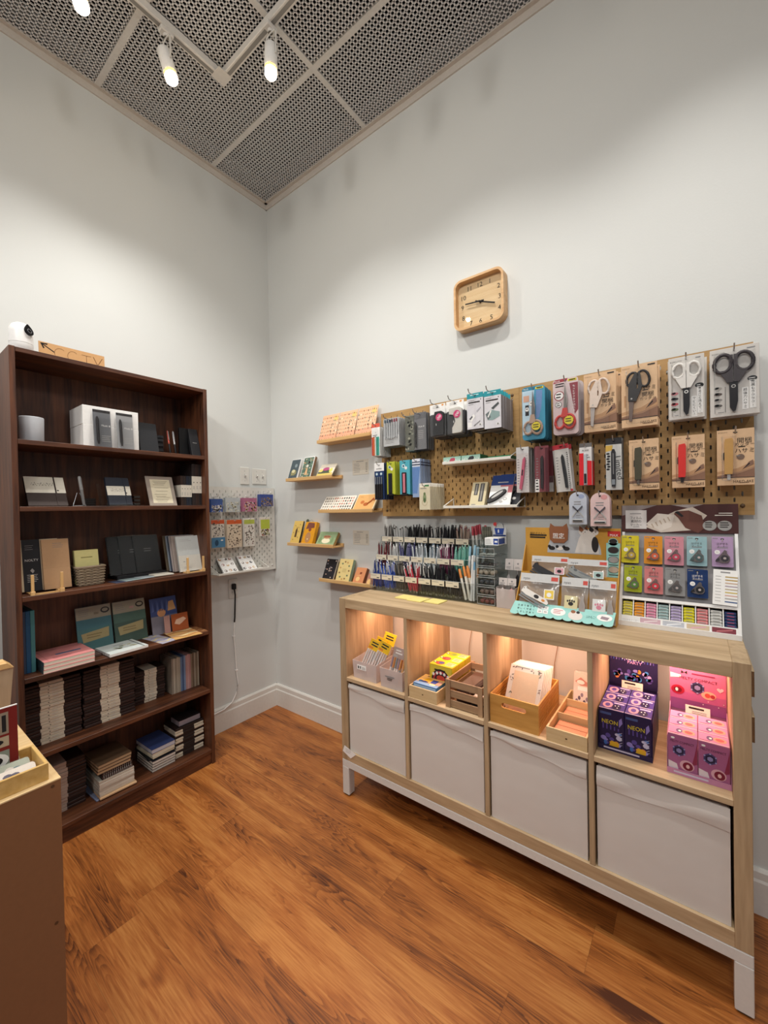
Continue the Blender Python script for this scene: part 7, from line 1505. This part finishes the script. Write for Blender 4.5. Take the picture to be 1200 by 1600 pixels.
for j, y in enumerate((-.302, -.243, -.184)):
    t = thing('crayon_box', f'yellow crayon box on its side in the second cell, {["front","middle","back"][j]} of three', 'box', (1.495, y, CZ), (0, 0, .01*(j-1)), 'yellow crayon boxes')
    H_ = .124
    k = MB(); k.box(-.055, .055, 0, .057, 0, H_, YB, .001); k.face(-.05, .075, .05, .12, col('#e0cf4a'), 1)
    arc = lambda r0, r1, c, l: k.poly([(r0*math.cos(PI*i/14)*.9, .058+r0*math.sin(PI*i/14)) for i in range(15)]+[(r1*math.cos(PI*i/14)*.9, .058+r1*math.sin(PI*i/14)) for i in range(14, -1, -1)], col(c), l)
    arc(.05, .042, '#3a2733', 2); arc(.042, .034, '#b03a46', 2); arc(.034, .02, '#2f2630', 2); k.ell(0, .07, .02, .012, col('#c44a3a'), 3); k.lines(-.03, .03, .1, 1, .01, .006, INK, 4)
    for i in range(5): k.ell(-.035+.0175*i, .078+.014*math.sin(PI*(i+.5)/5), .006, .007, WHITE, 4, n=9)
    k.M = Matrix.Translation((0, 0, H_+.0001)) @ Matrix.Rotation(-PI/2, 4, 'X'); k.ell(-.018, .028, .02, .019, col(['#c94a44', '#c23a3a', '#d9a13a'][j]), 1); k.ell(-.012, .03, .013, .012, col(['#4a5a8c', '#d85a5a', '#7a9a4a'][j]), 2); k.face(.012, .012, .05, .05, col('#e8c9a0'), 1); k.lines(.014, .046, .04, 3, .01, .004, col('#b8862a'), 2); k.ell(-.043, .03, .008, .01, col('#4a7a3a'), 2); k.ell(-.043, .03, .004, .005, WHITE, 3)
    k.M = Matrix.Translation((.0551, 0, 0)) @ Matrix.Rotation(PI/2, 4, 'Z'); k.lines(.006, .05, .09, 3, .02, .006, col('#8a5a2a'), 1); k.build('carton', t)
t = thing('slatted_crate', 'grey brown slatted wooden crate of flat packs in the second cell', 'crate', (1.639, -.382, CZ)); cw, cd, chh = .157, .235, .112
for sx in (-cw/2, cw/2-.02):
    for y in (0, cd-.006): k = MB(); k.box(sx, sx+.02, y, y+.006, 0, chh, wood('crate_post', '#8d6f52', '#b39270', 'Z', rough=.6), .0008); k.build('corner_post', t)
for y in (.006, cd-.012):
    for i in range(3): k = MB(); k.box(-cw/2+.001, cw/2-.001, y, y+.006, .003+.039*i, .031+.039*i, CRATE, .0008); k.build('slat', t)
for s in (-1, 1):
    for i in range(3): k = MB(); k.box(s*(cw/2-.001), s*(cw/2-.007), .012, cd-.012, .003+.039*i, .031+.039*i, wood('crate_side', '#8d6f52', '#b39270', 'Y', rough=.6), .0008); k.build('slat', t)
k = MB(); k.box(-cw/2+.007, cw/2-.007, .012, cd-.012, .003, .008, CRATE); k.build('crate_floor', t)
for j in range(5):
    k = MB(); k.box(-.028, .028, 0, .17, 0, .014, col('#5d463e', .35), .001); k.box(-.0285, .0285, -.0005, .1705, .0141, .0143, FILM); k.lines(-.024, .024, .007, 1, .01, .002, col('#8a7468'), 1)
    solo('flat_pack', k, f'dark brown film wrapped pack in the slatted crate, {nth(j, 5)} of its stack', 'flat pack', (1.634-.012, -.352, CZ+.0085+.0146*j), (0, 0, -.03), 'dark brown packs in the slatted crate')
for j in range(3):
    k = MB(); k.box(-.024, .024, 0, .18, 0, .014, col('#3b3430', .4), .001); k.box(-.024, .024, .002, .178, .0141, .0146, WHITE if j == 2 else DARK)
    solo('flat_pack', k, f'black and white pack at the right of the slatted crate, {nth(j, 3)}', 'flat pack', (1.683, -.36, CZ+.0085+.0148*j), (0, 0, 0), 'black packs in the slatted crate')
# third cell: bamboo basket with note pads, pale tray
t = thing('bamboo_basket', 'bamboo basket with woven sides and handle slot holding floral pads', 'basket', (1.836, -.384, CZ)); bw, bd, bh = .176, .262, .104
def slotpanel(k, w_, h_, y0, y1, m, sw=.036, sz=.072, sh=.009):
    P_ = [(-sw+sh*-math.sin(a) if False else (-sw-sh*math.sin(a)), sz+sh*math.cos(a)) for a in [PI*i/8 for i in range(9)]]+[(sw+sh*math.sin(a), sz-sh*math.cos(a)) for a in [PI*i/8 for i in range(9)]]
    L_ = [p for p in P_]; n = len(L_)
    for y, fl in ((y0, 1), (y1, -1)):
        k.add([(-w_/2, y, 0), (w_/2, y, 0), (w_/2, y, sz-sh), (-w_/2, y, sz-sh)], [(0,1,2,3)], m); k.add([(-w_/2, y, sz+sh), (w_/2, y, sz+sh), (w_/2, y, h_), (-w_/2, y, h_)], [(0,1,2,3)], m)
        k.add([(-w_/2, y, sz-sh), (-sw, y, sz-sh)]+[(a, y, b) for a, b in L_[8:0:-1]]+[(-sw, y, sz+sh), (-w_/2, y, sz+sh)], [list(range(12))], m)
        k.add([(w_/2, y, sz+sh), (sw, y, sz+sh)]+[(a, y, b) for a, b in L_[17:9:-1]]+[(sw, y, sz-sh), (w_/2, y, sz-sh)], [list(range(12))], m)
    k.add([(a, y0, b) for a, b in L_]+[(a, y1, b) for a, b in L_], [[i, n+i, n+(i+1) % n, (i+1) % n] for i in range(n)], m)
    k.box(-w_/2, w_/2, y0, y1, h_-.0004, h_, m); 
    for s in (-w_/2, w_/2): k.add([(s, y0, 0), (s, y1, 0), (s, y1, h_), (s, y0, h_)], [(0,1,2,3)], m)
k = MB(); slotpanel(k, bw, bh, 0, .007, BAMBOO); k.build('front_panel', t)
k = MB(); slotpanel(k, bw, bh, bd-.007, bd, BAMBOO); k.build('rear_panel', t)
BAMY = wood('bamboo_side', '#b5803c', '#d6a258', 'Y', rough=.45)
for s in (-1, 1):
    k = MB(); x0, x1 = s*(bw/2), s*(bw/2-.005); k.box(x0, x1, .007, bd-.007, 0, .022, BAMY); k.box(x0, x1, .007, bd-.007, .088, bh, BAMY)
    for i in range(5): k.box(x0-s*.001, x1+s*.0005, .007, bd-.007, .028+.0125*i, .034+.0125*i, BAMY)
    for i in range(22): k.box(x0-s*.0005, x1+s*.001, .012+.0113*i, .0172+.0113*i, .022, .088, BAMY)
    k.build('woven_side', t)
k = MB(); k.box(-bw/2+.005, bw/2-.005, .007, bd-.007, 0, .005, BAMBOO); k.build('basket_floor', t)
def floral(k, w_, h_, seed):
    rr = random.Random(seed); k.face(-w_/2+.018, .02, w_/2-.016, h_-.022, col('#ecd2b2', .7), 1)
    for i in range(34):
        e = rr.random(); x, z = (-w_/2+rr.uniform(.004, .02), rr.uniform(.01, h_-.01)) if e < .45 else ((w_/2-rr.uniform(.004, .018), rr.uniform(.01, h_-.01)) if e < .75 else (rr.uniform(-w_*.45, w_*.45), h_-rr.uniform(.004, .02)))
        a = rr.uniform(0, PI); q = [col('#5d4a40', .6), col('#8c7c74', .6), col('#b79c8c', .6), col('#7e8a66', .6)][rr.randrange(4)]
        k.poly([(x+.006*math.cos(a), z+.006*math.sin(a)), (x+.002*math.cos(a+PI/2), z+.002*math.sin(a+PI/2)), (x-.006*math.cos(a), z-.006*math.sin(a)), (x+.002*math.cos(a-PI/2), z+.002*math.sin(a-PI/2))], q, 2)
for j in range(6):
    t = thing('note_pad', f'floral bordered note pad in the bamboo basket, {ORD[j]} from the front', 'note pad', (1.838+.004*j, -.345+.011*j, CZ+.0055), (-.56+.012*j, .0, -.03+.004*j), 'floral note pads in the bamboo basket')
    k = MB(); k.box(-.064, .064, 0, .007, 0, .2, col('#efe6da', .65), .0005); floral(k, .128, .2, 30+j) if j == 0 else None
    if j == 0: k.ell(.034, .02, .017, .015, col('#b07a45'), 3); k.ell(.036, .026, .009, .006, col('#8a5a30'), 4); k.ell(-.012, .034, .02, .012, col('#e3c4b2'), 3); k.lines(-.04, .03, .192, 1, .01, .003, GREY, 3)
    k.build('pad', t)
    if j == 0: k = MB(); k.face(-.067, -.001, .067, .206, FILM, 8); k.build('film_sleeve', t)
woodtray('wooden_tray', 1.9505, 2.078, -.391, -.05, .047, 'long pale wood divided tray of pink sheets in the third cell', PALEBOX, divs=(.128, .255))
for j, (y, n) in enumerate(((-.382, 3), (-.258, 3))):
    for i in range(n):
        k = MB(); k.box(-.05, .05, 0, .108, 0, .0055, col('#c98a6c', .5)); k.M = Matrix.Translation((0, 0, .0056)) @ Matrix.Rotation(-PI/2, 4, 'X')
        for q in range(3 if i == n-1 else 0): k.face(-.046+.0001*q, .006+.034*q, .046, .034+.034*q, col('#d79a7c'), 0); k.face(-.05, .036+.034*q, .05, .038+.034*q, col('#9a5f48'), 1)
        solo('sticker_set', k, f'pink brown sheet set in the {["front","middle"][j]} section of the divided tray, {nth(i, n)}', 'sticker set', (2.012, y, CZ+.0055+.0058*i), (0, 0, -.01*i), 'pink brown sheet sets')
for j in range(2):
    t = thing('letter_pack', f'pale pack with red flowers standing at the back of the divided tray, {["front","rear"][j]} one', 'letter pack', (2.018, -.118+.012*j, CZ+.006), (-.25, 0, .0), 'pale flower packs')
    k = MB(); k.box(-.045, .045, 0, .006, 0, .135, col('#e3d6ce', .5), .0006); k.poly([(-.04, .1), (-.02, .118), (.0, .104), (.03, .112), (.044, .1), (.03, .09), (-.02, .088)], col('#c98f84'), 1); k.ell(-.02, .1, .014, .008, WHITE, 2); k.face(-.03, .07, .03, .084, WHITE, 2)
    for q in range(8): k.ell(-.032+.009*q, .03+.012*(q % 3), .005, .008, [col('#8f7f8f'), col('#6a5a6a')][q % 2], 1, n=8)
    k.face(-.047, -.001, .047, .137, FILM, 5); k.build('pack', t)
# fourth cell: two counter displays of small boxes
def counter(x0, x1, yf, yb, hbox, c, tray, hz, art, head, name, label, boxlabel, group, ny=3):
    wd = x1-x0
    t = thing('display_carton', label, 'display carton', ((x0+x1)/2, yf, CZ))
    k = MB(); d_ = yb-yf; k.box(-wd/2-.002, wd/2+.002, -.002, d_, 0, .002, tray); k.box(-wd/2-.002, wd/2+.002, -.0025, -.0008, 0, .016, tray)
    for s in (-1, 1): k.prismx([(-.002, 0), (-.002, .016), (.012, hbox*.9), (d_-.02, hbox+.004), (d_, hbox+.02), (d_, 0)], s*(wd/2+.0005), s*(wd/2+.002), tray)
    k.box(-wd/2-.002, wd/2+.002, d_-.002, d_, 0, hz, tray); k.lines(-wd*.4, wd*.3, .006, 1, .01, .005, col('#cfc3da', .5), 1, -.0025); k.build('tray', t)
    k = MB(); head(k, wd, hbox, hz, d_-.002); k.build('header_card', t)
    k = MB(); k.M = Matrix.Translation((0, d_-.03, hbox+.002)) @ Matrix.Rotation(-.2, 4, 'X'); k.box(-wd*.22, wd*.22, -.0008, 0, 0, .026, col('#eadfcd', .6)); k.lines(-wd*.16, wd*.16, .016, 1, .008, .0055, INK, 1, -.0008); k.lines(-wd*.1, wd*.18, .008, 2, .005, .002, GREY, 1, -.0008); k.build('price_label', t)
    bw_, bd_ = wd/2-.001, (d_-.034)/ny; proto = None
    for iy in range(ny):
        for ix in range(2):
            loc = ((x0+x1)/2+(-1 if ix == 0 else 1)*(bw_/2+.0004), yf+.001+iy*(bd_+.0006), CZ+.0022); lab = f'{boxlabel}, {["left","right"][ix]} column, {["front","middle","back"][iy]} row'
            if proto is None:
                k = MB(); k.box(-bw_/2+.0003, bw_/2-.0003, 0, bd_, 0, hbox, col(c, .4), .0012); art(k, bw_, hbox, bd_); proto = solo('blind_box', k, lab, 'small box', loc, (0, 0, 0), group)
            else: dup(proto, loc, (0, 0, 0), lab, group)
P1, P2, P3 = col('#2b2348', .4), col('#5a4a94', .4), col('#8f7fc4', .4)
def neon_art(k, w_, h_, d_):
    k.face(-w_/2+.001, .001, w_/2-.001, h_-.002, P1, 1); k.face(-w_*.45, h_*.86, w_*.0, h_*.92, col('#4a5a8f'), 2); k.txt('NEON', -w_*.06, h_*.69, .0185, col('#e0cc2e', .4), 3, wmax=w_*.62); 
    for i in range(5): k.face(-w_*.35+w_*.15*i, h_*.5, -w_*.3+w_*.15*i, h_*.66-.003*i, P2, 2)
    k.poly([(w_*.3, h_*.6), (w_*.44, h_*.72), (w_*.4, h_*.85), (w_*.3, h_*.78)], P3, 2); rr = random.Random(4)
    for i in range(12): k.ell(rr.uniform(-w_*.36, w_*.36), rr.uniform(h_*.12, h_*.48), rr.uniform(.004, .009), rr.uniform(.004, .008), [P2, P3, col('#d98a4a', .4), col('#3f6fb5', .4), col('#c8c2dc', .4)][i % 5], 2, n=9)
    k.poly([(-w_*.1, h_*.1), (w_*.28, h_*.08), (w_*.3, h_*.2), (.0, h_*.24)], col('#dba92c', .4), 3)
    for i in range(6): k.poly([(w_*.3, h_*(.14+.06*i)), (w_*.42, h_*(.18+.06*i)), (w_*.42, h_*(.19+.06*i)), (w_*.3, h_*(.15+.06*i))], col('#c8c2dc', .4), 3)
    k.M = Matrix.Translation((0, 0, h_+.0001)) @ Matrix.Rotation(-PI/2, 4, 'X'); k.face(-w_/2+.001, .001, w_/2-.001, d_-.001, col('#4a3d85', .4), 1); k.ell(-w_*.2, d_*.5, w_*.2, d_*.36, col('#c99ab0', .4), 2); k.ell(-w_*.2, d_*.5, w_*.1, d_*.2, P2, 3); k.ell(w_*.16, d_*.4, w_*.18, d_*.32, P1, 2)
    for a, b in ((.1, .5), (.2, .3), (.22, .55)): k.ell(w_*a, d_*b, w_*.025, d_*.05, WHITE, 3, n=8)
    k.face(w_*.02, d_*.76, w_*.42, d_*.9, col('#b9b0d9', .4), 2); k.face(-w_/2+.001, 0, w_/2-.001, d_*.06, col('#cdbfd6', .4), 2)
def neon_head(k, w_, hb, hz, y):
    k.box(-w_/2, w_/2, y-.0015, y-.0003, hb, hz, P1)
    for i in range(16): k.face(-w_*.48+w_*.06*i, hz-.05, -w_*.462+w_*.06*i, hz-.002, [P2, col('#3f55b0', .4), P3][i % 3], 1, y-.0015)
    k.txt('NEON', 0, hz-.036, .024, WHITE, 3, y-.0015, wmax=w_*.5); k.txt('PARTY', .006, hz-.052, .015, col('#d9a6d8', .4), 3, y-.0015, wmax=w_*.4); rr = random.Random(9)
    for cx, c in ((-w_*.3, '#d98a5a'), (-w_*.05, '#8a5ab0'), (w_*.1, '#e0943a'), (w_*.33, '#c9a6e0')):
        for i in range(7): k.ell(cx+rr.uniform(-.012, .012), hb+.045+rr.uniform(-.016, .016), rr.uniform(.005, .009), rr.uniform(.005, .009), [col(c, .4), P2, col('#4a8ac9', .4), P3][i % 4], 2, y-.0015, 10)
counter(2.101, 2.2475, -.333, -.098, .13, '#3a2f66', P1, .272, neon_art, neon_head, 'neon', 'dark purple display carton of NEON boxes at the left of the rightmost cell', 'purple NEON box in the display carton', 'purple NEON boxes')
K1, K2, K3 = col('#c26a8c', .4), col('#e3a0b4', .4), col('#8c3550', .4)
def gem(k, cx, cz, r, l, y=0, c='#4a4470'):
    hexp = lambda q: [(cx+q*r*math.cos(PI/6+PI/3*i), cz+q*r*math.sin(PI/6+PI/3*i)) for i in range(6)]
    k.poly(hexp(1), col(c, .35), l, y); k.poly(hexp(.72), col('#2e2a44', .35), l+1, y); k.poly(hexp(.42), col('#8d86b5', .35), l+2, y)
    for i in range(6): a = PI/6+PI/3*i; k.ell(cx+r*.86*math.cos(a), cz+r*.86*math.sin(a), r*.14, r*.14, col('#9a94c4', .35), l+2, y, 8)
def melty_art(k, w_, h_, d_):
    k.face(-w_/2+.001, .001, w_/2-.001, h_-.002, col('#a8628c', .4), 1); k.poly([(-w_/2+.001, .001), (-w_*.1, .001), (-w_*.2, h_*.25), (-w_/2+.001, h_*.3)], col('#e3d3da', .4), 2); k.poly([(w_*.3, h_*.3), (w_*.48, h_*.36), (w_*.48, h_*.9), (w_*.4, h_*.6)], K3, 2); k.poly([(-w_*.45, h_*.12), (w_*.48, h_*.02), (w_*.48, .001), (-w_*.3, .001)], K2, 2)
    gem(k, -w_*.12, h_*.6, w_*.24, 3); k.ell(w_*.14, h_*.26, w_*.24, w_*.22, col('#d9a6b4', .4), 3); k.ell(w_*.17, h_*.25, w_*.17, w_*.17, col('#7a2238', .35), 4); k.ell(w_*.17, h_*.25, w_*.06, w_*.08, col('#e3b6b6', .4), 5)
    k.txt('MELTY COMPACT', -w_*.02, h_*.82, .0095, col('#4a2438'), 4, wmax=w_*.8); k.ell(-w_*.33, h_*.9, .005, .003, WHITE, 3, n=8)
    k.M = Matrix.Translation((0, 0, h_+.0001)) @ Matrix.Rotation(-PI/2, 4, 'X'); k.face(-w_/2+.001, .001, w_/2-.001, d_-.001, col('#c88fbb', .4), 1); k.ell(-w_*.12, d_*.5, w_*.11, d_*.24, col('#6a5a85', .4), 2); k.ell(-w_*.1, d_*.48, w_*.05, d_*.1, WHITE, 3, n=10); k.ell(w_*.2, d_*.5, w_*.22, d_*.28, col('#f0a894', .4), 2); k.ell(w_*.2, d_*.5, w_*.14, d_*.16, col('#d96a6a', .4), 3); k.lines(-w_*.45, -w_*.1, d_*.12, 1, .01, .003, K3, 2); k.face(-w_/2+.001, 0, w_/2-.001, d_*.06, col('#f0cfdc', .4), 2)
def melty_head(k, w_, hb, hz, y):
    k.box(-w_/2, w_/2, y-.0015, y-.0003, hb, hz, col('#d56f98', .4)); k.face(-w_/2, hb, w_/2, hb+.06, col('#c0649c', .4), 1, y-.0015); k.face(-w_/2, hb, w_/2, hb+.035, col('#94528e', .4), 1, y-.0016); k.poly([(-w_/2, hz-.035), (-w_*.3, hz-.03), (-w_*.3, hz-.022), (-w_/2, hz-.018)], col('#f2dbe0', .4), 2, y-.0015)
    k.txt('MELTY COMPACT', .002, hz-.03, .0125, col('#4a1f38'), 3, y-.0015, wmax=w_*.68); k.lines(-w_*.1, w_*.34, hz-.014, 1, .01, .004, col('#8a3558'), 3, y-.0015)
    for s in (-1, 1): k.poly([(-w_*.24, hz-.0115), (-w_*.24+s*.008, hz-.006), (-w_*.24+s*.008, hz-.017)], INK, 3, y-.0015)
    gem(k, 0, hz-.055, .02, 3, y-.0015); k.ell(-w_*.36, hz-.072, .018, .015, col('#b3243c', .4), 3, y-.0015); k.ell(-w_*.36, hz-.072, .011, .009, col('#7a1428', .4), 4, y-.0015); k.ell(-w_*.38, hz-.072, .004, .006, WHITE, 5, y-.0015, 8); k.ell(w_*.2, hz-.074, .019, .013, col('#f0b8a0', .4), 3, y-.0015); k.ell(w_*.18, hz-.074, .007, .007, col('#d9564a', .4), 4, y-.0015); k.ell(w_*.27, hz-.075, .006, .006, col('#b03a44', .4), 4, y-.0015)
    h0 = (w_*.4, hz-.05)
    k.poly([(h0[0]+.0085*(16*math.sin(a)**3)/16, h0[1]+.0085*(13*math.cos(a)-5*math.cos(2*a)-2*math.cos(3*a)-math.cos(4*a))/16) for a in [2*PI*i/24 for i in range(24)]], col('#f2c4cf', .4), 3, y-.0015)
    for i in range(5): k.ell(w_*(.1+.09*i), hb+.03+.012*(i % 3), .0015, .0015, WHITE, 3, y-.0015, 6)
counter(2.288, 2.431, -.352, -.152, .1145, '#cf86a4', col('#c486a8', .5), .25, melty_art, melty_head, 'melty', 'pink display carton of MELTY COMPACT boxes in the rightmost cell', 'pink MELTY COMPACT box in the display carton', 'pink compact boxes')

# ------------------------------------------------------------------ display table at the lower left
TX1, TY1, TH_ = 1.2655, -1.5445, .8
MDF = col('#8a6040', .75); TTOP = wood('table_top_pine', '#d8b47c', '#ecd0a0', 'Y', rough=.45)
t = thing('display_table', 'brown fibreboard display table with pale wood top at the lower left', 'table', (TX1, TY1, 0))
bx(-.018, 0, -.8, 0, 0, TH_-.004, MDF, .0006).build('side_panel', t); bx(-.6, -.018, -.018, 0, 0, TH_-.004, MDF, .0006).build('side_panel', t); bx(-.6, -.582, -.8, -.018, 0, TH_-.004, MDF).build('side_panel', t)
bx(-.602, .0005, -.8, .0005, TH_-.004, TH_, TTOP, .0008).build('table_top', t)
for z in (.7875, .493):
    k = MB(); k.ell(-.0142, z, .0035, .0035, col('#5d3f28'), 1); 
    o_ = k.build('dowel_plug', t, (0.0, 0, 0), (0, 0, Q)); 
t = thing('wooden_tray', 'pale wood tray of clear sticker strips on the display table', 'tray', (1.254, -1.562, TH_), (0, 0, Q))
wl, wd, wh = .42, .118, .036
k = MB(); k.box(-wl, 0, 0, .006, 0, wh, PINEY, .0008); k.build('front_panel', t); k = MB(); k.box(-wl, 0, wd-.006, wd, 0, wh, PINEY, .0008); k.build('rear_panel', t)
k = MB(); k.box(-.006, 0, .006, wd-.006, 0, wh, PINEY, .0008); k.build('side_panel', t); k = MB(); k.box(-wl, -wl+.006, .006, wd-.006, 0, wh, PINEY, .0008); k.build('side_panel', t)
k = MB(); k.box(-wl+.006, -.006, .006, wd-.006, 0, .004, PINEY); k.build('tray_floor', t)
def strips(i, x, y, c, lean, lab):
    t = thing('sticker_strip', lab, 'sticker strip', (x, y, TH_+.0045), (-lean, 0, Q), 'clear sticker strips in the wood tray')
    k = MB(); k.prism([(a, b+.022) for a, b in rrect(.1, .02, .006, 4)], 0, .003, col(c[0], .5)); rr = random.Random(40+i)
    for q in range(16): k.ell(-.088+.0118*q, .022+rr.uniform(-.008, .008), .008, .006, col(c[1+rr.randrange(len(c)-1)], .5), 1, n=9)
    k.build('strip', t); k = MB(); k.prism([(a, b+.022) for a, b in rrect(.102, .022, .007, 4)], -.0012, -.0009, FILM); k.build('sleeve', t)
strips(0, 1.235, -1.674, ('#e3d9cd', '#b5705c', '#7d5a4a', '#5f5a6a', '#d9a07a'), 1.0, 'pale pink patterned clear strip at the front of the wood tray')
strips(1, 1.205, -1.678, ('#b5b9a8', '#5f7f86', '#e3d9ce', '#4f5a4a', '#b98a6a'), .95, 'grey green patterned clear strip behind the front one in the tray')
strips(2, 1.178, -1.69, ('#8f8f70', '#6f6a4a', '#b9b08a', '#55603f'), .9, 'olive patterned clear strip at the back of the wood tray')
t = thing('display_board', 'dark red framed picture board standing in the wood tray', 'display board', (1.158, -1.692, TH_+.0045), (-.02, 0, Q))
k = MB(); k.box(-.1, .1, 0, .003, 0, .142, col('#7d2420', .4), .0006); k.box(-.1003, .1003, -.0003, .0033, .141, .1428, WHITE)
for i, (x0, x1, z0, z1, c) in enumerate(((-.088, .02, .09, .13, '#8f8378'), (.025, .085, .085, .132, '#9a8a78'), (-.088, .0, .06, .086, '#a39a88'), (.01, .085, .058, .08, '#b5a48a'), (-.088, .085, .008, .05, '#8d9488'))): k.face(x0, z0, x1, z1, col(c), 1)
for i in range(5): k.face(.03+.011*i, .09, .037+.011*i, .126, [WHITE, DARK, col('#b5654a')][i % 3], 2)
k.ell(.05, .03, .034, .019, WHITE, 2); k.ell(.05, .03, .024, .012, DARK, 3); k.ell(.05, .069, .026, .008, DARK, 2); k.ell(.05, .03, .008, .008, GREYL, 4); k.ell(-.03, .03, .03, .016, DARK, 2); k.build('picture_panel', t)
t = thing('wooden_easel', 'pale tapered wooden stand at the far end of the display table', 'stand', (1.0, -1.63, TH_), (0, 0, Q))
k = MB(); k.prism([(-.2, 0), (.047, 0), (.0625, .186), (-.2, .186)], .004, .03, wood('grey_beech', '#a58d72', '#bda68a', 'Z', rough=.55)); k.build('stand_panel', t)
k = MB(); k.prism([(-.2, .187), (.063, .187), (.05, .2), (-.2, .2)], .0, .05, PLW); k.box(-.02, .02, -.004, .004, .168, .187, PLW, .002); k.build('top_cap', t)
